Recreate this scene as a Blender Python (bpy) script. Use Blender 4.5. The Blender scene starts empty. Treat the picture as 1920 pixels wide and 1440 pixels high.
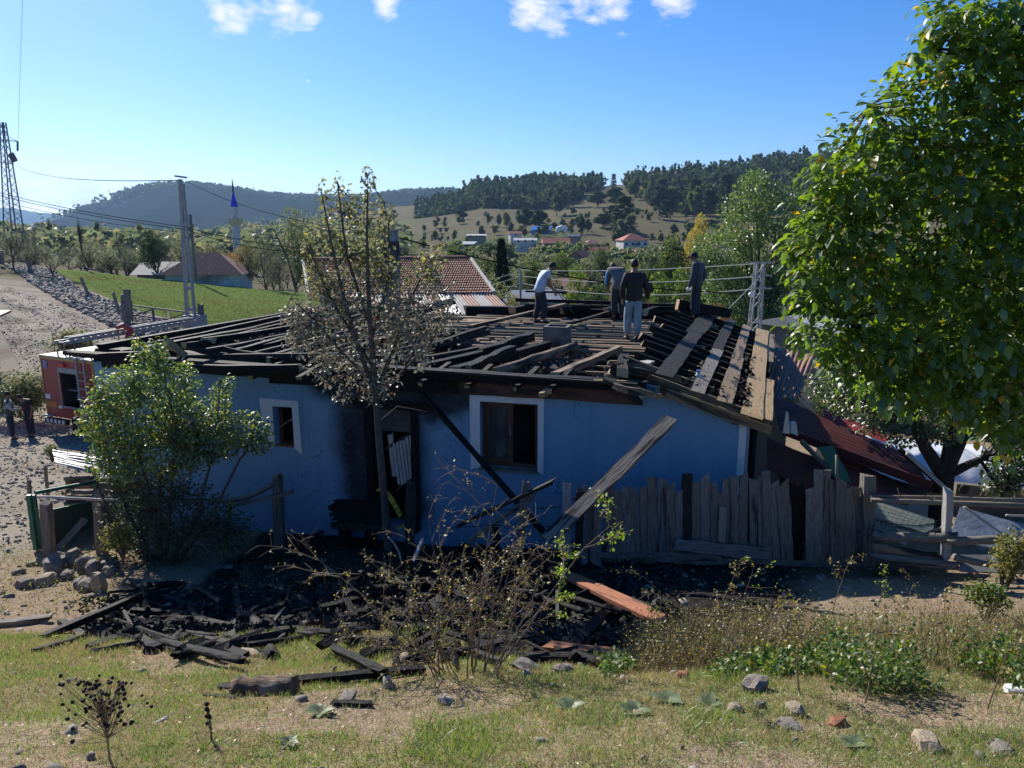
import bpy, bmesh, math, random
import numpy as np
from mathutils import Vector, Matrix, Quaternion, noise
R = math.radians
scene = bpy.context.scene
col = scene.collection
# ------------------------------------------------------------------ camera
FPX = 1400.0; PITCH = R(12)
cd = bpy.data.cameras.new('camera'); cam = bpy.data.objects.new('camera', cd); col.objects.link(cam)
cd.sensor_width = 36; cd.lens = FPX * 36 / 1920; cd.clip_start = .05; cd.clip_end = 20000
cam.location = (0, 0, 0); cam.rotation_euler = (R(90) - PITCH, 0, 0)
scene.camera = cam
# ------------------------------------------------------------------ sun and sky
SUN_AZ = R(-36); SUN_EL = R(33)
S = Vector((math.sin(SUN_AZ) * math.cos(SUN_EL), math.cos(SUN_AZ) * math.cos(SUN_EL), math.sin(SUN_EL)))
sd = bpy.data.lights.new('sun', 'SUN'); sd.energy = 5.0; sd.angle = R(.5); sd.color = (1, .94, .84)
so = bpy.data.objects.new('sun', sd); col.objects.link(so); so.rotation_euler = S.to_track_quat('Z', 'Y').to_euler()
so.location = (-20, 30, 30)
w = bpy.data.worlds.new('World'); scene.world = w; w.use_nodes = True
nt = w.node_tree; nt.nodes.clear()
def N(t, **k):
    n = nt.nodes.new(t)
    for a, b in k.items(): setattr(n, a, b)
    return n
sky = N('ShaderNodeTexSky'); sky.sky_type = 'NISHITA'; sky.sun_disc = False
sky.sun_elevation = SUN_EL; sky.sun_rotation = SUN_AZ
sky.altitude = 900; sky.air_density = 1.0; sky.dust_density = 0.6; sky.ozone_density = 5.0
bg = N('ShaderNodeBackground'); bg.inputs[1].default_value = .1
hs = N('ShaderNodeHueSaturation'); hs.inputs['Saturation'].default_value = 1.3
tint = N('ShaderNodeMix', data_type='RGBA', blend_type='MULTIPLY'); tint.inputs[0].default_value = 1; tint.inputs[7].default_value = (.84, .83, .97, 1)
nt.links.new(sky.outputs[0], hs.inputs['Color']); nt.links.new(hs.outputs[0], tint.inputs[6]); nt.links.new(tint.outputs[2], bg.inputs[0])
cb = N('ShaderNodeBackground'); cb.inputs[0].default_value = (.95, .96, 1, 1); cb.inputs[1].default_value = .66
tc = N('ShaderNodeTexCoord')
nz = N('ShaderNodeTexNoise'); nz.inputs['Scale'].default_value = 22; nz.inputs['Detail'].default_value = 7; nz.inputs['Roughness'].default_value = .6
mp = N('ShaderNodeMapping'); mp.inputs['Scale'].default_value = (1, 1, 2.2)
nt.links.new(tc.outputs['Generated'], mp.inputs[0]); nt.links.new(mp.outputs[0], nz.inputs[0])
cp, sp = math.cos(PITCH), math.sin(PITCH)
def ray(u, v):
    dx = (u - 960) / FPX; dy = (720 - v) / FPX
    return Vector((dx, cp + dy * sp, -sp + dy * cp))
blobs = [(440, 18, .035), (470, 8, .03), (535, 15, .04), (575, 40, .022), (415, 28, .02), (500, 5, .03), (718, 6, .03), (1000, 12, .04), (1040, 26, .045), (1015, 2, .05), (1085, 8, .03),
         (1160, 22, .03), (1140, 5, .04), (1112, 38, .016), (1255, 2, .035), (30, 362, .05), (70, 355, .035), (110, 385, .05), (165, 368, .04), (180, 385, .03), (250, 362, .014), (578, 152, .004),
         (-150, 60, .06), (2200, 90, .06), (2500, -100, .09), (-500, 330, .07), (900, -900, .1), (200, -700, .08)]
prev = None
for (u, v, r) in blobs:
    d = ray(u, v).normalized()
    vm = N('ShaderNodeVectorMath', operation='DISTANCE'); vm.inputs[1].default_value = d
    nt.links.new(tc.outputs['Generated'], vm.inputs[0])
    mr = N('ShaderNodeMapRange'); mr.inputs[1].default_value = r * 1.15; mr.inputs[2].default_value = 0; mr.inputs[3].default_value = 0; mr.inputs[4].default_value = 1
    nt.links.new(vm.outputs['Value'], mr.inputs[0])
    if prev is None: prev = mr.outputs[0]
    else:
        mx = N('ShaderNodeMath', operation='MAXIMUM'); nt.links.new(prev, mx.inputs[0]); nt.links.new(mr.outputs[0], mx.inputs[1]); prev = mx.outputs[0]
ad = N('ShaderNodeMath', operation='MULTIPLY_ADD'); nt.links.new(nz.outputs[0], ad.inputs[0]); ad.inputs[1].default_value = 2.6
nt.links.new(prev, ad.inputs[2])
gate = N('ShaderNodeMapRange'); gate.inputs[1].default_value = 1.68; gate.inputs[2].default_value = 2.35; nt.links.new(ad.outputs[0], gate.inputs[0])
g2 = N('ShaderNodeMapRange'); g2.inputs[1].default_value = 0; g2.inputs[2].default_value = .25; nt.links.new(prev, g2.inputs[0])
gm = N('ShaderNodeMath', operation='MULTIPLY'); nt.links.new(gate.outputs[0], gm.inputs[0]); nt.links.new(g2.outputs[0], gm.inputs[1])
ms = N('ShaderNodeMixShader'); nt.links.new(gm.outputs[0], ms.inputs[0]); nt.links.new(bg.outputs[0], ms.inputs[1]); nt.links.new(cb.outputs[0], ms.inputs[2])
wo = N('ShaderNodeOutputWorld'); nt.links.new(ms.outputs[0], wo.inputs[0])
vs = scene.view_settings; vs.view_transform = 'Standard'; vs.look = 'None'; vs.gamma = 1; vs.use_curve_mapping = False; vs.exposure = 0.62
scene.render.engine = 'CYCLES'
scene.cycles.max_bounces = 6; scene.cycles.transparent_max_bounces = 8; scene.cycles.volume_bounces = 0

# ------------------------------------------------------------------ projection helpers (places in the world taken from sight lines)
def PY(u, v, y):
    r = ray(u, v); return r * (y / r.y)
def PZ(u, v, z):
    r = ray(u, v); return r * (z / r.z)
def XY(u, y, z):       # point at world y, z seen in column u
    return Vector(((u - 960) / FPX * (y * cp - z * sp), y, z))
# ------------------------------------------------------------------ materials
MATS = {}
def mat(name, c1, c2=None, scale=6, rough=.85, bump=.3, stretch=(1, 1, 1), detail=6, metal=0, c3=None, s3=1.2, t3=.55, lo=.35, hi=.65, wave=None, bdist=.02, world=False, spec=.5, island=0):
    m = bpy.data.materials.new(name); m.use_nodes = True; t = m.node_tree; nd = t.nodes; lk = t.links
    b = nd['Principled BSDF']; b.inputs['Roughness'].default_value = rough; b.inputs['Metallic'].default_value = metal
    b.inputs['Specular IOR Level'].default_value = spec
    c2 = c2 or tuple(x * .7 for x in c1)
    tcn = nd.new('ShaderNodeTexCoord'); mpn = nd.new('ShaderNodeMapping'); mpn.inputs['Scale'].default_value = stretch
    oi = nd.new('ShaderNodeObjectInfo')
    lk.new(tcn.outputs['Object'], mpn.inputs['Vector'])
    if not world:
        mu = nd.new('ShaderNodeMath'); mu.operation = 'MULTIPLY'; mu.inputs[1].default_value = 37; lk.new(oi.outputs['Random'], mu.inputs[0]); lk.new(mu.outputs[0], mpn.inputs['Location'])
    n1 = nd.new('ShaderNodeTexNoise'); n1.inputs['Scale'].default_value = scale; n1.inputs['Detail'].default_value = detail; n1.inputs['Roughness'].default_value = .65
    lk.new(mpn.outputs[0], n1.inputs['Vector'])
    r1 = nd.new('ShaderNodeMapRange'); r1.inputs[1].default_value = lo; r1.inputs[2].default_value = hi; lk.new(n1.outputs[0], r1.inputs[0])
    mx = nd.new('ShaderNodeMix'); mx.data_type = 'RGBA'; mx.inputs[6].default_value = (*c1, 1); mx.inputs[7].default_value = (*c2, 1); lk.new(r1.outputs[0], mx.inputs[0])
    out = mx.outputs[2]
    if c3:
        n3 = nd.new('ShaderNodeTexNoise'); n3.inputs['Scale'].default_value = s3; n3.inputs['Detail'].default_value = 4
        lk.new(mpn.outputs[0], n3.inputs['Vector'])
        r3 = nd.new('ShaderNodeMapRange'); r3.inputs[1].default_value = t3; r3.inputs[2].default_value = t3 + .1; lk.new(n3.outputs[0], r3.inputs[0])
        m3 = nd.new('ShaderNodeMix'); m3.data_type = 'RGBA'; lk.new(r3.outputs[0], m3.inputs[0]); lk.new(out, m3.inputs[6]); m3.inputs[7].default_value = (*c3, 1); out = m3.outputs[2]
    if island:
        ge = nd.new('ShaderNodeNewGeometry'); hv = nd.new('ShaderNodeHueSaturation'); ra = nd.new('ShaderNodeMapRange'); ra.inputs[3].default_value = 1 - island; ra.inputs[4].default_value = 1 + island
        lk.new(ge.outputs['Random Per Island'], ra.inputs[0]); lk.new(ra.outputs[0], hv.inputs['Value']); lk.new(out, hv.inputs['Color']); out = hv.outputs[0]
    lk.new(out, b.inputs['Base Color'])
    if bump:
        bp = nd.new('ShaderNodeBump'); bp.inputs['Strength'].default_value = bump; bp.inputs['Distance'].default_value = bdist
        lk.new(n1.outputs[0], bp.inputs['Height']); lk.new(bp.outputs[0], b.inputs['Normal'])
    MATS[name] = m; return m
def leafmat(name, c1, c2, c3=None, trans=.45, rough=.45, gloss=.05, p3=.9):
    m = bpy.data.materials.new(name); m.use_nodes = True; t = m.node_tree; nd = t.nodes; lk = t.links; nd.clear()
    ge = nd.new('ShaderNodeNewGeometry'); cr = nd.new('ShaderNodeValToRGB'); e = cr.color_ramp.elements
    e[0].position = 0; e[0].color = (*c1, 1); e[1].position = p3 - .012; e[1].color = (*c2, 1)
    if c3:
        n = e.new(p3); n.color = (*c3, 1)
    oi = nd.new('ShaderNodeObjectInfo'); am = nd.new('ShaderNodeMath'); am.operation = 'ADD'; fr = nd.new('ShaderNodeMath'); fr.operation = 'FRACT'
    lk.new(ge.outputs['Random Per Island'], am.inputs[0]); lk.new(oi.outputs['Random'], am.inputs[1]); lk.new(am.outputs[0], fr.inputs[0]); lk.new(fr.outputs[0], cr.inputs[0])
    d = nd.new('ShaderNodeBsdfDiffuse'); tr = nd.new('ShaderNodeBsdfTranslucent'); g = nd.new('ShaderNodeBsdfGlossy'); g.inputs['Roughness'].default_value = rough
    hv = nd.new('ShaderNodeHueSaturation'); hv.inputs['Hue'].default_value = .485; hv.inputs['Saturation'].default_value = 1.15; hv.inputs['Value'].default_value = 1.9
    lk.new(cr.outputs[0], d.inputs[0]); lk.new(cr.outputs[0], hv.inputs['Color']); lk.new(hv.outputs[0], tr.inputs[0])
    m1 = nd.new('ShaderNodeMixShader'); m1.inputs[0].default_value = trans; lk.new(d.outputs[0], m1.inputs[1]); lk.new(tr.outputs[0], m1.inputs[2])
    m2 = nd.new('ShaderNodeMixShader'); m2.inputs[0].default_value = gloss; lk.new(m1.outputs[0], m2.inputs[1]); lk.new(g.outputs[0], m2.inputs[2])
    o = nd.new('ShaderNodeOutputMaterial'); lk.new(m2.outputs[0], o.inputs[0]); MATS[name] = m; return m

m_char = mat('charred_wood', (.006, .006, .007), (.018, .017, .017), 9, .6, .9, (1, 3.2, 3.2), c3=(.07, .066, .06), s3=7, t3=.66, bdist=.03, spec=.15)
m_charb = mat('charred_wood_with_ash', (.018, .017, .016), (.05, .047, .043), 8, .75, .7, (1, 3.5, 3.5), c3=(.14, .125, .105), s3=4, t3=.66, spec=.2)
m_old = mat('weathered_wood', (.12, .105, .09), (.25, .22, .185), 5, .85, .7, (1, 9, 9), c3=(.045, .04, .036), s3=1.6, t3=.58, bdist=.01)
m_grey = mat('grey_fence_wood', (.15, .14, .125), (.3, .28, .25), 5, .85, .7, (1, 9, 9), c3=(.05, .047, .045), s3=1.5, t3=.58, bdist=.01)
m_tan = mat('fresh_cut_wood', (.48, .33, .16), (.33, .22, .11), 4, .8, .4, (1, 9, 9), c3=(.07, .05, .035), s3=1.5, t3=.6, bdist=.008)
m_brownp = mat('brown_plank', (.3, .205, .12), (.18, .125, .075), 4, .8, .5, (1, 9, 9), c3=(.04, .03, .025), s3=1.1, t3=.52, bdist=.01)
m_fascia = mat('scorched_fascia', (.15, .06, .038), (.07, .032, .022), 4, .8, .5, (1, 7, 7), c3=(.015, .013, .012), s3=1.1, t3=.5, bdist=.01)
m_lean = mat('half_burnt_plank', (.3, .26, .21), (.17, .14, .11), 5, .85, .8, (1, 7, 7), c3=(.014, .013, .012), s3=1.5, t3=.47, bdist=.015)
m_red = mat('reddish_plank', (.4, .15, .07), (.24, .09, .045), 4, .8, .5, (1, 7, 7), c3=(.03, .022, .02), s3=1.3, t3=.56, bdist=.01)
m_log = mat('smoked_log', (.34, .22, .13), (.16, .105, .065), 5, .85, .6, (1, 6, 6), c3=(.022, .018, .016), s3=1.0, t3=.5, bdist=.015)
m_end = mat('pale_cut_end', (.42, .31, .17), (.3, .2, .1), 8, .8, .2)
m_ash = mat('ash_debris', (.028, .026, .025), (.075, .066, .056), 7, .95, .9, c3=(.16, .12, .085), s3=.9, t3=.62, bdist=.05)
m_soilfill = mat('roof_soil', (.24, .18, .12), (.13, .1, .07), 12, .95, .8, c3=(.05, .04, .035), s3=1.4, t3=.62, bdist=.04)
m_stone = mat('field_stone', (.25, .215, .175), (.14, .12, .1), 5, .9, .6, c3=(.34, .3, .24), s3=2.5, t3=.6)
m_ystone = mat('yellowish_stone', (.42, .34, .23), (.27, .21, .14), 6, .9, .6, c3=(.16, .13, .1), s3=3, t3=.6)
m_white = mat('white_paint', (.8, .8, .79), (.68, .68, .66), 4, .7, .15)
m_palew = mat('pale_board', (.5, .48, .44), (.32, .3, .27), 5, .8, .3, (1, 6, 6))
m_frame = mat('brown_window_frame', (.11, .05, .028), (.07, .032, .02), 6, .5, .2)
m_dark = mat('dark_interior', (.018, .018, .019), (.03, .03, .03), 3, .9, .2)
m_inner = mat('sooty_room_wall', (.09, .085, .08), (.03, .03, .03), 1.3, .9, .2)
m_galv = mat('galvanised_steel', (.3, .31, .32), (.22, .23, .24), 8, .5, .1, metal=.3)
m_pylon = mat('dark_steel', (.12, .125, .13), (.09, .09, .1), 8, .6, .1)
m_wire = mat('cable', (.02, .02, .022), None, 8, 1, 0, spec=0)
m_wirep = mat('pale_cable', (.36, .38, .32), (.28, .3, .25), 8, .5, 0)
m_rust = mat('rusty_sheet', (.28, .12, .075), (.2, .085, .055), 2.2, .7, .3, c3=(.36, .31, .28), s3=.9, t3=.6)
m_darkred = mat('dark_red_sheet', (.13, .025, .024), (.075, .018, .018), 2.5, .5, .2, c3=(.03, .012, .012), s3=.8, t3=.58)
m_brightred = mat('bright_red_sheet', (.45, .05, .045), (.3, .035, .03), 2.5, .5, .2)
m_tin = mat('grey_tin_sheet', (.36, .35, .34), (.22, .2, .18), 2.2, .42, .2, c3=(.15, .11, .08), s3=1.5, t3=.6, metal=.35)
m_tile = mat('clay_tiles', (.26, .105, .07), (.15, .07, .055), 3, .85, .3, c3=(.33, .23, .18), s3=2.0, t3=.6)
m_tile2 = mat('red_roof', (.42, .13, .08), (.32, .1, .065), .8, .85, .2)
m_green = mat('green_paint', (.035, .18, .11), (.03, .11, .07), 5, .5, .2, c3=(.1, .07, .05), s3=3, t3=.66)
m_greeny = mat('greenish_door_panel', (.13, .14, .09), (.09, .1, .07), 3, .7, .2)
m_bark = mat('grey_bark', (.12, .1, .082), (.055, .047, .04), 9, .9, .8, (3, 3, 1), bdist=.02)
m_barkd = mat('dark_bark', (.05, .042, .036), (.025, .022, .02), 9, .9, .9, (3, 3, 1), bdist=.03)
m_twig = mat('brown_twig', (.24, .17, .115), (.15, .1, .07), 12, .85, .2)
m_straw = mat('dry_stalk', (.3, .24, .15), (.2, .15, .09), 12, .85, .2, island=.3)
m_yellow = mat('yellow_tape', (.6, .52, .06), (.5, .43, .05), 5, .45, .05)
m_black = mat('black_paint', (.015, .015, .016), None, 5, .5, .1)
m_conc = mat('concrete', (.36, .36, .35), (.27, .27, .26), 5, .85, .3)
m_plast = mat('white_film', (.7, .71, .72), (.55, .56, .57), 1.5, .35, .3, bdist=.1)
m_stucco = mat('sooty_stucco', (.2, .19, .18), (.09, .085, .08), 3, .9, .5, c3=(.04, .038, .036), s3=1.3, t3=.5)
def glassmat():
    m = bpy.data.materials.new('dusty_glass'); m.use_nodes = True; b = m.node_tree.nodes['Principled BSDF']
    t = m.node_tree; n = t.nodes.new('ShaderNodeTexNoise'); n.inputs['Scale'].default_value = 3; n.inputs['Detail'].default_value = 6
    r = t.nodes.new('ShaderNodeMapRange'); r.inputs[1].default_value = .4; r.inputs[2].default_value = .75; r.inputs[3].default_value = .08; r.inputs[4].default_value = .6
    t.links.new(n.outputs[0], r.inputs[0]); t.links.new(r.outputs[0], b.inputs['Alpha'])
    b.inputs['Base Color'].default_value = (.2, .19, .17, 1); b.inputs['Roughness'].default_value = .12; return m
m_glass = glassmat()
# ------------------------------------------------------------------ object helpers
def tag(o, label=None, cat=None, group=None, kind=None):
    if label: o['label'] = label
    if cat: o['category'] = cat
    if group: o['group'] = group
    if kind: o['kind'] = kind
    return o
def setparent(o, p):
    if p is not None:
        o.parent = p; o.matrix_parent_inverse = Matrix.Translation(-Vector(p.get('wl', tuple(p.location))))
def empty(name, loc, label, cat, group=None):
    o = bpy.data.objects.new(name, None); o.location = loc; o.empty_display_size = .2; col.objects.link(o); return tag(o, label, cat, group)
def link(name, me, m, parent=None, mw=None):
    if m is not None and not me.materials:
        if isinstance(m, (list, tuple)):
            for a in m: me.materials.append(a)
        else: me.materials.append(m)
    o = bpy.data.objects.new(name, me); col.objects.link(o)
    if mw is not None: o.matrix_basis = mw
    setparent(o, parent); return o
def recenter(me):
    n = len(me.vertices); a = np.empty(n * 3, 'f'); me.vertices.foreach_get('co', a); a = a.reshape(-1, 3)
    c = (a.min(0) + a.max(0)) / 2; c[2] = a[:, 2].min(); a -= c; me.vertices.foreach_set('co', a.ravel()); return Vector([float(x) for x in c])
class MB:
    def __init__(s): s.v = []; s.f = []; s.mi = []
    def quadbox(s, P):     # 8 points bottom 4, top 4
        n = len(s.v); s.v += [tuple(p) for p in P]
        s.f += [(n, n+3, n+2, n+1), (n+4, n+5, n+6, n+7), (n, n+1, n+5, n+4), (n+1, n+2, n+6, n+5), (n+2, n+3, n+7, n+6), (n+3, n, n+4, n+7)]
    def box(s, a, b):
        (x0, y0, z0), (x1, y1, z1) = a, b
        s.quadbox([(x0, y0, z0), (x1, y0, z0), (x1, y1, z0), (x0, y1, z0), (x0, y0, z1), (x1, y0, z1), (x1, y1, z1), (x0, y1, z1)])
    def beam(s, p, q, w, h, up=None):
        p = Vector(p); q = Vector(q); d = (q - p).normalized(); up = Vector(up) if up else (Vector((0, 0, 1)) if abs(d.z) < .95 else Vector((0, 1, 0)))
        sx = d.cross(up).normalized(); uz = sx.cross(d).normalized(); sx *= w / 2; uz *= h / 2
        s.quadbox([p - sx - uz, p + sx - uz, q + sx - uz, q - sx - uz, p - sx + uz, p + sx + uz, q + sx + uz, q - sx + uz])
    def tube(s, pts, rad, n=6, cap=True):
        pts = [Vector(p) for p in pts]; base = len(s.v); m = len(pts)
        if not isinstance(rad, (list, tuple)): rad = [rad] * m
        ref = None
        for i, p in enumerate(pts):
            d = (pts[min(i + 1, m - 1)] - pts[max(i - 1, 0)])
            if d.length < 1e-9: d = Vector((0, 0, 1))
            d.normalize()
            if ref is None: ref = Vector((1, 0, 0)) if abs(d.x) < .8 else Vector((0, 1, 0))
            a = (ref - d * ref.dot(d)); a = a.normalized() if a.length > 1e-6 else d.orthogonal().normalized(); ref = a; b = d.cross(a)
            for k in range(n):
                t = 2 * math.pi * k / n; s.v.append(tuple(p + (a * math.cos(t) + b * math.sin(t)) * rad[i]))
        for i in range(m - 1):
            for k in range(n):
                k2 = (k + 1) % n; s.f.append((base + i*n + k, base + i*n + k2, base + (i+1)*n + k2, base + (i+1)*n + k))
        if cap: s.f.append(tuple(base + k for k in range(n - 1, -1, -1))); s.f.append(tuple(base + (m-1)*n + k for k in range(n)))
    def mesh(s, name, smooth=False):
        me = bpy.data.meshes.new(name); me.from_pydata(s.v, [], s.f); me.update()
        if smooth: me.polygons.foreach_set('use_smooth', [True] * len(me.polygons))
        return me
    def build(s, name, m, parent=None, smooth=False, center=True):
        me = s.mesh(name, smooth); c = recenter(me) if center else Vector((0, 0, 0))
        return link(name, me, m, parent, Matrix.Translation(c))
def frame(p, q, roll=0, up=None):
    p = Vector(p); q = Vector(q); x = (q - p).normalized(); up = Vector(up) if up else (Vector((0, 0, 1)) if abs(x.z) < .97 else Vector((0, 1, 0)))
    y = up.cross(x).normalized(); z = x.cross(y)
    m = Matrix((x, y, z)).transposed().to_4x4(); m.translation = p
    return m @ Matrix.Rotation(roll, 4, 'X')
RB = random.Random(5)
def timber(name, p, q, w, h, m, parent=None, roll=0, rough=.12, segs=5, rnd=False, up=None, endm=None, broken=True, n=8, bend=0, rr=None):
    """one board, beam or log as its own object: local X runs along it"""
    rr = rr or RB; p = Vector(p); q = Vector(q); L = (q - p).length; v = []; f = []; mi = []
    k = n if rnd else 4
    for i in range(segs + 1):
        t = i / segs; x = L * t
        sw = 1 + rr.uniform(-rough, rough); sh = 1 + rr.uniform(-rough, rough)
        oy = rr.uniform(-1, 1) * rough * w * .25; oz = rr.uniform(-1, 1) * rough * h * .25 + bend * math.sin(math.pi * t)
        for j in range(k):
            if rnd:
                a = 2 * math.pi * j / k; yy = math.cos(a) * w / 2 * sw * (1 + rr.uniform(-.05, .05)); zz = math.sin(a) * h / 2 * sh
            else:
                yy = (-1, 1, 1, -1)[j] * w / 2 * sw; zz = (-1, -1, 1, 1)[j] * h / 2 * sh
            ex = 0
            if broken and i in (0, segs): ex = rr.uniform(-1, 1) * min(w * .6, L * .08)
            v.append((x + ex, yy + oy, zz + oz))
    for i in range(segs):
        for j in range(k):
            j2 = (j + 1) % k; f.append((i*k + j, (i+1)*k + j, (i+1)*k + j2, i*k + j2)); mi.append(0)
    f.append(tuple(range(k))); f.append(tuple(segs*k + j for j in range(k - 1, -1, -1))); mi += [1, 1]
    me = bpy.data.meshes.new(name); me.from_pydata(v, [], f)
    me.materials.append(m); me.materials.append(endm or m); me.polygons.foreach_set('material_index', mi)
    if rnd: me.polygons.foreach_set('use_smooth', [True] * (len(f) - 2) + [False] * 2)
    return link(name, me, None, parent, frame(p, q, roll, up))
def rockmesh(name, seed, sub=2, amp=.3):
    bm = bmesh.new(); bmesh.ops.create_icosphere(bm, subdivisions=sub, radius=1)
    o = Vector((seed * 7.3, seed * 1.7, 0))
    for v in bm.verts:
        d = v.co.normalized(); n1 = noise.noise(d * 1.3 + o) + .4 * noise.noise(d * 3.5 + o) + .15 * noise.noise(d * 8 + o)
        c = d * (1 + amp * 1.5 * n1); v.co = Vector([max(-.82, min(.82, x)) for x in c])
    me = bpy.data.meshes.new(name); bm.to_mesh(me); bm.free(); return me
ROCKS = [rockmesh('stone', i) for i in range(8)]; SROCK = [rockmesh('stone', i + 20, 1) for i in range(5)]
ROCKV = {}
def rock(name, p, s, m, label=None, cat='stone', group=None, parent=None, seed=0, low=False):
    key = (low, seed % (5 if low else 8), m.name)
    if key not in ROCKV:
        me = (SROCK[seed % 5] if low else ROCKS[seed % 8]).copy(); me.materials.append(m); ROCKV[key] = me
    r = random.Random(seed); mw = Matrix.Translation(Vector(p)) @ Matrix.Rotation(r.uniform(0, 6.28), 4, 'Z') @ Matrix.Rotation(r.uniform(-.25, .25), 4, 'X') @ Matrix.Diagonal((*s, 1))
    o = link(name, ROCKV[key], None, parent, mw)
    if label: tag(o, label, cat, group)
    return o
def rawmesh(name, V, F, smooth=False):      # V (n,3) F (m,3) numpy triangles
    me = bpy.data.meshes.new(name); me.vertices.add(len(V)); me.vertices.foreach_set('co', np.asarray(V, 'f').ravel())
    me.loops.add(F.size); me.loops.foreach_set('vertex_index', np.asarray(F, 'i').ravel())
    me.polygons.add(len(F)); me.polygons.foreach_set('loop_start', np.arange(0, F.size, 3, dtype='i'))
    if smooth: me.polygons.foreach_set('use_smooth', np.ones(len(F), dtype=bool))
    me.update(calc_edges=True); return me
def scatter(tv, tf, pos, ax, up, sc):
    """copies of a small template: pos (N,3), axis, up, scale -> V, F"""
    tv = np.asarray(tv, float); tf = np.asarray(tf, int); ax = ax / (np.linalg.norm(ax, axis=1, keepdims=True) + 1e-9)
    s = np.cross(ax, up); s /= np.linalg.norm(s, axis=1, keepdims=True) + 1e-9; u = np.cross(s, ax)
    sc = np.asarray(sc, float); sc = sc[:, None] if sc.ndim == 1 else sc
    if sc.shape[1] == 1: sc = np.repeat(sc, 3, 1)
    V = (tv[None, :, 0, None] * (s * sc[:, 0:1])[:, None] + tv[None, :, 1, None] * (ax * sc[:, 1:2])[:, None] + tv[None, :, 2, None] * (u * sc[:, 2:3])[:, None]) + pos[:, None]
    F = tf[None] + (np.arange(len(pos)) * len(tv))[:, None, None]
    return V.reshape(-1, 3), F.reshape(-1, 3)
LEAF = ([(0, 0, 0), (-.3, .35, .06), (0, .38, 0), (.3, .35, .06), (-.24, .72, .03), (0, .72, -.04), (.24, .72, .03), (0, 1.05, -.14)],
        [(0, 2, 1), (0, 3, 2), (1, 2, 4), (2, 5, 4), (2, 3, 6), (2, 6, 5), (4, 5, 7), (5, 6, 7)])
LEAF2 = ([(0, 0, 0), (-.32, .5, .07), (0, .5, -.03), (.32, .5, .07), (0, 1, -.06)], [(0, 2, 1), (0, 3, 2), (1, 2, 4), (2, 3, 4)])
TUFT = ([(-.5, -.5, 0), (.5, -.4, .15), (.4, .5, -.1), (-.4, .45, .12)], [(0, 1, 2), (0, 2, 3)])
rng = np.random.default_rng(11)
def rv(n): a = rng.normal(size=(n, 3)); return a / np.linalg.norm(a, axis=1, keepdims=True)
def merge(L):
    Vs = []; Fs = []; k = 0
    for V, F in L: Vs.append(V); Fs.append(F + k); k += len(V)
    return np.concatenate(Vs), np.concatenate(Fs)
# ================================================================== terrain
UC = np.array([-500, 0, 150, 300, 600, 900, 1200, 1500, 1920, 2500], float)
YN = [-10, 0, 3.2, 5, 7, 8.5, 10, 11, 12.5, 16, 22]
ZN = [-1.3, -1.6, -2.6, -3.35, -4.25, -4.92, -5.3, -5.48, -5.75, -6.2, -6.9]
def v2z(v, y): return y * math.tan(math.atan((720 - v) / FPX) - PITCH)
ROWS = [(28, [-7.4, -7.6, -7.6, -7.5, -7.6, -8, -8.3, -8.5, -8.5, -8.5], 0),
        (35, [-6.3, -6.9, -7.0, -6.9, -6.9, -8.6, -9.2, -9.5, -9.5, -9], 0),
        (42, [-4.6, -5.6, -6.0, -6.0, -6.0, -9, -10.3, -10.5, -10, -9.5], 0),
        (50, [-3.9, -4.9, -5.35, -5.6, -5.8, -9.5, -11, -11.3, -11, -10], 0),
        (60, [520, 530, 548, 565, 585, 650, 690, 690, 640, 600], 1),
        (75, [490, 500, 514, 530, 556, 625, 660, 660, 610, 560], 1),
        (110, [470, 492, 508, 535, 575, 600, 600, 600, 560, 520], 1),
        (180, [455, 475, 490, 510, 530, 545, 545, 545, 520, 490], 1),
        (280, [445, 462, 475, 480, 482, 484, 484, 475, 450, 430], 1),
        (340, [440, 455, 465, 470, 470, 462, 462, 455, 425, 410], 1),
        (420, [436, 450, 458, 462, 458, 440, 434, 425, 395, 380], 1),
        (520, [432, 446, 452, 455, 445, 418, 404, 392, 360, 345], 1),
        (650, [428, 442, 448, 450, 432, 398, 370, 345, 318, 305], 1),
        (760, [426, 440, 444, 446, 420, 372, 350, 318, 292, 285], 1),
        (850, [426, 439, 443, 445, 416, 360, 346, 308, 280, 275], 1),
        (1000, [427, 440, 444, 446, 425, 378, 372, 330, 300, 295], 1),
        (1300, [430, 441, 445, 447, 440, 420, 420, 400, 380, 370], 1)]
TY = np.array([r[0] for r in ROWS], float)
TZ = np.array([[z if not fl else v2z(z, y) for z in zs] for (y, zs, fl) in ROWS])
TL = np.log(TY)
def colz(i, u): return np.interp(u, UC, TZ[i])
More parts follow.
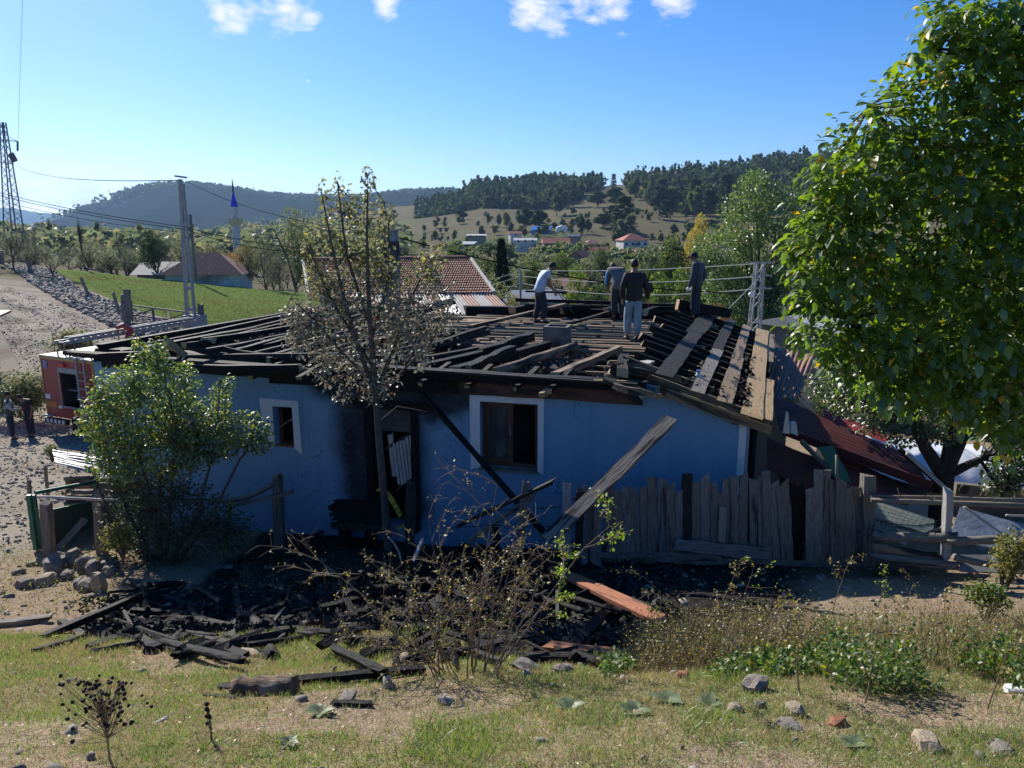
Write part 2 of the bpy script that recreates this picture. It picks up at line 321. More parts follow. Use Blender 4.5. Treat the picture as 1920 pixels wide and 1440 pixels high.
def hgt(x, y):
    yy = max(y, 1.0); z0 = -5; u = 960 + FPX * x / (yy * cp - z0 * sp) if yy > 20 else 960
    zn = float(np.interp(y, YN, ZN))
    # near variations
    zn += .28 * sstep(0, 3, x) * sstep(7.5, 9.5, y) * (1 - sstep(14, 18, y))
    zn += .22 * math.exp(-((x + 1.2) ** 2 / 2.5 + (y - 7.3) ** 2 / .5)) + .1 * math.exp(-((x + 5) ** 2 / 3 + (y - 5) ** 2 / 1))
    zn += (noise.noise(Vector((x * .5, y * .5, 3))) * .12 + noise.noise(Vector((x * 1.7, y * 1.7, 7))) * .035 + noise.noise(Vector((x * 6, y * 6, 1))) * .012) * (1 if y < 9 else .6)
    if y <= 20: return zn
    yl = math.log(min(max(y, 28), 1300)); i = int(np.searchsorted(TL, yl) - 1); i = min(max(i, 0), len(TL) - 2); t = (yl - TL[i]) / (TL[i+1] - TL[i]); t = min(max(t, 0), 1)
    zf = colz(i, u) * (1 - t) + colz(i + 1, u) * t
    zf += noise.noise(Vector((x * .02, y * .02, 5))) * min(y, 600) * .008 + noise.noise(Vector((x * .25, y * .25, 5))) * .1
    k = sstep(20, 28, y); return zn * (1 - k) + zf * k
def sstep(a, b, x): t = min(max((x - a) / (b - a), 0), 1); return t * t * (3 - 2 * t)
def G(u, y):
    z = -5.
    for _ in range(4): p = XY(u, y, z); z = hgt(p.x, y)
    return XY(u, y, z)
def onray(u, v, ymin=2., ymax=60.):     # where a sight line meets the ground
    y = ymin; pz = None
    while y < ymax:
        p = PY(u, v, y)
        if p.z < hgt(p.x, y): return Vector((p.x, y, hgt(p.x, y)))
        y *= 1.004
    return p
def sheet(name, xs, ys, zoff, m, keep=None, rag=0):
    V = []; idx = {}; F = []
    for j, y in enumerate(ys):
        for i, x in enumerate(xs(y)):
            V.append((x, y, hgt(x, y) + zoff)); idx[i, j] = len(V) - 1
    nx = len(xs(ys[0]))
    for j in range(len(ys) - 1):
        for i in range(nx - 1): F.append((idx[i, j], idx[i+1, j], idx[i+1, j+1], idx[i, j+1]))
    me = bpy.data.meshes.new(name); me.from_pydata(V, [], F); me.polygons.foreach_set('use_smooth', [True] * len(F)); me.materials.append(m)
    o = bpy.data.objects.new(name, me); col.objects.link(o); return o
# ground material: soil, gravel, charcoal and straw by place
def groundmat():
    m = bpy.data.materials.new('ground_soil_and_turf'); m.use_nodes = True; t = m.node_tree; nd = t.nodes; lk = t.links; b = nd['Principled BSDF']; b.inputs['Roughness'].default_value = .95; b.inputs['Specular IOR Level'].default_value = .04
    g = nd.new('ShaderNodeTexCoord'); at = nd.new('ShaderNodeVertexColor'); at.layer_name = 'cover'
    def nz(s, d=8, r=.65):
        n = nd.new('ShaderNodeTexNoise'); n.inputs['Scale'].default_value = s; n.inputs['Detail'].default_value = d; n.inputs['Roughness'].default_value = r; lk.new(g.outputs['Object'], n.inputs['Vector']); return n.outputs[0]
    def mixc(fac, a, bb):
        x = nd.new('ShaderNodeMix'); x.data_type = 'RGBA'
        if isinstance(fac, float): x.inputs[0].default_value = fac
        else: lk.new(fac, x.inputs[0])
        for k, s in ((6, a), (7, bb)):
            if isinstance(s, tuple): x.inputs[k].default_value = (*s, 1)
            else: lk.new(s, x.inputs[k])
        return x.outputs[2]
    def rng_(f, lo, hi):
        r = nd.new('ShaderNodeMapRange'); r.inputs[1].default_value = lo; r.inputs[2].default_value = hi; lk.new(f, r.inputs[0]); return r.outputs[0]
    n1 = nz(1.6); n2 = nz(9); n3 = nz(30, 4); n0 = nz(.05, 6); n01 = nz(.35, 6)
    soil = mixc(rng_(n2, .35, .65), (.38, .29, .195), (.25, .185, .125)); soil = mixc(rng_(n3, .58, .68), soil, (.46, .39, .3))
    turf = mixc(rng_(n1, .38, .62), (.17, .175, .08), (.36, .3, .18)); turf = mixc(rng_(n2, .5, .7), turf, (.24, .18, .1))
    char = mixc(rng_(n2, .4, .62), (.014, .013, .013), (.06, .052, .045)); char = mixc(rng_(n3, .64, .7), char, (.16, .14, .12))
    grav = mixc(rng_(n3, .42, .58), (.26, .22, .17), (.44, .38, .3)); grav = mixc(rng_(n01, .45, .6), grav, mixc(rng_(n2, .4, .6), (.3, .25, .185), (.2, .165, .12)))
    hill = mixc(rng_(n0, .4, .58), (.12, .115, .055), (.13, .105, .06)); hill = mixc(rng_(n01, .5, .7), hill, (.075, .085, .036))
    sp_ = nd.new('ShaderNodeSeparateColor'); lk.new(at.outputs[0], sp_.inputs[0])
    def edge(o, n=n1, w=.35):
        a = nd.new('ShaderNodeMath'); a.operation = 'MULTIPLY_ADD'; lk.new(n, a.inputs[0]); a.inputs[1].default_value = w; lk.new(o, a.inputs[2])
        return rng_(a.outputs[0], .5 + w * .5 - .12, .5 + w * .5 + .12)
    c = mixc(edge(sp_.outputs[0]), soil, turf); c = mixc(edge(sp_.outputs[1]), c, char); c = mixc(edge(sp_.outputs[2]), c, grav)
    ih = nd.new('ShaderNodeVertexColor'); ih.layer_name = 'far'; s2 = nd.new('ShaderNodeSeparateColor'); lk.new(ih.outputs[0], s2.inputs[0])
    c = mixc(s2.outputs[0], c, hill); c = mixc(edge(s2.outputs[1], n0), c, (.075, .1, .035))
    lk.new(c, b.inputs['Base Color'])
    ad = nd.new('ShaderNodeMath'); ad.operation = 'ADD'; lk.new(n2, ad.inputs[0]); lk.new(n3, ad.inputs[1])
    bp = nd.new('ShaderNodeBump'); bp.inputs['Strength'].default_value = .9; bp.inputs['Distance'].default_value = .05; lk.new(ad.outputs[0], bp.inputs['Height']); lk.new(bp.outputs[0], b.inputs['Normal'])
    return m
m_ground = groundmat()
ys = list(np.arange(-8, 1.5, 1.0)) + list(np.arange(1.5, 13, .1)) + list(np.arange(13, 24, .4)) + list(24 * np.exp(np.linspace(0, math.log(8000 / 24), 190)))
tx = np.concatenate([np.linspace(-1, 1, 221)]); 
def gx(y): return tx * (8 + 1.15 * max(y, 2))
ground = sheet('ground', gx, ys, 0, m_ground); tag(ground, kind='structure')
def cover(x, y):
    u = 960 + FPX * x / (max(y, 1) * cp + 5 * sp)
    n = noise.noise(Vector((x * .8, y * .8, 2)))
    turf = (1 - sstep(6.9, 7.5, y + n * .5 - (.5 if x > 2 else 0)))
    turf = max(turf, .35 * sstep(3, 6, x) * (1 - sstep(11, 12, y)))
    if y < 7.5 and (n > .22 or (x < -.5 and y < 4 and n > -.05)): turf *= .3
    char = sstep(7.25, 7.6, y + n * .5 - .5 * sstep(-4.2, -2.5, x) * (1 - sstep(-2.5, -.5, x))) * (1 - sstep(16, 18, y)) * sstep(-5.5, -4.3, x + .3 * n) * (1 - sstep(1.5, 5, x - .5 * (y - 8)))
    char = max(char, .55 * sstep(9.7, 10.2, y) * (1 - sstep(20, 24, y)) * sstep(1, 2, x) * (1 - sstep(6, 8, x)))
    grav = sstep(12, 14, y - .2 * x) * (1 - sstep(60, 70, y)) * (1 - sstep(-9.2, -8, x + .3 * (14 - y) * 0)) * (x < 0) * (.8 + .5 * n)
    return turf, char, max(grav, 0)
def far(x, y):
    u = 960 + FPX * x / (max(y, 1) * cp + 5 * sp)
    h = sstep(26, 40, y) * (1 - (1 - sstep(380, 480, u)) * (1 - sstep(58, 66, y)))
    gr = sstep(30, 50, y) * sstep(620, 800, u) * (1 - sstep(190, 260, y)) + .62 * sstep(280, 300, y) * (1 - sstep(400, 440, y)) * (u > 820) * (u < 1090) * .9
    return h, gr
me = ground.data; ca = me.color_attributes.new('cover', 'FLOAT_COLOR', 'POINT'); cf = me.color_attributes.new('far', 'FLOAT_COLOR', 'POINT')
A = []; B = []
for v in me.vertices:
    a = cover(v.co.x, v.co.y); h = far(v.co.x, v.co.y); A += [a[0], a[1], a[2], 1]; B += [h[0], h[1], 0, 1]
ca.data.foreach_set('color', A); cf.data.foreach_set('color', B)
# meadow and gravel road
m_meadow = mat('meadow_grass', (.115, .175, .05), (.155, .2, .065), 1.2, .95, .6, c3=(.14, .14, .05), s3=.22, t3=.55, bdist=.1, world=True, spec=0)
m_road = mat('gravel_track', (.4, .345, .27), (.27, .23, .18), 3, .95, .9, c3=(.2, .17, .13), s3=.5, t3=.52, bdist=.08, world=True, spec=.05)
my = np.exp(np.linspace(math.log(41.3), math.log(78), 60))
def mx_(y):
    # left edge follows the field fence
    ul = np.interp(y, [41, 44, 50, 60, 70, 80], [405, 372, 250, 175, 118, 95]); ur = np.interp(y, [41, 50, 78], [640, 650, 640])
    return [XY(u, y, -5.6).x for u in np.linspace(ul, ur, 60)]
meadow = tag(sheet('meadow', mx_, list(my), .03, m_meadow), kind='structure')
def rx_(y):
    uc = np.interp(y, [34, 42, 50, 60, 75, 90], [210, 135, 30, -90, -200, -300]); x = XY(uc, y, -5.6).x
    return [x + t for t in np.linspace(-4.2, 2.6, 30)]
road = tag(sheet('gravel_road', rx_, list(np.exp(np.linspace(math.log(34), math.log(90), 60))), .02, m_road), kind='structure')
# haze: one closed box of thin air
hb = MB(); hb.box((-11000, -70, -75), (11000, 9600, 420)); hz = hb.build('haze', None, center=False); tag(hz, kind='stuff')
hm = bpy.data.materials.new('thin_haze'); hm.use_nodes = True; hm.node_tree.nodes.clear()
pv = hm.node_tree.nodes.new('ShaderNodeVolumePrincipled'); pv.inputs['Density'].default_value = .00009; pv.inputs['Color'].default_value = (.4, .64, 1, 1); pv.inputs['Anisotropy'].default_value = .35
ho = hm.node_tree.nodes.new('ShaderNodeOutputMaterial'); hm.node_tree.links.new(pv.outputs[0], ho.inputs['Volume']); hz.data.materials.append(hm)
# far mountains
m_mtn = mat('forested_mountain', (.012, .02, .014), (.022, .03, .018), .02, .95, .8, c3=(.06, .06, .035), s3=.0032, t3=.7, bdist=6, world=True, spec=0)
def mountain(name, prof, y0, y1, base_v=452, m=m_mtn, seed=1, off=0):
    us = np.arange(prof[0][0], prof[-1][0] + 1, 6.); pv_ = np.interp(us, [p[0] for p in prof], [p[1] for p in prof]); V = []; F = []; K = 26
    for i, u in enumerate(us):
        zr = v2z(pv_[i], y1)
        for k in range(K + 1):
            t = k / K; y = y0 + (y1 - y0) * t * 1.6; zb = v2z(base_v, y0) - 20
            if t <= .625: s = math.sin(t / .625 * math.pi / 2)
            else: s = 1 - (t - .625) * 1.6
            x = (u - 960) / FPX * (y1 * cp if t >= .625 else y * cp) * (1.0 if t < .625 else 1)
            z = zb + (zr - zb) * s + noise.noise(Vector((x * .004 + seed, y * .004, 0))) * 28 * math.sin(min(t / .625, 1) * math.pi) + noise.noise(Vector((x * .02, y * .02, seed))) * 7 + (noise.noise(Vector((x * .11, y * .11, seed))) * 5 if s > .2 else 0)
            V.append((x, y, z))
    for i in range(len(us) - 1):
        for k in range(K): a = i*(K+1) + k; F.append((a, a + K + 1, a + K + 2, a + 1))
    me = bpy.data.meshes.new(name); me.from_pydata(V, [], F); me.materials.append(m); me.polygons.foreach_set('use_smooth', [True] * len(F))
    o = bpy.data.objects.new(name, me); col.objects.link(o); tag(o, kind='structure'); return o
mountain('mountain', [(-700, 330), (-300, 380), (-60, 440), (60, 428), (110, 412), (150, 405), (190, 393), (230, 384), (262, 366), (300, 354), (340, 350), (380, 349), (430, 355), (470, 361), (500, 367), (560, 372), (620, 374), (700, 372), (760, 364), (800, 362), (850, 361), (890, 368), (960, 390), (1100, 420)], 1500, 2200)
mountain('mountain', [(-900, 400), (-100, 385), (0, 391), (30, 390), (60, 397), (110, 402), (170, 410), (300, 425), (400, 440)], 4500, 5600, 445, seed=4)
mountain('mountain', [(-700, 420), (0, 425), (60, 420), (110, 405), (160, 402), (230, 400), (330, 420), (420, 440)], 3000, 3600, 445, seed=7)
# ================================================================== burnt house
AL = R(13.6); BE = R(19)
HO = Vector((0, 12.66, 0)); HE = Vector((math.cos(AL), -math.sin(AL), 0)); HG = Vector((math.sin(BE), math.cos(BE), 0)); HN = Vector((-math.sin(AL), -math.cos(AL), 0))   # HN points to the viewer
def H(s, d, z): return HO + HE * s + HG * d + Vector((0, 0, z))
def PW(u, v, off=0):       # sight line meets the front wall (off = metres in front of it): returns (s, z)
    r = ray(u, v); o = HO + HN * off; k = o.dot(HN) / r.dot(HN); p = r * k; q = p - HO
    return q.dot(HE), p.z
def PWp(u, v, off=0):
    r = ray(u, v); o = HO + HN * off; return r * (o.dot(HN) / r.dot(HN))
def PD(u, v, z):           # on the roof level z: returns (s, d)
    p = PZ(u, v, z) - HO; det = HE.x * HG.y - HE.y * HG.x
    return (p.x * HG.y - p.y * HG.x) / det, (HE.x * p.y - HE.y * p.x) / det
ZT = -2.62; ZB = -6.1; S0 = -8.6; SR = 2.35; DEP = 9.6
S1 = PW(1396, 850)[0]; SE = S1 + .35
def ztop(s): return ZT if s < SR else ZT - (s - SR) / (S1 - SR) * (ZT - PW(1396, 792)[1])
house = empty('burnt_house', H(-2, 4, ZB), 'long single storey blue house with its tiled roof burnt away, four men on top', 'house')
def wallmat():
    m = bpy.data.materials.new('blue_plaster_with_soot'); m.use_nodes = True; t = m.node_tree; nd = t.nodes; lk = t.links; b = nd['Principled BSDF']; b.inputs['Roughness'].default_value = .85; b.inputs['Specular IOR Level'].default_value = .25
    g = nd.new('ShaderNodeTexCoord')
    def nz(s, st=(1, 1, 1), d=6):
        mpn = nd.new('ShaderNodeMapping'); mpn.inputs['Scale'].default_value = st; lk.new(g.outputs['Object'], mpn.inputs[0]); n = nd.new('ShaderNodeTexNoise'); n.inputs['Scale'].default_value = s; n.inputs['Detail'].default_value = d; lk.new(mpn.outputs[0], n.inputs[0]); return n.outputs[0]
    def mr(f, a, bb, c=0, d=1, smooth=False):
        r = nd.new('ShaderNodeMapRange'); r.inputs[1].default_value = a; r.inputs[2].default_value = bb; r.inputs[3].default_value = c; r.inputs[4].default_value = d; lk.new(f, r.inputs[0])
        if smooth: r.interpolation_type = 'SMOOTHSTEP'
        return r.outputs[0]
    def mixc(fac, a, bb):
        x = nd.new('ShaderNodeMix'); x.data_type = 'RGBA'; lk.new(fac, x.inputs[0])
        for k, s in ((6, a), (7, bb)):
            if isinstance(s, tuple): x.inputs[k].default_value = (*s, 1)
            else: lk.new(s, x.inputs[k])
        return x.outputs[2]
    def math_(op, a, bb):
        n = nd.new('ShaderNodeMath'); n.operation = op
        for k, s in enumerate((a, bb)):
            if isinstance(s, (int, float)): n.inputs[k].default_value = s
            else: lk.new(s, n.inputs[k])
        return n.outputs[0]
    sx = nd.new('ShaderNodeSeparateXYZ'); lk.new(g.outputs['Object'], sx.inputs[0]); X, Z = sx.outputs[0], sx.outputs[2]
    n1 = nz(1.4); n2 = nz(10); n3 = nz(1.2, (5, 5, .5)); n4 = nz(.8)
    c = mixc(mr(n1, .35, .7), (.185, .335, .48), (.225, .38, .515)); c = mixc(mr(n3, .55, .75, 0, .35), c, (.09, .19, .32)); c = mixc(mr(n2, .69, .73, 0, .5), c, (.28, .36, .45))
    n5 = nz(3.2); c = mixc(mr(n5, .63, .66, 0, .55), c, (.24, .36, .5)); n6 = nz(2.1, (9, 9, .35)); c = mixc(mr(n6, .6, .8, 0, .4), c, (.05, .1, .18)); c = mixc(mr(nz(17), .7, .72, 0, .8), c, (.42, .45, .46))
    # darker blue towards the ground, edge broken by noise
    dn = math_('ADD', Z, math_('MULTIPLY', n1, 1.0)); c = mixc(mr(dn, 1.1, .45, 0, .55), c, (.09, .16, .28))
    # soot: a plume round the doorway and a scorched band under the eaves
    door_s = DOOR_S
    wob = math_('MULTIPLY', math_('SUBTRACT', n4, .5), 1.3)
    dx = math_('ADD', math_('ABSOLUTE', math_('SUBTRACT', X, door_s - .22), 0), math_('MULTIPLY', wob, .5))
    s1 = mr(dx, 1.12, .62, smooth=True)
    s1 = math_('MULTIPLY', s1, mr(Z, .5, .9, 0, 1))
    band = math_('ADD', math_('SUBTRACT', ZT - ZB, Z), wob); ramp = mr(math_('ABSOLUTE', math_('SUBTRACT', X, door_s + .2), 0), 3.2, .6, .12, 1.0, True)
    s2 = mr(math_('SUBTRACT', math_('MULTIPLY', ramp, .95), band), -.1, .35, smooth=True)
    s3 = math_('MAXIMUM', s1, s2); s3 = math_('MULTIPLY', s3, mr(n2, .2, .6, .82, 1)); s3 = math_('MINIMUM', s3, .96)
    c = mixc(s3, c, mixc(mr(n1, .4, .6), (.014, .014, .015), (.035, .035, .036)))
    vo = nd.new('ShaderNodeTexVoronoi'); vo.feature = 'DISTANCE_TO_EDGE'; vo.inputs['Scale'].default_value = 1.1
    dv = nd.new('ShaderNodeVectorMath'); dv.operation = 'MULTIPLY_ADD'; nn_ = nd.new('ShaderNodeTexNoise'); nn_.inputs['Scale'].default_value = 2.5; nn_.inputs['Detail'].default_value = 6; lk.new(g.outputs['Object'], nn_.inputs[0]); lk.new(nn_.outputs['Color'], dv.inputs[0]); dv.inputs[1].default_value = (.9, .9, .9); lk.new(g.outputs['Object'], dv.inputs[2]); lk.new(dv.outputs[0], vo.inputs['Vector'])
    crk = math_('MULTIPLY', mr(vo.outputs['Distance'], .008, .002), mr(nz(.7), .5, .56)); c = mixc(math_('MULTIPLY', crk, .8), c, (.03, .05, .08))
    lk.new(c, b.inputs['Base Color'])
    bp = nd.new('ShaderNodeBump'); bp.inputs['Strength'].default_value = .35; bp.inputs['Distance'].default_value = .03; lk.new(math_('ADD', n2, n1), bp.inputs['Height']); lk.new(bp.outputs[0], b.inputs['Normal']); return m
DOOR_S = PW(735, 850)[0]
m_wall = wallmat()
def opening(u0, v0, u1, v1): a = PW(u0, v0); b = PW(u1, v1); return (min(a[0], b[0]), max(a[0], b[0]), min(a[1], b[1]), max(a[1], b[1]))
OPS = [opening(511, 761, 553, 840), opening(900, 752, 1008, 884), opening(690, 766, 782, 1060), opening(300, 770, 343, 835)]
OPS[2] = (OPS[2][0], OPS[2][1], ZB + .55, OPS[2][3])
TH = .38
def wallframe():     # local x = s along wall, y = into the house, z up from ZB
    m = Matrix((HE, -HN, Vector((0, 0, 1)))).transposed().to_4x4(); m.translation = HO + Vector((0, 0, ZB)); return m
WF = wallframe()
def gridwall(name, s0, s1, zf, holes, m, mw, parent, th=TH, uw=1):
    ss = sorted({s0, s1, SR if s0 < SR < s1 else s0} | {x for h in holes for x in h[:2]}); zs = sorted({0.0} | {z - ZB for h in holes for z in h[2:]}); zs = zs + [99]
    def Z(j, s): return zs[j] if zs[j] < 90 else zf(s) - ZB
    n1, n2 = len(ss) - 1, len(zs) - 1
    def solid(i, j):
        if not (0 <= i < n1 and 0 <= j < n2): return False
        cs = (ss[i] + ss[i+1]) / 2; cz = (zs[j] + min(zs[j+1], 4)) / 2 + ZB
        return not any(h[0] < cs < h[1] and h[2] < cz < h[3] for h in holes)
    V = []; idx = {}; F = []
    def vid(i, j, k):
        if (i, j, k) not in idx: V.append((ss[i], k * th, Z(j, ss[i]))); idx[i, j, k] = len(V) - 1
        return idx[i, j, k]
    for i in range(n1):
        for j in range(n2):
            if not solid(i, j): continue
            F.append((vid(i, j, 0), vid(i+1, j, 0), vid(i+1, j+1, 0), vid(i, j+1, 0))); F.append((vid(i, j, 1), vid(i, j+1, 1), vid(i+1, j+1, 1), vid(i+1, j, 1)))
            if not solid(i-1, j): F.append((vid(i, j, 0), vid(i, j+1, 0), vid(i, j+1, 1), vid(i, j, 1)))
            if not solid(i+1, j): F.append((vid(i+1, j, 0), vid(i+1, j, 1), vid(i+1, j+1, 1), vid(i+1, j+1, 0)))
            if not solid(i, j-1): F.append((vid(i, j, 0), vid(i, j, 1), vid(i+1, j, 1), vid(i+1, j, 0)))
            if not solid(i, j+1): F.append((vid(i, j+1, 0), vid(i+1, j+1, 0), vid(i+1, j+1, 1), vid(i, j+1, 1)))
    me = bpy.data.meshes.new(name); me.from_pydata(V, [], F); return link(name, me, m, parent, mw)
gridwall('wall', S0, S1, ztop, OPS, m_wall, WF, house)
# side and back walls, inner partitions, floor
def slab(name, pts, z0, z1, th, m, parent=house):   # vertical wall between two plan points
    a, b = pts; mb = MB(); mb.beam((a.x, a.y, (z0 + z1) / 2), (b.x, b.y, (z0 + z1) / 2), th, z1 - z0); return mb.build(name, m, parent)
m_pale = mat('pale_blue_plaster', (.36, .5, .62), (.2, .3, .4), 5, .85, .4, (2, 2, 1), c3=(.04, .04, .045), s3=1.1, t3=.64)
zr = ztop(S1)
slab('wall', (H(S1 - .19, .42, 0), H(S1 - .19, DEP, 0)), ZB, zr - .01, .36, m_pale)
slab('wall', (H(S0 + .19, .42, 0), H(S0 + .19, DEP - .2, 0)), ZB, ZT - .05, .36, m_inner)
slab('wall', (H(S0 + .4, DEP, 0), H(SR, DEP, 0)), ZB, ZT - .05, .36, m_inner)
slab('wall', (H(SR + .1, DEP, 0), H(S1 - .4, DEP, 0)), ZB, zr - .01, .36, m_inner)
for s in (-5.2, -.35, SR - .1): slab('partition', (H(s, .45, 0), H(s, DEP - .25, 0)), ZB, ZT - .3, .14, m_inner)
slab('partition', (H(-8.1, 4.2, 0), H(-5.35, 4.2, 0)), ZB, ZT - .3, .14, m_inner); slab('partition', (H(-.2, 3.3, 0), H(SR - .3, 3.3, 0)), ZB, ZT - .3, .14, m_inner)
slab('partition', (H(-5.05, 3.6, 0), H(-.5, 3.6, 0)), ZB, ZT - .3, .14, m_inner)
fl = MB(); fl.quadbox([H(S0 + .4, .4, ZB + .3), H(S1 - .4, .4, ZB + .3), H(S1 - .4, DEP - .2, ZB + .3), H(S0 + .4, DEP - .2, ZB + .3), H(S0 + .4, .4, ZB + .42), H(S1 - .4, .4, ZB + .42), H(S1 - .4, DEP - .2, ZB + .42), H(S0 + .4, DEP - .2, ZB + .42)]); fl.build('floor', m_dark, house)
# white corner band and green edge
def wbox(name, s0, s1, z0, z1, y0, y1, m, parent=house, lab=None):
    mb = MB(); mb.quadbox([(s0, y0, z0), (s1, y0, z0), (s1, y1, z0), (s0, y1, z0), (s0, y0, z1), (s1, y0, z1), (s1, y1, z1), (s0, y1, z1)])
    me = mb.mesh(name); c = recenter(me); o = link(name, me, m, parent, WF @ Matrix.Translation(c))
    if lab: o['label'] = lab
    return o
cs0 = PW(1383, 850)[0]
wbox('corner_band', cs0, S1 + .006, .02, zr - ZB - .02, -.012, .1, m_white, lab='white painted band at the corner of the wall')
# window surrounds (painted white band round each opening), slightly crooked
def surround(quad, op, name='window_surround'):
    O = [PW(u, v) for u, v in quad]     # tl tr br bl outer
    I = [(op[0], op[3]), (op[1], op[3]), (op[1], op[2]), (op[0], op[2])]
    V = []; F = []
    for k in (0, 1):
        yy = -.022 if k == 0 else .004
        for (s, z) in O + I: V.append((s, yy, z - ZB))
    for a in range(4):
        b = (a + 1) % 4
        if a == 2: continue
        F += [(a, b, 4 + b, 4 + a), (8 + a, 8 + 4 + a, 8 + 4 + b, 8 + b), (a, 8 + a, 8 + b, b), (4 + a, 4 + b, 12 + b, 12 + a)]
    F += [(3, 7, 15, 11), (2, 10, 14, 6)]
    me = bpy.data.meshes.new(name); me.from_pydata(V, [], F); o = link(name, me, m_white, house, WF); return o
surround([(487, 746), (559, 752), (567, 852), (499, 846)], OPS[0]); surround([(881, 740), (1020, 746), (1019, 889), (883, 879)], OPS[1])
def window(op, leaves, depth=.16):
    s0, s1, z0, z1 = op; z0 -= ZB; z1 -= ZB; e = .002
    fr = MB(); t = .07
    for b in [((s0+e, depth, z0+e), (s0 + t, depth + .07, z1-e)), ((s1 - t, depth, z0+e), (s1-e, depth + .07, z1-e)), ((s0 + t, depth, z1 - t), (s1 - t, depth + .07, z1-e)), ((s0 + t, depth, z0+e), (s1 - t, depth + .07, z0 + t))]: fr.box(*b)
    me = fr.mesh('window_frame'); c = recenter(me); return link('window_frame', me, m_frame, house, WF @ Matrix.Translation(c))
wf = window(OPS[1], 1)
s0, s1, z0, z1 = OPS[1]; z0 -= ZB; z1 -= ZB; smid = s0 + (s1 - s0) * .5
mb = MB()
for b in [((smid - .05, .15, z0 + .072), (smid + .04, .235, z1 - .072)), ((s0 + .072, .168, z0 + .072), (s0 + .13, .222, z1 - .072)), ((s0 + .13, .168, z1 - .13), (smid - .05, .222, z1 - .072)), ((s0 + .13, .168, z0 + .072), (smid - .05, .222, z0 + .14))]: mb.box(*b)
me = mb.mesh('sash'); c = recenter(me); sash = link('sash', me, m_frame, house, WF @ Matrix.Translation(c))
wbox('pane', s0 + .125, smid - .045, z0 + .135, z1 - .125, .19, .198, m_glass)
wbox('handle', smid - .02, smid + .0, (z0 + z1) / 2 - .02, (z0 + z1) / 2 + .11, .125, .15, m_galv)
# open right leaf swung into the room
mb = MB(); sw = .62
for b in [((s1 - .11, .25, z0 + .08), (s1 - .075, .30, z1 - .08)), ((s1 - .11, .25 + sw, z0 + .08), (s1 - .075, .3 + sw, z1 - .08)), ((s1 - .11, .3, z1 - .14), (s1 - .075, .25 + sw, z1 - .08)), ((s1 - .11, .3, z0 + .08), (s1 - .075, .25 + sw, z0 + .14))]: mb.box(*b)
me = mb.mesh('sash'); c = recenter(me); link('sash', me, m_frame, house, WF @ Matrix.Translation(c))['label'] = 'open brown sash swung into the room'
wbox('window_sill', s0 - .02, s1 + .02, z0 - .04, z0 + .001, -.05, .14, m_stone)
# left window: empty opening, sill with rubble, one broken stick
s0, s1, z0, z1 = OPS[0]; window(OPS[0], 0, .2)
wbox('window_sill', s0 - .0, s1 + .0, z0 - ZB - .03, z0 - ZB + .02, .02, .19, m_red)
timber('stick', WF @ Vector((s0 + .04, .1, (z0 + z1) / 2 - ZB - .05)), WF @ Vector((s1 - .02, .12, z1 - ZB - .22)), .015, .015, m_palew, house)
window(OPS[3], 0, .02)
# doorway: charred jambs, lintel, pale board above the opening, partition behind
s0, s1, z0, z1 = OPS[2]
for a, b in ((s0 - .08, s0 + .06), (s1 - .05, s1 + .09)): timber('door_jamb', WF @ Vector((( a + b) / 2, .04, .5)), WF @ Vector(((a + b) / 2, .04, z1 - ZB + .1)), .14, .2, m_char, house)
timber('lintel', WF @ Vector((s0 - .3, .05, z1 - ZB + .1)), WF @ Vector((s1 + .3, .05, z1 - ZB + .1)), .22, .16, m_char, house)
dz = PW(735, 812)[1] - ZB
wbox('door_panel', s0 + .065, s1 - .06, dz, z1 - ZB - .0, .12, .16, mat('scorched_panel', (.11, .1, .1), (.05, .047, .047), 3, .8, .2))
# slatted wooden rail hanging inside the doorway
ra = WF @ Vector((PW(742, 900)[0], .1, PW(742, 905)[1] - ZB)); 
def WP(u, v, y): s, z = PW(u, v, -y * .97); return WF @ Vector((s, y, z - ZB))
for a, b, ww in (((722, 842), (772, 812), .05), ((742, 920), (780, 890), .05)): timber('rail', WP(*a, .02), WP(*b, .02), .04, ww, m_charb, house)
for k in range(6):
    t = (k + .5) / 6; timber('slat', WP(736 + 36 * t, 836 - 20 * t, -.01), WP(746 + 34 * t, 912 - 20 * t, -.01), .05, .02, m_palew, house, up=HN, segs=2, rough=.04)
timber('door_post', WP(732, 815, .05), WP(740, 890, .05), .09, .09, m_palew, house)
# charred bench / porch stand beside the door
porch = empty('charred_porch_stand', PWp(670, 1000, .5) , 'blackened wooden porch stand left of the burnt doorway', 'bench')
pz = -5.85
for u in (640, 688):
    p = PWp(u, 945, .55); timber('leg', (p.x, p.y, pz), (p.x, p.y, PWp(u, 975, .55).z), .13, .13, m_char, porch)
    p = PWp(u + 10, 945, .15); timber('leg', (p.x, p.y, pz), (p.x, p.y, PWp(u, 965, .15).z), .12, .12, m_char, porch)
for k in range(4):
    o_ = .1 + .16 * k; a = PWp(625, 968 + 0 * k, o_); b = PWp(724, 972, o_); zt_ = PWp(625, 972, .6).z + .02; timber('board', (a.x, a.y, zt_), (b.x, b.y, zt_ - .01), .15, .05, m_char, porch)
timber('apron', PWp(622, 985, .66), PWp(724, 992, .66), .04, .14, m_charb, porch, up=(0, 0, 1))
for k in range(3): timber('board', PWp(628, 942 + 9 * k, .12), PWp(724, 945 + 9 * k, .12), .05, .12, m_char, porch)
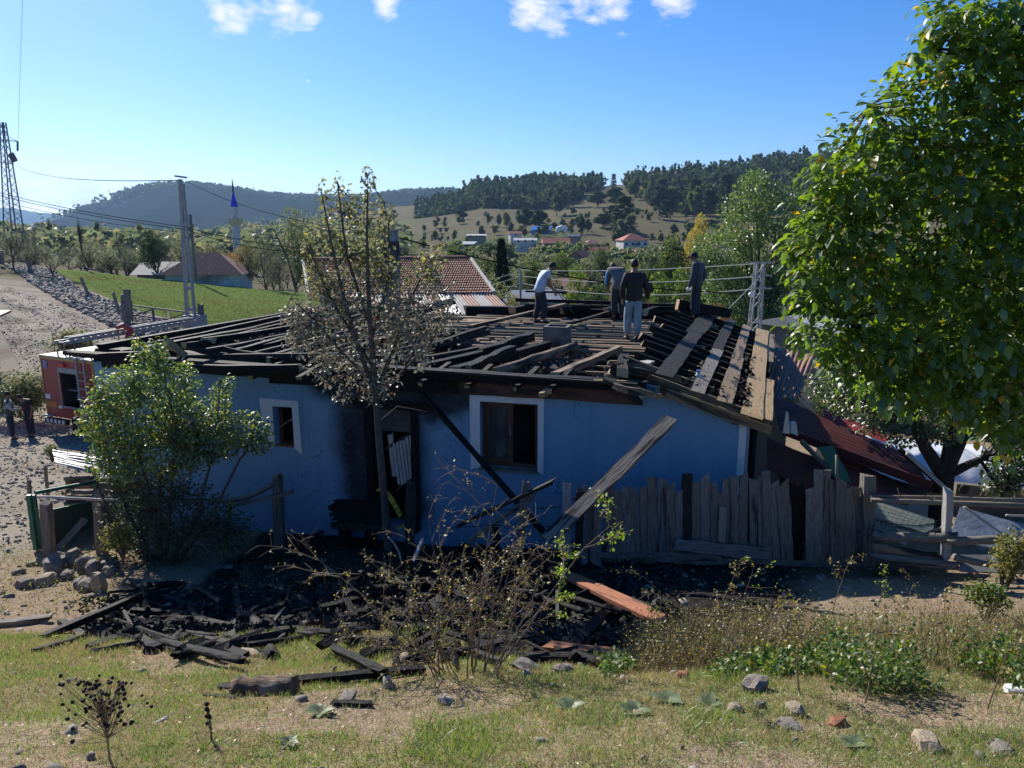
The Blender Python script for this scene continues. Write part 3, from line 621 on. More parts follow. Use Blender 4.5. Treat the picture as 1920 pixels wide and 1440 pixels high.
# ---------------- roof deck
def part_on(name, s0, d0, z0, s1, d1, z1, w, h, m, **k): return timber(name, H(s0, d0, z0), H(s1, d1, z1), w, h, m, house, **k)
def sheetH(name, s0, s1, d0, d1, z, m, amp, n=40, seed=0, kind=None):
    V = []; F = []; nn = int(n * (d1 - d0) / (s1 - s0)) + 2
    for j in range(nn + 1):
        for i in range(n + 1):
            p = H(s0 + (s1 - s0) * i / n, d0 + (d1 - d0) * j / nn, z); p.z += amp * (noise.noise(Vector((p.x * 1.3, p.y * 1.3, seed))) + .6 * noise.noise(Vector((p.x * 4, p.y * 4, seed)))); V.append(p)
    for j in range(nn):
        for i in range(n): a = j * (n + 1) + i; F.append((a, a + 1, a + n + 2, a + n + 1))
    me = bpy.data.meshes.new(name); me.from_pydata(V, [], F); o = link(name, me, m, house, None); return o
sheetH('roof_deck', S0 + .2, -1.6, .1, DEP - .1, ZT - .1, m_ash, .07, 60, 1)
sheetH('roof_deck', -1.6, .95, .25, 3.3, ZT - .09, m_soilfill, .06, 40, 2)
sheetH('roof_deck', -1.6, 2.2, 3.2, DEP - .1, ZT - .12, m_ash, .03, 40, 3)
# ceiling logs
rr = random.Random(3)
d = 3.25; k = 0
LOGM = [m_log, m_log, m_brownp, m_charb]
while d < DEP - .6:
    sL = -4.2 + rr.uniform(-.5, .5) + (0 if d > 4.5 else 1.6); part_on('log', sL, d, ZT - .02 + rr.uniform(-.02, .02), 2.35 + rr.uniform(-.5, .5) + .02 * k, d + rr.uniform(-.06, .06), ZT - .02, .19, .18, rr.choice(LOGM), rnd=True, segs=7, rough=.1, endm=m_end)
    d += .36 if d < 6 else .42; k += 1
# front plate, eave beam and fascia
e0 = PW(560, 694)[0]
part_on('eave_beam', -2.9, -.12, ZT + .1, 2.3, -.15, ZT + .03, .2, .17, m_char, segs=9)
part_on('eave_beam', -2.6, -.3, ZT + .18, 2.2, -.34, ZT + .1, .07, .035, m_charb, segs=9)
part_on('fascia_board', -.9, -.11, ZT - .12, 2.25, -.12, ZT - .16, .035, .26, m_fascia, segs=7)
part_on('fascia_board', -4.6, -.1, ZT - .1, -.9, -.1, ZT - .12, .05, .3, m_char, segs=7)
part_on('fascia_board', -8.3, -.1, ZT - .02, -4.6, -.1, ZT - .06, .05, .22, m_char, segs=7)
part_on('eave_board', -8.6, -.45, ZT + .22, -4.0, -.42, ZT + .12, .22, .045, m_charb, segs=6)
part_on('eave_board', -8.9, -.2, ZT + .16, -5.0, -.55, ZT + .02, .12, .05, m_charb, segs=6)
part_on('eave_board', -8.4, .15, ZT + .2, -4.6, .2, ZT + .16, .3, .05, m_char, segs=6)
for s, L in ((-1.3, .9), (-.5, .8), (.35, .9), (.95, .95), (-3.6, .9), (-4.4, 1.2)): part_on('rafter_end', s, .35, ZT + .16, s - .16 * L, -.55 * L, ZT - .05, .09, .07, RB.choice([m_char, m_charb]), endm=m_end)
part_on('rafter_end', .83, .2, ZT - .0, .66, -.5, ZT - .13, .08, .09, m_tan)
# tie beams over the front bays
for s, a, b, dd, m, w_ in ((-3.4, 0, 2.6, 1.1, m_char, .14), (-2.5, 0, 2.8, 1.2, m_charb, .12), (-1.75, .05, 2.9, .9, m_char, .17), (-1.05, .05, 3.2, .75, m_char, .17), (-.35, .1, 3.3, .65, m_log, .2), (.75, .05, 3.1, .5, m_brownp, .13), (1.65, .1, 3.0, .6, m_brownp, .12)):
    part_on('tie_beam', s, a, ZT + .1, s + dd, b, ZT + .12, w_, w_ * .9, m, rnd=(m is m_log), segs=7, endm=m_end)
for d in (.75, 1.35, 1.95, 2.6): part_on('joist', .7, d, ZT - .04, 2.3, d - .02, ZT - .06, .09, .16, m_char, segs=4); 
for d in (.78, 1.38, 1.98, 2.63): part_on('batten', .8, d, ZT + .05, 2.2, d - .02, ZT + .045, .035, .03, m_tan, segs=4)
# corner wreckage at the front of the valley
for a in [(1.85, -.5, .08, 2.6, -.25, -.1, .16, .1, m_brownp), (1.65, -.3, .16, 2.3, -.55, -.05, .14, .06, m_charb), (1.9, -.1, .22, 1.75, .9, .3, .16, .2, m_char), (1.7, .1, .26, 2.3, .25, .16, .1, .2, m_charb), (1.5, -.35, .13, 2.3, -.1, .1, .05, .03, m_tan), (2.5, -.2, .0, 3.0, .1, -.1, .1, .12, m_charb), (2.0, .9, .2, 2.2, 1.15, .22, .22, .04, m_palew)]:
    part_on('broken_board', a[0], a[1], ZT + a[2], a[3], a[4], ZT + a[5], a[6], a[7], a[8], rough=.35, segs=4, endm=m_end)
# right roof slope: rafters running down to the side eave, planks along the slope
def zs_(s): return ZT + .14 - (s - SR) / (S1 - SR) * (ZT - zr) * 1.0
RE = S1 + .33
for k in range(15):
    d = .0 + k * .66; top = 1.75 + rr.uniform(-.25, .25)
    if k == 0: top = 2.35
    part_on('rafter', top, d + rr.uniform(-.05, .05), zs_(top), RE, d, zs_(RE), .075, .15, m_brownp if k in (0, 1) else m_char, segs=6, rough=.08, endm=m_end)
for (s, a, b, w_, m) in ((2.62, .1, 2.7, .3, m_charb), (2.62, 2.72, 5.6, .3, m_charb), (2.62, 5.6, 10.2, .42, m_charb), (3.42, -.1, 4.4, .24, m_old), (3.42, 4.4, 9.9, .24, m_charb), (4.02, -.1, 4.2, .26, m_brownp), (4.02, 4.22, 9.8, .22, m_brownp), (4.62, -.22, 9.9, .34, m_tan), (4.92, -.28, 3.1, .2, m_tan), (4.93, 5.2, 9.8, .2, m_brownp)):
    s = SR + (s - 2.35) * (RE - SR) / 2.62
    part_on('roof_board', s, a, zs_(s) + .09, s + .02, b, zs_(s) + .09, w_, .028, m, segs=9, rough=.09, up=Vector((HE.x * .25, HE.y * .25, 1)))
for k in range(11):
    d = k * .66; t0_ = 2.5 + rr.uniform(0, .8); t1_b = min(t0_ + rr.uniform(.7, 1.6), RE - .1); part_on('batten', t0_, d - .02, zs_(t0_) + .083, t1_b, d - .02, zs_(t1_b) + .083, .05, .018, rr.choice([m_tan, m_brownp]), segs=3)
part_on('verge_board', 2.5, -.16, zs_(2.5) - .1, RE + .05, -.16, zs_(RE) - .1, .035, .16, m_brownp, segs=6)
part_on('verge_strip', 2.9, -.2, zs_(2.9) - .01, RE, -.2, zs_(RE) - .01, .03, .035, m_tan, segs=6)
part_on('eave_beam', S1 - .15, 0, zr - .03, S1 - .15, DEP, zr - .03, .16, .14, m_brownp)
# dark infill below rafters of the right part (burnt ceiling remains)
sheetH('roof_deck', 2.3, S1 - .2, .4, DEP - .1, zr - .35, m_ash, .08, 20, 5)
bits = []
for k in range(900):
    s = 4.2 + rr.random() * .32 if rr.random() < .75 else 3.0 + rr.random() * 1.2; s = SR + (s - 2.35) * (RE - SR) / 2.62; d = rr.uniform(.1, 5) if rr.random() < .7 else rr.uniform(.1, 1.2)
    bits.append(H(s, d, zs_(s) + .02 + rr.random() * .07))
P = np.array([tuple(p) for p in bits]); V, F = scatter(*TUFT, P, rv(len(P)), rv(len(P)), rng.uniform(.04, .12, len(P)))
tag(link('burnt_shingle', rawmesh('burnt_shingle', V, F), m_char, house), kind='stuff')
# loose debris on the deck
bits = []; 
for k in range(5200):
    s = rr.uniform(-8.2, 1.6); d = abs(rr.gauss(0, 2.6)) + .2
    if d > 9 or (s > .5 and d > 3): continue
    bits.append(H(s, d, ZT - .07 + rr.random() * .1))
P = np.array([tuple(p) for p in bits]); V, F = scatter(*TUFT, P, rv(len(P)), rv(len(P)), rng.uniform(.03, .13, (len(P), 3)) * np.array([1, 1.6, .5]))
m_deb = mat('deck_debris', (.03, .028, .026), (.11, .095, .08), 3, .9, 0, c3=(.2, .15, .1), s3=.9, t3=.6, world=True, island=.6)
tag(link('roof_debris', rawmesh('roof_debris', V, F), m_deb, house), kind='stuff')
# back of the roof: wall plate, fallen purlins, beam ends
part_on('wall_plate', -4.6, DEP - .15, ZT + .1, 2.4, DEP - .1, ZT + .08, .28, .26, m_char, segs=9)
part_on('purlin', -3.0, DEP - .3, ZT + .46, .5, DEP - .2, ZT + .43, .1, .09, m_char, segs=7); part_on('purlin', .3, DEP - .5, ZT + .42, 2.6, DEP - .3, ZT + .42, .1, .08, m_char, segs=7)
part_on('purlin', -2.6, DEP - .6, ZT + .33, 2.5, DEP - .5, ZT + .36, .12, .1, m_char, segs=7)
for s, z in ((-1.8, .3), (-1.2, .3), (.1, .33), (1.2, .33), (-2.6, .28)): part_on('beam_end', s - .25, DEP - 1.1, ZT + z - .05, s + .25, DEP + .2, ZT + z, .17, .18, m_char, endm=m_end)
part_on('ridge_beam', 1.75, DEP - .9, ZT + .5, 3.1, DEP - .3, ZT + .22, .2, .26, m_char, endm=m_end, segs=5, broken=False)
part_on('strut', -.9, 6.2, ZT + .1, .1, 8.8, ZT + .3, .09, .07, m_charb); part_on('strut', -2.9, 5.4, ZT + .15, -1.4, 8.9, ZT + .4, .12, .08, m_log)
# collapsed rafters over the left half
def lay(u0, v0, z0, u1, v1, z1, w_, m, name='fallen_rafter', h=None):
    p = PZ(u0, v0, z0); q = PZ(u1, v1, z1); return timber(name, p, q, w_, h or w_, m, house, rough=.2, segs=6, endm=m_end)
for a in [(225, 664, .18, 560, 606, .3, .16, m_char), (235, 672, .15, 700, 668, .2, .12, m_charb), (330, 652, .2, 400, 640, .4, .12, m_char), (300, 690, .1, 560, 690, .18, .12, m_char), (380, 640, .35, 620, 604, .4, .12, m_char),
          (430, 662, .2, 610, 616, .3, .12, m_char), (500, 676, .15, 640, 640, .2, .11, m_charb), (345, 648, .5, 420, 668, .18, .1, m_charb), (310, 640, .55, 345, 668, .2, .13, m_tan), (290, 640, .45, 330, 660, .2, .1, m_log),
          (560, 660, .15, 700, 628, .2, .13, m_char), (640, 690, .1, 800, 640, .15, .14, m_charb), (600, 672, .2, 760, 672, .2, .11, m_char), (700, 676, .12, 830, 640, .2, .14, m_char), (730, 655, .2, 850, 625, .2, .12, m_char), (480, 640, .25, 560, 650, .15, .1, m_char),
          (900, 662, .15, 1000, 630, .25, .18, m_char), (880, 690, .15, 960, 655, .2, .15, m_char), (545, 612, .4, 640, 600, .3, .12, m_char), (420, 655, .3, 520, 672, .1, .1, m_charb), (180, 670, .25, 330, 662, .3, .12, m_char), (120, 660, .2, 260, 675, .12, .1, m_charb), (560, 640, .12, 700, 655, .12, .1, m_charb),
          (250, 668, .1, 300, 655, .3, .1, m_char), (620, 630, .15, 700, 612, .3, .13, m_char), (780, 610, .2, 850, 590, .4, .12, m_log)]:
    lay(a[0], a[1], ZT + a[2], a[3], a[4], ZT + a[5], a[6], a[7])
# more charred rafters closing the left slope
for k in range(13):
    s = -8.3 + k * .48 + rr.uniform(-.2, .2); d = .1 + .5 * rr.random(); L = rr.uniform(1.6, 4.2)
    part_on('rafter', s, d, ZT + .12, s + .9 + rr.uniform(-.1, .3), d + L, ZT + .12 + rr.uniform(.05, .3), .09, .13, rr.choice([m_char, m_char, m_charb]), segs=5, rough=.2)
for k in range(7):
    s = -8.2 + k * .5; d = 4.5 + rr.uniform(-.6, 1.5); part_on('rafter', s, d, ZT + .2, s + rr.uniform(-.3, .9), DEP, ZT + .25 + rr.uniform(0, .15), .1, .13, rr.choice([m_char, m_char, m_charb]), segs=5, rough=.2)
part_on('purlin', -8.4, .0, ZT + .25, -7.9, DEP, ZT + .3, .14, .14, m_char, segs=6)
# chimneys
cpx = PZ(1045, 651, ZT)
mb = MB(); hw = .27
for a, b in (((-hw, -hw, 0), (hw, -hw + .07, .56)), ((-hw, hw - .07, 0), (hw, hw, .56)), ((-hw, -hw + .07, 0), (-hw + .07, hw - .07, .56)), ((hw - .07, -hw + .07, 0), (hw, hw - .07, .56))): mb.box(a, b)
ch = link('chimney_stub', mb.mesh('chimney_stub'), m_stucco, house, Matrix.Translation(cpx + Vector((0, 0, -.08))) @ Matrix.Rotation(-AL, 4, 'Z'))
cpx = PZ(736, 612, ZT); cz = PY(736, 452, cpx.y).z - ZT
mb = MB(); mb.box((-.19, -.19, -.1), (.19, .19, cz)); ch = link('chimney', mb.mesh('chimney'), m_stucco, house, Matrix.Translation(cpx) @ Matrix.Rotation(-AL, 4, 'Z'))
mb = MB()
for x in (-.13, .13):
    for y in (-.13, .13): mb.box((x - .05, y - .05, cz), (x + .05, y + .05, cz + .26))
mb.box((-.22, -.22, cz + .26), (.22, .22, cz + .3)); link('chimney_cap', mb.mesh('chimney_cap'), m_conc, ch if False else house, Matrix.Translation(cpx) @ Matrix.Rotation(-AL, 4, 'Z'))
# things on the roof
bp = PZ(1308, 722, zs_(3.2)); mb = MB(); mb.tube([(0, 0, 0), (0, 0, .05), (0, 0, .12), (0, 0, .2), (0, 0, .23)], [.13, .14, .1, .035, .03], 12)
bt = empty('plastic_canister', bp, 'small translucent white canister with blue cap on the right roof slope', 'canister')
link('body', mb.mesh('body', True), m_plast, bt, Matrix.Translation(bp)); mb = MB(); mb.tube([(0, 0, .23), (0, 0, .27)], .035, 10); link('cap', mb.mesh('cap'), mat('blue_cap', (.1, .2, .6), None, 5, .5, 0), bt, Matrix.Translation(bp))
# ================================================================== people
def skinmesh(name, verts, edges, rads, sub=1, root=0):
    me = bpy.data.meshes.new(name); me.from_pydata(verts, edges, []); o = bpy.data.objects.new(name, me); col.objects.link(o)
    sk = o.modifiers.new('s', 'SKIN'); sk.use_smooth_shade = True
    for i, r in enumerate(rads):
        d = me.skin_vertices[0].data[i]; d.radius = r if isinstance(r, tuple) else (r, r); d.use_root = (i == root)
    if sub: ss = o.modifiers.new('u', 'SUBSURF'); ss.levels = sub; ss.render_levels = sub
    dg = bpy.context.evaluated_depsgraph_get(); ev = o.evaluated_get(dg); m2 = bpy.data.meshes.new_from_object(ev); m2.name = name
    bpy.data.objects.remove(o); bpy.data.meshes.remove(me); return m2
m_skin = mat('skin', (.3, .17, .11), (.25, .14, .09), 6, .6, .1); m_hair = mat('dark_hair', (.015, .012, .01), None, 20, .7, .4)
m_shoe = mat('black_shoe', (.02, .02, .02), None, 8, .6, .1)
def joinmesh(me, mb):
    n = len(me.vertices); bm = bmesh.new(); bm.from_mesh(me); t = bpy.data.meshes.new('t'); t.from_pydata(mb.v, [], mb.f); bm.from_mesh(t); bm.to_mesh(me); bm.free(); bpy.data.meshes.remove(t)
    me.polygons.foreach_set('use_smooth', [True] * len(me.polygons))
def person(p, face, label, shirt, trousers, J, cap=None, sleeves='long', vest=None, scale=1, group=None):
    """J: joint dictionary, local x right, y forward, z up (metres, standing 1.75)"""
    root = empty('person', p, label, 'person', group)
    mw = Matrix.Translation(p) @ Matrix.Rotation(face, 4, 'Z') @ Matrix.Scale(scale, 4)
    V = lambda k: Vector(J[k])
    names = ['pel', 'spine', 'chest', 'neck', 'chin', 'head']
    rad = {'pel': (.15, .11), 'spine': (.14, .10), 'chest': (.175, .115), 'neck': .07, 'chin': .068, 'head': .07}
    vs_ = [V(n) for n in names]; rs = [rad[n] for n in names]; es = [(i, i + 1) for i in range(5)]
    def add(pt, r, par): vs_.append(Vector(pt)); rs.append(r); es.append((par, len(vs_) - 1)); return len(vs_) - 1
    hd = (V('head') - V('neck')).normalized(); fw = Vector(J.get('look', (0, 1, 0))).normalized()
    side = hd.cross(fw).normalized(); fo = (fw - hd * fw.dot(hd)).normalized()
    arms = {}
    for s, t in ((-1, 'l'), (1, 'r')):
        a = add(V('sh' + t), .062, 2); b = add(V('el' + t), .045, a); c = add(V('wr' + t), .03, b); hdn = (V('wr' + t) - V('el' + t)).normalized(); e = add(V('wr' + t) + hdn * .07, (.04, .022), c); arms[t] = (a, b, c, e, hdn)
        a = add(V('hip' + t), .09, 0); b = add(V('kn' + t), .062, a); c = add(V('an' + t), .043, b); fd = Vector(J.get('toe' + t, (0, 1, 0))).normalized(); add(V('an' + t) + fd * .14 + Vector((0, 0, -.05)), .035, c)
    body = skinmesh('person_body', vs_, es, rs, 1)
    mb = MB()
    for t in 'lr':
        e = V('wr' + t) + arms[t][4] * .075; h = arms[t][4]; sd_ = h.cross(Vector((0, 1, 0.01))).normalized(); dn = sd_.cross(h)
        for i in range(4):
            o_ = dn * (.028 - .018 * i); l = (.07, .08, .075, .06)[i]; b0 = e + o_; mb.tube([b0 - h * .02, b0 + h * l * .5, b0 + h * l * .8 + sd_ * l * .35], [.0095, .009, .007], 5)
        mb.tube([e - h * .03 + dn * .025, e + h * .01 + dn * .055, e + h * .045 + dn * .06], [.011, .01, .008], 5)
    def ell(c, a, b, d, sub=2, cut=None):
        bm = bmesh.new(); bmesh.ops.create_icosphere(bm, subdivisions=sub, radius=1); n = len(mb.v); pts = []
        for v in bm.verts:
            x, y, z = v.co; jaw = 1 - .22 * max(0, -z) if cut is None else 1
            pts.append(tuple(c + side * x * a * jaw + fo * y * b * jaw + hd * z * d))
        r = (pts, [tuple(v.index for v in f.verts) for f in bm.faces]); bm.free(); return r
    def putell(m_, *a, **k): v, f = ell(*a, **k); n = len(m_.v); m_.v += v; m_.f += [tuple(i + n for i in q) for q in f]
    hc = V('head') + hd * .02
    putell(mb, hc, .078, .098, .122); putell(mb, hc + fo * .1 - hd * .025, .014, .02, .026, sub=1)
    for s_ in (-1, 1): putell(mb, hc + side * s_ * .08 - hd * .015, .012, .02, .03, sub=1); putell(mb, hc + side * s_ * .032 + fo * .088 + hd * .008, .012, .008, .008, sub=1)
    putell(mb, hc + fo * .087 - hd * .062, .026, .01, .008, sub=1)
    joinmesh(body, mb); link('body', body, m_skin, root, mw)
    # shirt
    gv = [V('pel') - (V('spine') - V('pel')) * .7, V('pel'), V('spine'), V('chest'), V('chest') * .35 + V('neck') * .65]; gr = [(.215, .165), (.205, .16), (.2, .15), (.235, .155), (.11, .1)]; ge = [(0, 1), (1, 2), (2, 3), (3, 4)]
    for t in 'lr':
        k = len(gv); gv += [V('sh' + t), V('el' + t) if sleeves == 'long' else V('sh' + t) * .35 + V('el' + t) * .65]; gr += [.098, .075 if sleeves == 'long' else .085]; ge += [(3, k), (k, k + 1)]
        if sleeves == 'long': gv.append(V('wr' + t)); gr.append(.055); ge.append((k + 1, k + 2))
    link('shirt', skinmesh('shirt', gv, ge, gr, 1), shirt, root, mw)
    gv = [V('pel') + (V('spine') - V('pel')) * .5, V('pel') - Vector((0, 0, .03))]; gr = [(.19, .145), (.195, .15)]; ge = [(0, 1)]
    for t in 'lr': k = len(gv); gv += [V('hip' + t) - Vector((0, 0, .04)), V('kn' + t), V('an' + t) + Vector((0, 0, .02))]; gr += [.125, .1, .085]; ge += [(1, k), (k, k + 1), (k + 1, k + 2)]
    link('trousers', skinmesh('trousers', gv, ge, gr, 1), trousers, root, mw)
    for t in 'lr':
        fd = Vector(J.get('toe' + t, (0, 1, 0))).normalized(); a = V('an' + t)
        link('shoe', skinmesh('shoe', [a + Vector((0, 0, -.01)), a + Vector((0, 0, -.055)), a + fd * .09 + Vector((0, 0, -.06)), a + fd * .18 + Vector((0, 0, -.065))], [(0, 1), (1, 2), (2, 3)], [.065, .065, .06, .05], 1), m_shoe, root, mw)
    hm_ = cap or m_hair
    hb_ = MB(); putell(hb_, hc + hd * .022 - fo * .014, .087, .104, .112, cut=1)
    link('cap' if cap else 'hair', hb_.mesh('hair', True), hm_, root, mw)
    if cap:
        mb = MB(); c = hc + hd * .05 + fo * .085; q = side * .07; w2 = fo * .08 - hd * .01; mb.quadbox([c - q, c + q, c + q * .7 + w2, c - q * .7 + w2, c - q + hd * .015, c + q + hd * .015, c + q * .7 + w2 + hd * .012, c - q * .7 + w2 + hd * .012]); link('cap_peak', mb.mesh('cap_peak'), cap, root, mw)
    if vest:
        vv = [V('spine') * .6 + V('pel') * .4, V('spine'), V('chest'), V('chest') * .55 + V('neck') * .45]; link('vest', skinmesh('vest', vv, [(0, 1), (1, 2), (2, 3)], [(.185, .14), (.175, .13), (.205, .145), (.13, .1)], 1), vest, root, mw)
    return root, mw
def J0(**k):
    d = dict(pel=(0, 0, .95), spine=(0, 0, 1.12), chest=(0, 0, 1.33), neck=(0, .01, 1.49), chin=(0, .025, 1.56), head=(0, .03, 1.64), crown=(0, .02, 1.71),
             shl=(-.19, 0, 1.41), shr=(.19, 0, 1.41), ell=(-.245, -.02, 1.13), elr=(.245, -.02, 1.13), wrl=(-.25, .06, .89), wrr=(.25, .06, .89),
             hipl=(-.085, 0, .92), hipr=(.085, 0, .92), knl=(-.1, .02, .5), knr=(.1, .02, .5), anl=(-.11, 0, .09), anr=(.11, 0, .09)); d.update(k); return d
m_blueshirt = mat('light_blue_shirt', (.5, .57, .68), (.42, .49, .6), 7, .85, .5); m_greysh = mat('grey_shirt', (.17, .165, .155), (.12, .115, .11), 7, .9, .5)
m_jacket = mat('dark_brown_jacket', (.028, .022, .021), (.018, .015, .015), 7, .8, .5); m_jeans = mat('light_blue_jeans', (.26, .36, .42), (.16, .24, .3), 5, .9, .5)
m_dtrs = mat('dark_trousers', (.035, .038, .045), (.022, .024, .03), 6, .9, .4); m_navy = mat('dark_navy_clothes', (.018, .025, .045), (.012, .015, .028), 6, .85, .4); m_slate = mat('slate_jacket', (.055, .068, .085), (.035, .045, .06), 6, .85, .5)
m_capm = mat('dark_cap', (.02, .02, .025), None, 8, .8, .2); m_bluev = mat('bright_blue_sleeve', (.05, .3, .7), None, 8, .8, .2)
# man with a long bar, bending forward, facing right
p = PZ(1012, 606, ZT + .05)
J = J0(pel=(0, -.02, .93), spine=(0, .04, 1.1), chest=(0, .13, 1.28), neck=(0, .24, 1.41), chin=(0, .29, 1.45), head=(0, .33, 1.51), crown=(0, .35, 1.58), look=(0, .8, -.6), shl=(-.18, .16, 1.36), shr=(.18, .16, 1.36), ell=(-.2, .24, 1.09), elr=(.2, .22, 1.09), wrl=(-.12, .42, .9), wrr=(.14, .36, .86), anl=(-.12, -.1, .09), anr=(.1, .08, .09), knl=(-.1, .0, .5), knr=(.1, .1, .5))
man1, mw1 = person(p, R(-75), 'stooping man in light blue short sleeved shirt and dark cap holding a bar', m_blueshirt, m_dtrs, J, cap=m_capm, sleeves='short', scale=.98)
hnd = mw1 @ Vector((.13, .42, .84)); hnd2 = mw1 @ Vector((-.12, .5, .88)); dirb = (hnd - hnd2).normalized()
bar = MB(); a = hnd2; tgt = PZ(1076, 588, ZT + .32); bar.tube([a + (a - tgt).normalized() * .1, a + (tgt - a) * .5, tgt], [.013, .013, .011], 6); o = bar.build('crowbar', m_black); tag(o, 'long thin black prying bar held by the man in light blue', 'bar')
bar = MB(); a = PY(985, 546, hnd.y + .15); b = PY(1064, 549, hnd.y + .15); bar.beam(a, b, .05, .05); o = bar.build('wooden_batten', m_char); tag(o, 'straight dark batten held level across the thighs of the man in light blue', 'batten')
# grey shirt man bent down, left arm blue
p = PZ(1158, 600, ZT + .05)
J = J0(pel=(0, -.05, .93), spine=(0, .06, 1.1), chest=(0, .2, 1.26), neck=(0, .33, 1.34), chin=(0, .4, 1.35), head=(0, .45, 1.38), crown=(0, .5, 1.43), look=(0, .5, -.9), shl=(-.18, .25, 1.32), shr=(.18, .25, 1.32), ell=(-.2, .33, 1.03), elr=(.2, .33, 1.03), wrl=(-.15, .4, .79), wrr=(.15, .42, .79))
man2, mw2 = person(p, R(12), 'man in loose grey shirt bending down with his back to the camera', m_greysh, m_dtrs, J, scale=1.03)
link('sleeve', skinmesh('sleeve', [Vector((-.2, .25, 1.31)), Vector((-.225, .33, 1.03)), Vector((-.2, .37, .9))], [(0, 1), (1, 2)], [.07, .062, .05], 1), m_bluev, man2, mw2)
# brown jacket and pale jeans, seen from behind
p = PZ(1186, 638, ZT + .06)
J = J0(ell=(-.27, -.03, 1.14), elr=(.28, -.03, 1.13), wrl=(-.24, .08, .9), wrr=(.32, .06, .9), anl=(-.1, .1, .09), anr=(.09, -.06, .09), knl=(-.1, .1, .5), look=(0, 1, -.3), head=(0, .05, 1.63), crown=(0, .06, 1.70), chin=(0, .035, 1.555))
man3, mw3 = person(p, R(5), 'man in dark brown jacket and faded light jeans walking away across the roof', m_jacket, m_jeans, J, scale=1.03)
# slate jacket on the right, looking down left, hands at his sides
p = PZ(1303, 600, ZT + .1)
J = J0(look=(0, .8, -.6), neck=(0, .03, 1.48), chin=(0, .07, 1.54), head=(0, .1, 1.6), crown=(0, .11, 1.67), elr=(.24, -.13, 1.15), ell=(-.26, .0, 1.12), wrl=(-.27, .1, .87), wrr=(.18, -.04, .98))
man4, mw4 = person(p, R(55), 'man in slate jacket, navy trousers and peaked cap at the far roof corner', m_slate, m_navy, J, cap=m_capm, scale=1.05)
link('glove', skinmesh('glove', [Vector((-.27, .1, .87)), Vector((-.272, .12, .8)), Vector((-.27, .13, .74))], [(0, 1), (1, 2)], [.045, .05, .035], 1), m_white, man4, mw4)
# two people at the fire engine
p = G(24, 25.6); J = J0(elr=(.22, .1, 1.14), wrr=(.12, .32, 1.1), ell=(-.22, .1, 1.14), wrl=(-.08, .34, 1.1))
m_vest = mat('white_and_dark_top', (.35, .36, .37), (.05, .05, .055), 3.5, .8, .3, lo=.48, hi=.52)
person(p, R(-60), 'person in dark top with white shoulders left of the fire engine', m_vest, m_navy, J, scale=.98)
p = G(60, 26.0); J = J0(chest=(0, .08, 1.3), spine=(0, .03, 1.1), neck=(0, .15, 1.45), chin=(0, .2, 1.5), head=(0, .23, 1.56), crown=(0, .25, 1.63), wrr=(.2, .25, .9), elr=(.22, .12, 1.12))
person(p, R(150), 'person in dark clothes with bare forearms beside the rear of the fire engine', m_jacket, m_navy, J, sleeves='short', scale=.96)

# ================================================================== fire engine
far_c = Vector((-17.1, 26.7, 0)); near_c = Vector((-14.6, 25.5, 0)); TX = (near_c - far_c).normalized(); TYv = Vector((-TX.y, TX.x, 0))    # TX along the rear, TYv forward along the vehicle
if TYv.y < 0: TYv = -TYv
tz = -7.35
m_fire = mat('fire_engine_red', (.34, .045, .05), (.28, .035, .04), 1.5, .35, .05, island=0); m_roofp = mat('dusty_roof_plate', (.5, .46, .33), (.3, .28, .22), 3, .6, .3); m_orange = mat('orange_marker', (.6, .2, .03), None, 5, .5, 0); m_gold = mat('gold_edge', (.5, .33, .08), None, 5, .5, 0)
m_lamp = mat('red_lamp', (.8, .04, .03), None, 5, .3, 0)
truck = empty('fire_engine', far_c + TX * 1.45 + TYv * 3.2 + Vector((0, 0, tz)), 'red fire engine with open rear locker and ladder on its roof behind the bush', 'fire engine')
TF = Matrix((TX, TYv, Vector((0, 0, 1)))).transposed().to_4x4(); TF.translation = far_c + Vector((0, 0, tz)); WID = (near_c - far_c).length
def tb(name, boxes, m, lab=None, p=truck):
    mb = MB()
    for a, b in boxes: mb.box(a, b)
    me = mb.mesh(name); c = recenter(me); o = link(name, me, m, p, TF @ Matrix.Translation(c))
    if lab: o['label'] = lab
    return o
W_, HT = WID, 2.72; lz = .5
tb('body', [((0, 0, lz), (.95, .06, HT)), ((1.95, 0, .25), (W_, .06, HT)), ((.95, 0, 2.32), (1.95, .06, HT)), ((.95, 0, lz), (1.95, .06, .95)), ((0, .06, lz), (.05, 6.2, HT)), ((W_ - .05, .06, lz), (W_, 6.2, HT)), ((.05, 6.1, lz), (W_ - .05, 6.2, HT)), ((.05, .06, lz), (W_ - .05, 6.1, lz + .08))], m_fire)
tb('roof', [((-.03, -.03, HT), (W_ + .03, 6.2, HT + .05))], m_roofp)
tb('edge_trim', [((-.035, -.02, lz), (.0, .07, HT)), ((-.02, -.05, HT - .07), (W_ + .03, -.001, HT)), ((W_, -.02, lz), (W_ + .035, .07, HT))], m_gold)
tb('locker', [((.95, .75, .95), (1.95, .8, 2.32)), ((.9, .06, .95), (.945, .8, 2.32)), ((1.955, .06, .95), (2.0, .8, 2.32))], m_dark)
tb('roller_shutter', [((.96, .0 + .012 * k, 2.32 - .05 * (k + 1)), (1.94, .02 + .012 * k, 2.32 - .05 * k - .008)) for k in range(3)], m_galv); tb('locker_shelf', [((.96, .2, 1.5), (1.94, .7, 1.53)), ((1.3, .35, 1.53), (1.32, .7, 2.2))], m_galv); tb('locker_frame', [((.9, -.03, .9), (.96, -.001, 2.38)), ((1.94, -.03, .9), (2.0, -.001, 2.38)), ((.96, -.03, 2.2), (1.94, -.001, 2.38)), ((.96, -.03, .9), (1.94, -.001, .96))], m_galv)
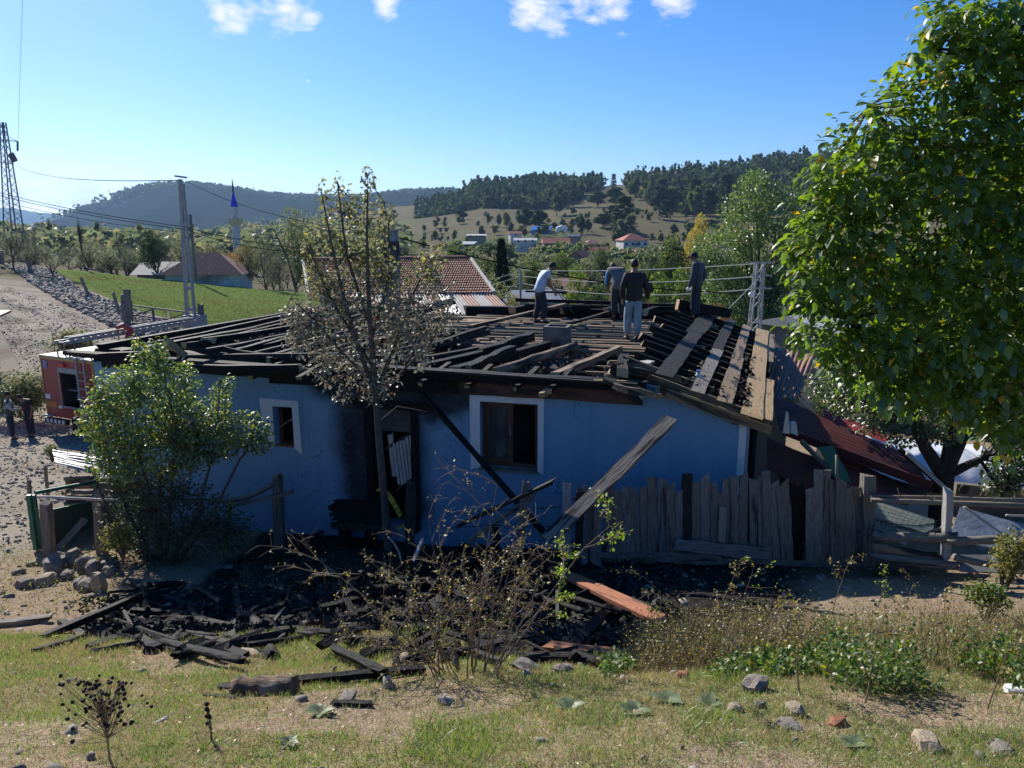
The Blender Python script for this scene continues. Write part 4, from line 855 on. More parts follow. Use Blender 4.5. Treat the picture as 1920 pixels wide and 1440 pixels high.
mb = MB(); [mb.tube([TF @ Vector((1.5 + .07 * math.cos(k), .3 + .1 * math.sin(k * 2), 1.05 + .1 * k)), TF @ Vector((1.7 + .1 * math.sin(k), .35, 1.1 + .09 * k))], .05, 6) for k in range(5)]; mb.build('hose_fitting', m_galv, truck)
tb('pump_panel', [((1.1, .5, 1.2), (1.4, .7, 2.0))], m_greysh)
lad = tb('access_ladder', [((2.06, -.12, .6), (2.12, -.07, HT + .1)), ((2.46, -.12, .6), (2.52, -.07, HT + .1))] + [((2.12, -.11, .8 + k * .3), (2.46, -.08, .84 + k * .3)) for k in range(6)], m_galv)
tb('number_plate', [((.02, -.02, 1.15), (.28, -.001, 1.32))], m_white); tb('warning_marker', [((.02, -.02, .85), (.6, -.001, 1.05))], m_orange); tb('warning_marker', [((.7, -.02, .85), (.87, -.001, .95))], m_white)
tb('emblem', [((.08, -.02, 2.3), (.32, -.001, 2.56))], mat('blue_emblem', (.08, .1, .3), (.3, .3, .4), 14, .5, 0)); tb('beacon', [((1.1, -.1, 2.42), (1.36, -.02, 2.54))], m_lamp)
tb('bumper', [((-.02, -.14, .28), (1.2, .0, .46))], m_black); tb('bumper_stripe', [((.1 + .22 * k, -.15, .3), (.22 + .22 * k, -.141, .44)) for k in range(5)], m_white); tb('rear_lamp', [((-.02, -.16, .5), (.35, -.03, .57))], m_palew)
mb = MB()
for yy in (1.3, 5.0):
    for x in (.15, W_ - .4): mb = MB(); mb.tube([(x, yy, .42), (x + .28, yy, .42)], .45, 18); me = mb.mesh('wheel'); c = recenter(me); link('wheel', me, m_black, truck, TF @ Matrix.Translation(c))
tb('rear_wheel_housing', [((1.15, .1, .0), (1.6, .5, .75))], m_black)
tb('cab', [((.02, 6.25, .6), (W_ - .02, 8.0, 2.3))], m_fire)
def TP(x, y, z): return TF @ Vector((x, y, z))
mb = MB(); zl = HT + .55; y0l, y1l = .0, 5.8
for x in (.9, 1.4): mb.beam(TP(x, y0l, zl - .0), TP(x, y1l, zl + .12), .05, .12)
for x in (1.02, 1.28): mb.beam(TP(x, y0l + .3, zl + .13), TP(x, y1l, zl + .25), .04, .08)
for k in range(19): mb.beam(TP(.9, .1 + k * .3, zl + .006 * k), TP(1.4, .1 + k * .3, zl + .006 * k), .035, .035)
mb.build('roof_ladder', m_galv, truck)
mb = MB()
for yy in (.35, 3.2, 5.4):
    mb = MB()
    for x in (.85, 1.45): mb.beam(TP(x, yy, HT + .04), TP(x, yy, zl), .04, .04)
    mb.beam(TP(.8, yy, zl - .05), TP(1.5, yy, zl - .05), .05, .04); mb.build('ladder_rack', m_pylon, truck)
for x, yy in ((.85, .1), (1.5, .1), (2.1, .15), (2.5, .2)): mb = MB(); mb.tube([TP(x, yy, HT + .03), TP(x, yy, HT + .3)], .03, 6); mb.build('stanchion', m_pylon, truck)
mb = MB(); mb.tube([TP(1.6, 2.4, HT + .04), TP(1.6, 2.4, HT + .45), TP(1.6, 2.55, HT + .75), TP(1.65, 2.2, HT + .95), TP(1.7, 1.9, HT + .9)], [.14, .11, .14, .1, .07], 8); mb.tube([TP(1.35, 2.2, HT + .1), TP(1.35, 2.2, HT + .95), TP(1.7, 2.2, HT + 1.0)], .025, 6); mb.build('water_monitor', m_fire, truck)
mb = MB()
for k in range(4): mb.tube([TP(1.7 + .2 * math.cos(t) + .04 * k, 1.4 + .5 * math.sin(t), HT + .08 + .05 * k) for t in np.linspace(0, 5.5, 12)], .035, 6)
mb.build('hose', m_orange, truck)

# ================================================================== log shed far left edge
p = G(-80, 31); shed = empty('log_shed', (p.x - .8, p.y, p.z), 'corner of a dark log shed with a reddish sheet roof at the left picture edge', 'shed')
zt_ = PY(20, 622, 31).z; nl = 11
for k in range(nl):
    z = p.z - .2 + (zt_ - p.z + .1) * (k + .5) / nl; hh = (zt_ - p.z) / nl * .92
    timber('log', (p.x - 4.2, 31.4, z), (p.x + .45 + RB.uniform(0, .15), 31, z), hh, hh, m_old if k % 3 else m_charb, shed, rnd=True, endm=m_end)
    timber('log', (p.x + .12, 30.95, z + hh * .4), (p.x - .9, 35, z + hh * .4), hh, hh, m_old, shed, rnd=True, endm=m_end)
mb = MB(); mb.quadbox([(p.x - 5, 30.2, zt_ + .02), (p.x + .85, 30.2, zt_ - .12), (p.x - .2, 35.5, zt_ + .3), (p.x - 5, 35.5, zt_ + .5), (p.x - 5, 30.2, zt_ + .1), (p.x + .85, 30.2, zt_ - .04), (p.x - .2, 35.5, zt_ + .4), (p.x - 5, 35.5, zt_ + .6)]); mb.build('roof', m_rust, shed)

# ================================================================== wood pile with corrugated cover
def corr(name, c00, c10, c11, c01, waves, amp, m, parent=None, along=8, seed=0, jit=0):
    """corrugated sheet: ridges run from c00 to c10; waves across c00->c01"""
    c = [Vector(a) for a in (c00, c10, c11, c01)]; nrm = (c[1] - c[0]).cross(c[3] - c[0]).normalized()
    if nrm.z < 0: nrm = -nrm
    n = waves * 6; V = []; F = []
    for j in range(n + 1):
        t = j / n; a = c[0].lerp(c[3], t); b = c[1].lerp(c[2], t); o = nrm * amp * math.sin(t * waves * 2 * math.pi)
        for i in range(along + 1):
            s = i / along; q = a.lerp(b, s) + o
            if jit: q += nrm * jit * noise.noise(Vector((s * 2.5, t * 3, seed)))
            V.append(q)
    for j in range(n):
        for i in range(along): a = j * (along + 1) + i; F.append((a, a + 1, a + along + 2, a + along + 1))
    me = bpy.data.meshes.new(name); me.from_pydata(V, [], F); me.polygons.foreach_set('use_smooth', [True] * len(F)); cc = recenter(me); o = link(name, me, m, parent, Matrix.Translation(cc)); return o
wp = G(185, 14.4); 
wpz = wp.z
X0 = XY(122, 14.4, -5.2).x; X1 = XY(262, 14.2, -5.2).x
zc0 = PY(130, 888, 14.4).z
pile = empty('firewood_pile', (wp.x, 14.5, wpz), 'stacked firewood under a corrugated sheet beside the green gate', 'woodpile')
rr = random.Random(8); zrow = wpz + .02; row = 0
ztp = PY(150, 895, 14.4).z
while zrow < ztp:
    x = X0 + rr.uniform(0, .1)
    while x < X1:
        r = rr.uniform(.045, .075); L = rr.uniform(.35, .6)
        if rr.random() < .5: timber('log', (x, 14.3 + rr.uniform(-.06, .06), zrow + r), (x + rr.uniform(-.05, .05), 14.9, zrow + r), 2 * r, 2 * r, m_old, pile, rnd=True, endm=m_end, segs=2, n=7); x += 2 * r + .01
        else: timber('log', (x, 14.35 + rr.uniform(-.05, .05), zrow + r), (x + L, 14.35 + rr.uniform(-.05, .05), zrow + r), 2 * r, 2 * r, rr.choice([m_old, m_brownp]), pile, rnd=True, endm=m_end, segs=3, n=7); x += L + .02
    zrow += .125; row += 1
fw_sheet = corr('corrugated_cover', PY(98, 843, 15.0), PY(236, 868, 14.6), PY(234, 905, 13.7), PY(103, 868, 14.1), 8, .018, m_tin, seed=2, jit=.05); tag(fw_sheet, 'grey corrugated metal sheet lying on the firewood pile', 'metal sheet')
o = timber('batten', PY(160, 880, 13.95), PY(196, 862, 14.3), .04, .03, m_char); tag(o, 'short dark batten weighing down the corrugated cover of the firewood', 'batten')
# green gate
gb = onray(75, 1035, 9, 14); gy = gb.y
gate = empty('green_gate', gb, 'green painted metal gate with a dull greenish panel beside the woodpile', 'gate')
def gp(u, v, dy=0): return PY(u, v, gy + dy)
mb = MB(); mb.beam(gp(54, 928, .0), gp(68, 1030, .0), .07, .07, (0, 1, 0)); mb.beam(gp(64, 928, .05), gp(78, 1030, .05), .05, .05, (0, 1, 0)); mb.build('post', m_green, gate)
mb = MB(); mb.beam(gp(66, 924, .05), gp(185, 902, 1.6), .05, .06); mb.build('top_rail', m_green, gate)
mb = MB(); mb.beam(gp(178, 900, 1.55), gp(184, 1000, 1.5), .06, .05, (0, 1, 0)); mb.build('post', m_green, gate)
mb = MB(); a, b, c_, d_ = gp(82, 962, .1), gp(178, 942, 1.5), gp(180, 1020, 1.5), gp(86, 1028, .1); mb.quadbox([d_, c_, c_ + Vector((0, .03, 0)), d_ + Vector((0, .03, 0)), a, b, b + Vector((0, .03, 0)), a + Vector((0, .03, 0))]); mb.build('panel', m_greeny, gate)
mb = MB(); mb.beam(gp(84, 960, .08), gp(178, 940, 1.47), .045, .045); mb.build('middle_rail', m_green, gate)
for u0, v0, u1, v1 in ((122, 926, 131, 917), (131, 917, 140, 922), (104, 922, 112, 928)):
    mb = MB(); c0 = gp((u0 + u1) / 2, (v0 + v1) / 2, .8); mb.tube([c0 + Vector((.035 * math.cos(t), 0, .035 * math.sin(t))) for t in np.linspace(0, 6.28, 9)], .007, 5, cap=False); mb.build('scroll', m_green, gate)
def post(p0, top, w_, m, label, name='wooden_post', cat='post', h=None, group=None, rough=.12, seed=1):
    o = timber(name, Vector(p0) + Vector((0, 0, -.08)), top, w_, h or w_, m, rough=rough, segs=6, rnd=False); return tag(o, label, cat, group)
q = onray(93, 1052, 9, 14); post(q, PY(86, 935, q.y), .15, m_old, 'thick weathered post in front of the green gate, left end of the pale pole')
q = onray(192, 1040, 9, 14); post(q, PY(184, 928, q.y), .15, m_old, 'thick dark weathered post between the green gate and the bush')
py_ = q.y - .1; a = PY(72, 931, py_); b = PY(236, 939, py_); o = timber('pale_pole', a, b, .05, .05, m_palew, rnd=True, segs=6, rough=.12); tag(o, 'pale peeled pole lashed level across the two thick posts by the gate', 'pole')
q = onray(60, 1010, 9, 14.5); post(q, PY(54, 898, q.y), .05, m_old, 'thin stake rising behind the left side of the green gate')
q = G(92, gy + 2.5); post(q, PY(85, 872, q.y), .05, m_old, 'thin grey stake standing behind the green gate, taller than it')
o = timber('leaning_board', PY(110, 1028, gy - .0), PY(158, 975, gy + .5), .12, .03, m_old, up=(0, 1, 0)); tag(o, 'grey board leaning diagonally behind the two thick gate posts', 'board')
# boulders below the gate
bl = [(100, 1062, .26, .16, .2), (84, 1083, .22, .15, .13), (48, 1090, .16, .12, .12), (118, 1050, .15, .12, .14), (142, 1046, .2, .15, .22), (160, 1058, .15, .12, .2), (178, 1065, .17, .13, .2), (150, 1088, .14, .1, .12), (168, 1092, .2, .15, .14), (186, 1098, .13, .1, .26), (36, 1064, .12, .1, .07), (60, 1048, .1, .08, .06), (205, 1068, .14, .1, .13), (128, 1072, .14, .1, .1), (214, 1052, .12, .1, .1), (108, 1040, .16, .12, .14), (196, 1058, .12, .1, .14), (172, 1048, .11, .1, .12)]
for i, (u, v, a, b, c_) in enumerate(bl):
    q = onray(u, v + 12, 7, 15)
    special = {9: 'pale upright stone nearest the camera below the green gate', 1: 'flat brown stone lying left of the stone heap under the gate', 4: 'tall grey boulder in the stone heap between the two gate posts', 2: 'lone rounded stone on the gravel at the far left of the heap'}
    rock('stone', q + Vector((0, 0, c_ * .35)), (a, b, c_), m_ystone if i in (9, 1) else m_stone, special.get(i, 'grey field stone in the tumbled heap below the green gate'), 'stone', None if i in special else 'stones heaped below the green gate', seed=i)
# ================================================================== fence with crooked rails in front of the bush
q = onray(524, 1030, 9, 14); fy = q.y; gpost = post(q, PY(520, 893, fy), .16, m_old, 'charred brown gate post with a cross piece in front of the blue wall')
o = timber('crooked_rail', PY(395, 938, fy + .05), PY(515, 905, fy - .12), .12, .09, m_old, rnd=True, bend=-.12, segs=7); tag(o, 'curved rough rail running from the bush up to the brown post', 'rail')
o = timber('cross_rail', PY(430, 950, fy - .2), PY(550, 922, fy - .14), .09, .06, m_old, segs=5); tag(o, 'short flat cross rail nailed over the brown post', 'rail')
o = timber('crooked_rail', PY(310, 936, fy + .05), PY(470, 938, fy), .05, .05, m_old, rnd=True, segs=5); tag(o, 'thin level rail half buried in the bush', 'rail')
# warning tape
def tape(name, pts, wd, label, nletters=0):
    V = []; F = []
    for i, (p_, nrm) in enumerate(pts):
        V += [Vector(p_) - nrm * wd / 2, Vector(p_) + nrm * wd / 2]
    for i in range(len(pts) - 1): F.append((2*i, 2*i+1, 2*i+3, 2*i+2))
    me = bpy.data.meshes.new(name); me.from_pydata(V, [], F); root = empty(name, pts[0][0], label, 'tape'); o = link('strip', me, m_yellow, root)
    sm = o.modifiers.new('t', 'SOLIDIFY'); sm.thickness = .002
    if nletters:
        mb = MB()
        for k in range(nletters):
            t = (k + .7) / (nletters + .5) * (len(pts) - 1); i = int(t); f = t - i; c = Vector(pts[i][0]).lerp(Vector(pts[i+1][0]), f); n_ = pts[i][1]; d_ = (Vector(pts[i+1][0]) - Vector(pts[i][0])).normalized(); off = Vector((0, -.006, 0)); L = wd * .6
            if k % 5 == 4: continue
            mb.beam(c - n_ * L / 2 + off, c + n_ * L / 2 + off, .012, .003, (0, -1, 0)); 
            if k % 3 != 1: mb.beam(c - n_ * L / 2 + off, c - n_ * L / 2 + d_ * .03 + off, .012, .003, (0, -1, 0))
            if k % 2: mb.beam(c + n_ * L / 2 + off, c + n_ * L / 2 + d_ * .03 + off, .012, .003, (0, -1, 0))
        mb.build('lettering', m_black, root)
    return root
ty = fy - .3
tape('warning_tape', [(PY(u, v, ty + .03 * (i % 2)), Vector((1, .12 * (-1) ** i, -.1)).normalized()) for i, (u, v) in enumerate([(433, 941), (432, 965), (428, 990), (424, 1015), (420, 1035), (417, 1052)])], .075, 'yellow warning tape hanging straight down in front of the shrub', 16)
tape('warning_tape', [(PY(u, v, fy - 1.0), Vector((.75, 0, .65)).normalized()) for u, v in [(708, 917), (722, 922), (730, 930), (742, 950), (751, 968)]], .085, 'yellow warning tape tied round the thin tree trunk by the door', 8)
tape('warning_tape', [(PY(u, v, fy - 1.1), Vector((.2, 0, 1)).normalized()) for u, v in [(745, 992), (756, 986), (768, 988), (776, 1000)]], .06, 'crumpled yellow tape end fluttering below the burnt doorway', 0)
# ================================================================== picket fence of split boards (right)
FY = 10.75
def FP(u, v, dy=0): return PY(u, v, FY + dy)
fence = empty('plank_fence', FP(1350, 1055), 'long uneven grey plank fence in front of the right half of the blue house', 'fence')
tops = [(1063, 905, 'w'), (1090, 914), (1108, 922), (1122, 935), (1142, 905), (1158, 920), (1172, 919), (1188, 920), (1207, 915), (1223, 902), (1242, 903), (1257, 912), (1272, 918), (1288, 897, 'b'), (1305, 912), (1322, 896), (1338, 912), (1352, 926, 't'), (1362, 899), (1376, 900), (1394, 893), (1412, 900), (1428, 896), (1437, 890), (1453, 904), (1466, 905), (1482, 912, 'd'), (1500, 914, 'd'), (1518, 914), (1534, 886), (1549, 886), (1562, 902), (1578, 900), (1592, 915), (1605, 918)]
rr = random.Random(12)
for i, tt in enumerate(tops):
    u, v = tt[:2]; fl = tt[2] if len(tt) > 2 else ''
    wpx = 17 if i not in (13, 25, 26, 27) else 24; wm = wpx / FPX * FY * 1.02 * rr.uniform(.85, 1.1); lean = rr.uniform(-5, 5) + (-8 if 1440 < u < 1475 else 0)
    vb = 1050 + (u - 1060) * .012 + rr.uniform(-4, 6)
    m = {'w': m_palew, 'b': m_charb, 'd': m_char, 't': m_old, '': m_grey}[fl]
    dy = rr.uniform(-.03, .03)
    if u < 1130: v += 0
    a = FP(u - lean, vb, dy); b = FP(u, v, dy)
    o = timber('board', a, b, wm, .028, m_old if (fl == '' and rr.random() < .55) else m, fence, up=(0, -1, .01), segs=7, rough=.14, rr=rr)
    if fl == 'w': o['label'] = 'stout white painted stump of a board'
o = timber('board', FP(1353, 1018, -.06), FP(1355, 955, -.06), .11, .022, mat('pale_new_board', (.34, .31, .25), (.24, .22, .18), 4, .8, .3, (1, 8, 8)), fence, up=(0, -1, .01)); o['label'] = 'short paler new board'
timber('rail', FP(1075, 936, .08), FP(1610, 930, .08), .06, .08, m_old, fence, segs=9); timber('rail', FP(1075, 1020, .08), FP(1610, 1025, .08), .06, .08, m_old, fence, segs=9)
timber('rail', FP(1120, 1040, -.05), FP(1640, 1062, -.05), .07, .07, m_old, fence, segs=9)
timber('kick_board', FP(1235, 1043, -.1), FP(1350, 1050, -.1), .16, .03, m_old, fence, up=(0, -1, .01)).update_tag()
o = timber('kick_board', FP(1272, 1022, -.14), FP(1435, 1038, -.14), .19, .03, m_grey, fence, up=(0, -1, .01), segs=7, rough=.2); 
q = FP(1625, 1060); post((q.x, q.y, q.z), FP(1628, 900), .17, m_old, 'knotted grey post at the right end of the plank fence', rough=.2)
o = timber('thin_stake', FP(1569, 1000, -.05), FP(1569, 852, -.05), .05, .045, m_old, rnd=True); tag(o, 'thin round stake sticking up behind the tallest fence boards', 'stake')
# leaning timbers against the wall
o = timber('leaning_pole', PWp(790, 735, .12), PY(1025, 1005, FY - .0), .09, .06, m_char, segs=9, rough=.1); tag(o, 'slim charred pole slanting from the eaves above the door down to the ground', 'pole')
o = timber('leaning_beam', PY(1028, 1012, FY - .55), PY(1252, 792, FY + .1), .2, .07, m_lean, segs=9, rough=.16, roll=.5); tag(o, 'heavy half burnt plank leaning up over the left end of the plank fence', 'plank')
o = timber('leaning_board', PY(860, 985, FY + .2), PY(1040, 902, FY - .1), .1, .05, m_charb, segs=7, rough=.15); tag(o, 'thin charred board crossing the slim pole in front of the blue wall', 'board')
o = timber('leaning_board', PY(880, 1015, FY + .3), PY(1000, 930, FY + .2), .13, .06, m_old, segs=7, rough=.15); tag(o, 'grey broken rail below the thin charred board near the wall', 'board')
q = onray(970, 1028, 8, 13); post(PY(972, 1030, FY + .1), PY(988, 903, FY + .1), .13, m_old, 'tilted grey post where the two charred boards cross')
post(PY(768, 1010, 11.2), PY(771, 902, 11.2), .15, m_charb, 'stout charred post standing right of the burnt doorway')
post(PY(930, 1020, FY), PY(930, 992, FY), .12, m_char, 'short burnt stump left of the tilted grey post')
post(PY(1085, 1010, FY - .1), PY(1088, 915, FY - .1), .12, m_charb, 'dark charred post behind the foot of the heavy leaning plank')
mb = MB(); mb.tube([PY(u, v, FY + .1) for u, v in ((845, 965), (900, 958), (990, 955), (1060, 950))], .006, 4); mb.tube([PY(u, v, FY + .1) for u, v in ((845, 990), (920, 985), (990, 988), (1060, 985))], .006, 4); tag(mb.build('barbed_wire', m_wire), 'thin barbed wire strands strung along the foot of the blue wall', 'wire')
# ================================================================== rubble of charred timbers
def ground_pt(u, v): return onray(u, v, 3, 16)
def rub(u0, v0, u1, v1, w_, m, l0=.08, l1=.08, label=None, cat='timber', group='charred timbers in the rubble heap', name='charred_timber', h=None, **k):
    a = ground_pt(u0, v0) + Vector((0, 0, l0)); b = ground_pt(u1, v1) + Vector((0, 0, l1))
    # lift keeps both ends on the sight line
    a = PY(u0, v0, a.y - l0 * 1.6); b = PY(u1, v1, b.y - l1 * 1.6)
    w_ *= .68; o = timber(name, a, b, w_, h or w_ * .75, m, segs=6, rough=.16, **k)
    if not label:
        um = (u0 + u1) / 2; vm = (v0 + v1) / 2; k.pop('rnd', None)
        where = 'on the bare yard at the left end of the rubble' if um < 230 else 'in the left tangle of rubble above the turf' if um < 470 and vm > 1130 else 'at the foot of the shrub behind the left tangle' if um < 620 and vm < 1130 else 'on the ashes between the two tangles' if um < 700 else 'low in the middle tangle behind the briar' if um < 960 and vm > 1130 else 'high in the middle tangle below the doorway' if um < 960 else 'in the right tangle near the reddish plank' if vm < 1150 else 'at the low right end of the rubble'
        label = ('thin' if w_ < .085 else 'thick') + (' ash grey' if m is m_charb else ' black') + ' charred timber ' + where; return tag(o, label, cat, 'charred timbers in the rubble heap')
    return tag(o, label, cat)
C, CB = m_char, m_charb
L_ = [(80, 1195, 290, 1105, .13, C), (60, 1222, 160, 1192, .09, C), (115, 1165, 150, 1190, .13, C), (150, 1180, 245, 1172, .12, C), (165, 1215, 245, 1185, .11, C), (175, 1222, 255, 1205, .1, CB), (250, 1190, 385, 1140, .09, CB), (255, 1120, 345, 1122, .07, CB),
      (250, 1135, 262, 1172, .16, CB), (283, 1138, 310, 1162, .09, m_old), (300, 1148, 350, 1115, .12, m_old), (340, 1160, 420, 1125, .1, C), (350, 1185, 410, 1150, .06, CB), (320, 1180, 440, 1215, .16, CB), (345, 1230, 425, 1198, .06, C), (395, 1160, 455, 1158, .1, CB), (390, 1178, 475, 1182, .12, C),
      (440, 1100, 452, 1160, .13, CB), (300, 1155, 425, 1105, .1, C), (280, 1205, 345, 1228, .1, C), (420, 1225, 445, 1195, .1, C), (260, 1215, 330, 1190, .1, C), (350, 1215, 420, 1230, .08, C), (200, 1110, 280, 1105, .08, C), (270, 1098, 345, 1095, .12, C), (390, 1120, 430, 1100, .1, C),
      (500, 1185, 535, 1140, .09, CB), (545, 1140, 600, 1150, .12, C), (560, 1160, 620, 1135, .1, C), (470, 1120, 560, 1095, .12, C), (540, 1105, 620, 1080, .1, C), (500, 1150, 560, 1165, .1, C), (455, 1170, 530, 1120, .12, C), (600, 1140, 700, 1115, .13, C),
      (635, 1180, 720, 1140, .08, CB), (650, 1205, 770, 1160, .08, C), (670, 1205, 740, 1195, .07, CB), (700, 1090, 790, 1075, .16, C), (735, 1075, 800, 1070, .18, C), (640, 1155, 700, 1142, .1, C), (720, 1130, 800, 1095, .13, CB), (740, 1110, 850, 1090, .13, C), (760, 1150, 860, 1120, .12, C),
      (780, 1190, 900, 1150, .12, C), (850, 1070, 940, 1040, .16, C), (900, 1100, 990, 1060, .13, C), (930, 1050, 1010, 1030, .15, C), (860, 1130, 960, 1160, .1, CB), (900, 1180, 1000, 1140, .1, C), (950, 1110, 1040, 1150, .11, C), (980, 1090, 1060, 1065, .13, C),
      (1000, 1180, 1080, 1150, .12, C), (1020, 1120, 1100, 1105, .12, CB), (1040, 1150, 1110, 1170, .1, CB), (1060, 1110, 1140, 1150, .1, C), (1070, 1215, 1150, 1130, .17, C), (1090, 1165, 1130, 1145, .1, CB), (1110, 1200, 1235, 1170, .1, C), (1130, 1215, 1240, 1185, .12, C), (1170, 1180, 1260, 1160, .07, C),
      (1010, 1240, 1170, 1240, .14, C), (1060, 1222, 1170, 1245, .08, CB), (900, 1230, 1010, 1205, .12, C), (820, 1235, 940, 1215, .12, C), (800, 1215, 870, 1170, .12, C), (1000, 1200, 1060, 1225, .1, C), (870, 1200, 960, 1190, .14, C), (940, 1145, 1000, 1120, .14, C), (880, 1150, 930, 1110, .14, C), (690, 1230, 760, 1215, .12, C),
      (450, 1050, 560, 1040, .12, C), (560, 1020, 604, 997, .1, C), (480, 1075, 600, 1050, .14, C), (620, 1060, 720, 1055, .12, C), (400, 1085, 480, 1060, .1, C), (580, 1100, 680, 1075, .12, C), (640, 1090, 730, 1060, .13, C), (800, 1060, 880, 1020, .12, C), (880, 1040, 960, 1010, .12, C)]
rr = random.Random(21)
for a in L_: rub(*a, l0=rr.uniform(.04, .2), l1=rr.uniform(.04, .2), endm=m_end if rr.random() < .12 else None, roll=rr.uniform(-.5, .5))
# a second tangle of shorter pieces
for k in range(190):
    if rr.random() < .45: u = rr.uniform(240, 560); v = rr.uniform(1105, 1222)
    else: u = rr.uniform(640, 1200); v = rr.uniform(1050, 1240)
    du = rr.uniform(-75, 75); dv = rr.uniform(-30, 30) * .8; rub(u - du, v - dv, u + du, min(v + dv, 1240), rr.uniform(.05, .13), rr.choice([C, C, C, CB]), l0=rr.uniform(.02, .35) + (.35 * rr.random() if 640 < u < 1150 and v < 1150 else 0), l1=rr.uniform(.02, .35) + (.35 * rr.random() if 640 < u < 1150 and v < 1150 else 0), roll=rr.uniform(-1, 1), rnd=rr.random() < .3, endm=m_end if rr.random() < .1 else None)
rub(470, 1148, 512, 1228, .17, CB, .2, .08, 'upright charred log with a pale worn top standing in the left part of the rubble', 'log', rnd=True)
rub(1040, 1066, 1238, 1162, .34, m_red, .6, .3, 'long reddish brown plank lying across the right of the rubble heap', 'plank', name='red_plank', h=.05)
rub(1025, 1210, 1165, 1225, .17, m_red, .3, .25, 'low charred board with an orange scorched middle at the right of the heap', 'board', name='scorched_board', h=.04)
rub(0, 1170, 92, 1158, .14, m_old, .1, .1, 'weathered plank entering from the left picture edge over a dark block', 'plank', name='grey_plank')
rub(98, 1196, 152, 1180, .05, m_yellow, .12, .12, 'small yellow lath among the charred timbers at the left', 'lath', name='yellow_lath')
rub(530, 1280, 790, 1254, .1, C, .08, .15, 'long straight black beam reaching from the rotten log to the heap', 'beam')
rub(415, 1288, 470, 1292, .09, C, .05, .05, 'short black stub left of the rotten log', 'beam')
rub(385, 1303, 440, 1308, .04, C, .03, .03, 'thin dark stick lying under the rotten log', 'stick', name='stick')
a = PY(440, 1292, ground_pt(440, 1300).y); b = PY(552, 1288, ground_pt(552, 1300).y)
o = timber('rotten_log', a, b, .16, .15, mat('rotten_wood', (.2, .13, .085), (.1, .065, .045), 7, .9, 1.0, (1, 4, 4), c3=(.3, .25, .19), s3=2, t3=.55, bdist=.04), rnd=True, segs=9, rough=.25); tag(o, 'brown rotten log with cracked bark lying on the grass', 'log')
rub(620, 1318, 700, 1320, .06, m_charb, .03, .03, 'dark weathered branch lying in the grass right of the rotten log', 'branch', name='branch')
rub(742, 1248, 762, 1228, .14, m_brownp, .1, .1, 'short sawn log stump with pale brown end right of the black beam', 'log', name='log_stump', endm=m_end, rnd=True)
for i, (u, v, s) in enumerate([(965, 1010, 1), (935, 1068, 1), (895, 1030, .8), (1105, 1150, .7), (325, 1205, .9), (1078, 1148, .5), (880, 1045, .7), (1038, 1120, .6), (700, 1120, .8), (1165, 1170, .8)]):
    p = ground_pt(u, v) + Vector((0, 0, .12)); o = timber('split_log', PY(u, v, p.y - .2), PY(u + 10, v - 12, p.y + .25), .13 * s, .13 * s, C, rnd=True, endm=m_end, segs=3, roll=i); tag(o, 'charred log showing a pale sawn end in the rubble', 'log', 'charred logs with pale ends')
mb = MB(); mb.tube([PY(u, v, 9.4) for u, v in ((728, 1007), (738, 1018), (748, 1035), (754, 1058))], [.012, .012, .012, .01], 6); tag(mb.build('bent_twig', m_palew), 'pale bent twig standing up from the rubble below the door', 'twig')
o = timber('splinter', PY(776, 1050, 9.4), PY(792, 1012, 9.5), .05, .025, m_palew); tag(o, 'white splintered stick poking out of the rubble right of the pale twig', 'stick')
# loose char, ash and stones of the heap
pts = []; 
for k in range(15000):
    if rr.random() < .5: u = rr.gauss(420, 110); v = rr.uniform(1090, 1235)
    else: u = rr.gauss(930, 170); v = rr.uniform(1030, 1250)
    if not 150 < u < 1280: continue
    y = 7.35 + (1235 - v) / 205 * 3.6; q = G(u, y); pts.append((q.x, q.y, q.z + rr.random() * .07))
P = np.array(pts); V, F = scatter(*TUFT, P, rv(len(P)), rv(len(P)), rng.uniform(.02, .09, (len(P), 3)) * np.array([1, 2, .5]))
tag(link('charcoal_litter', rawmesh('charcoal_litter', V, F), mat('charcoal_litter', (.012, .012, .012), (.05, .045, .04), 3, .85, 0, c3=(.13, .11, .09), s3=5, t3=.66, world=True, island=.5)), kind='stuff')
# gravel and small stones on ground
pts = []; big = []
for k in range(30000):
    x = rr.uniform(-22, 9); y = 3 + 27 * rr.random() ** 1.3
    c = cover(x, y)
    if rr.random() > max(c[2], .25 if y > 8 else .03): continue
    if y > 12 and x > -9: continue
    pts.append((x, y, hgt(x, y) + .005))
P = np.array(pts); tvr = np.array([tuple(v.co) for v in SROCK[0].vertices]); tfr = np.array([tuple(p.vertices) for p in SROCK[0].polygons])
bm_ = bmesh.new(); bmesh.ops.create_icosphere(bm_, subdivisions=1, radius=1); ico_v = [tuple(v.co * (1 + .15 * ((i * 7) % 5 - 2) / 2)) for i, v in enumerate(bm_.verts)]; ico_f = [tuple(v.index for v in f.verts) for f in bm_.faces]; bm_.free()
V, F = scatter(ico_v, ico_f, P, rv(len(P)), np.tile([0, 0, 1.], (len(P), 1)) + .3 * rv(len(P)), (rng.uniform(.008, .03, (len(P), 1)) + .045 * (rng.random((len(P), 1)) ** 8) + .0005 * P[:, 1:2]) * np.array([1, 1.4, .6]))
m_peb = mat('pebbles', (.3, .27, .23), (.16, .14, .12), 2, .9, 0, world=True, island=.35)
tag(link('pebbles', rawmesh('pebbles', V, F), m_peb), kind='stuff')
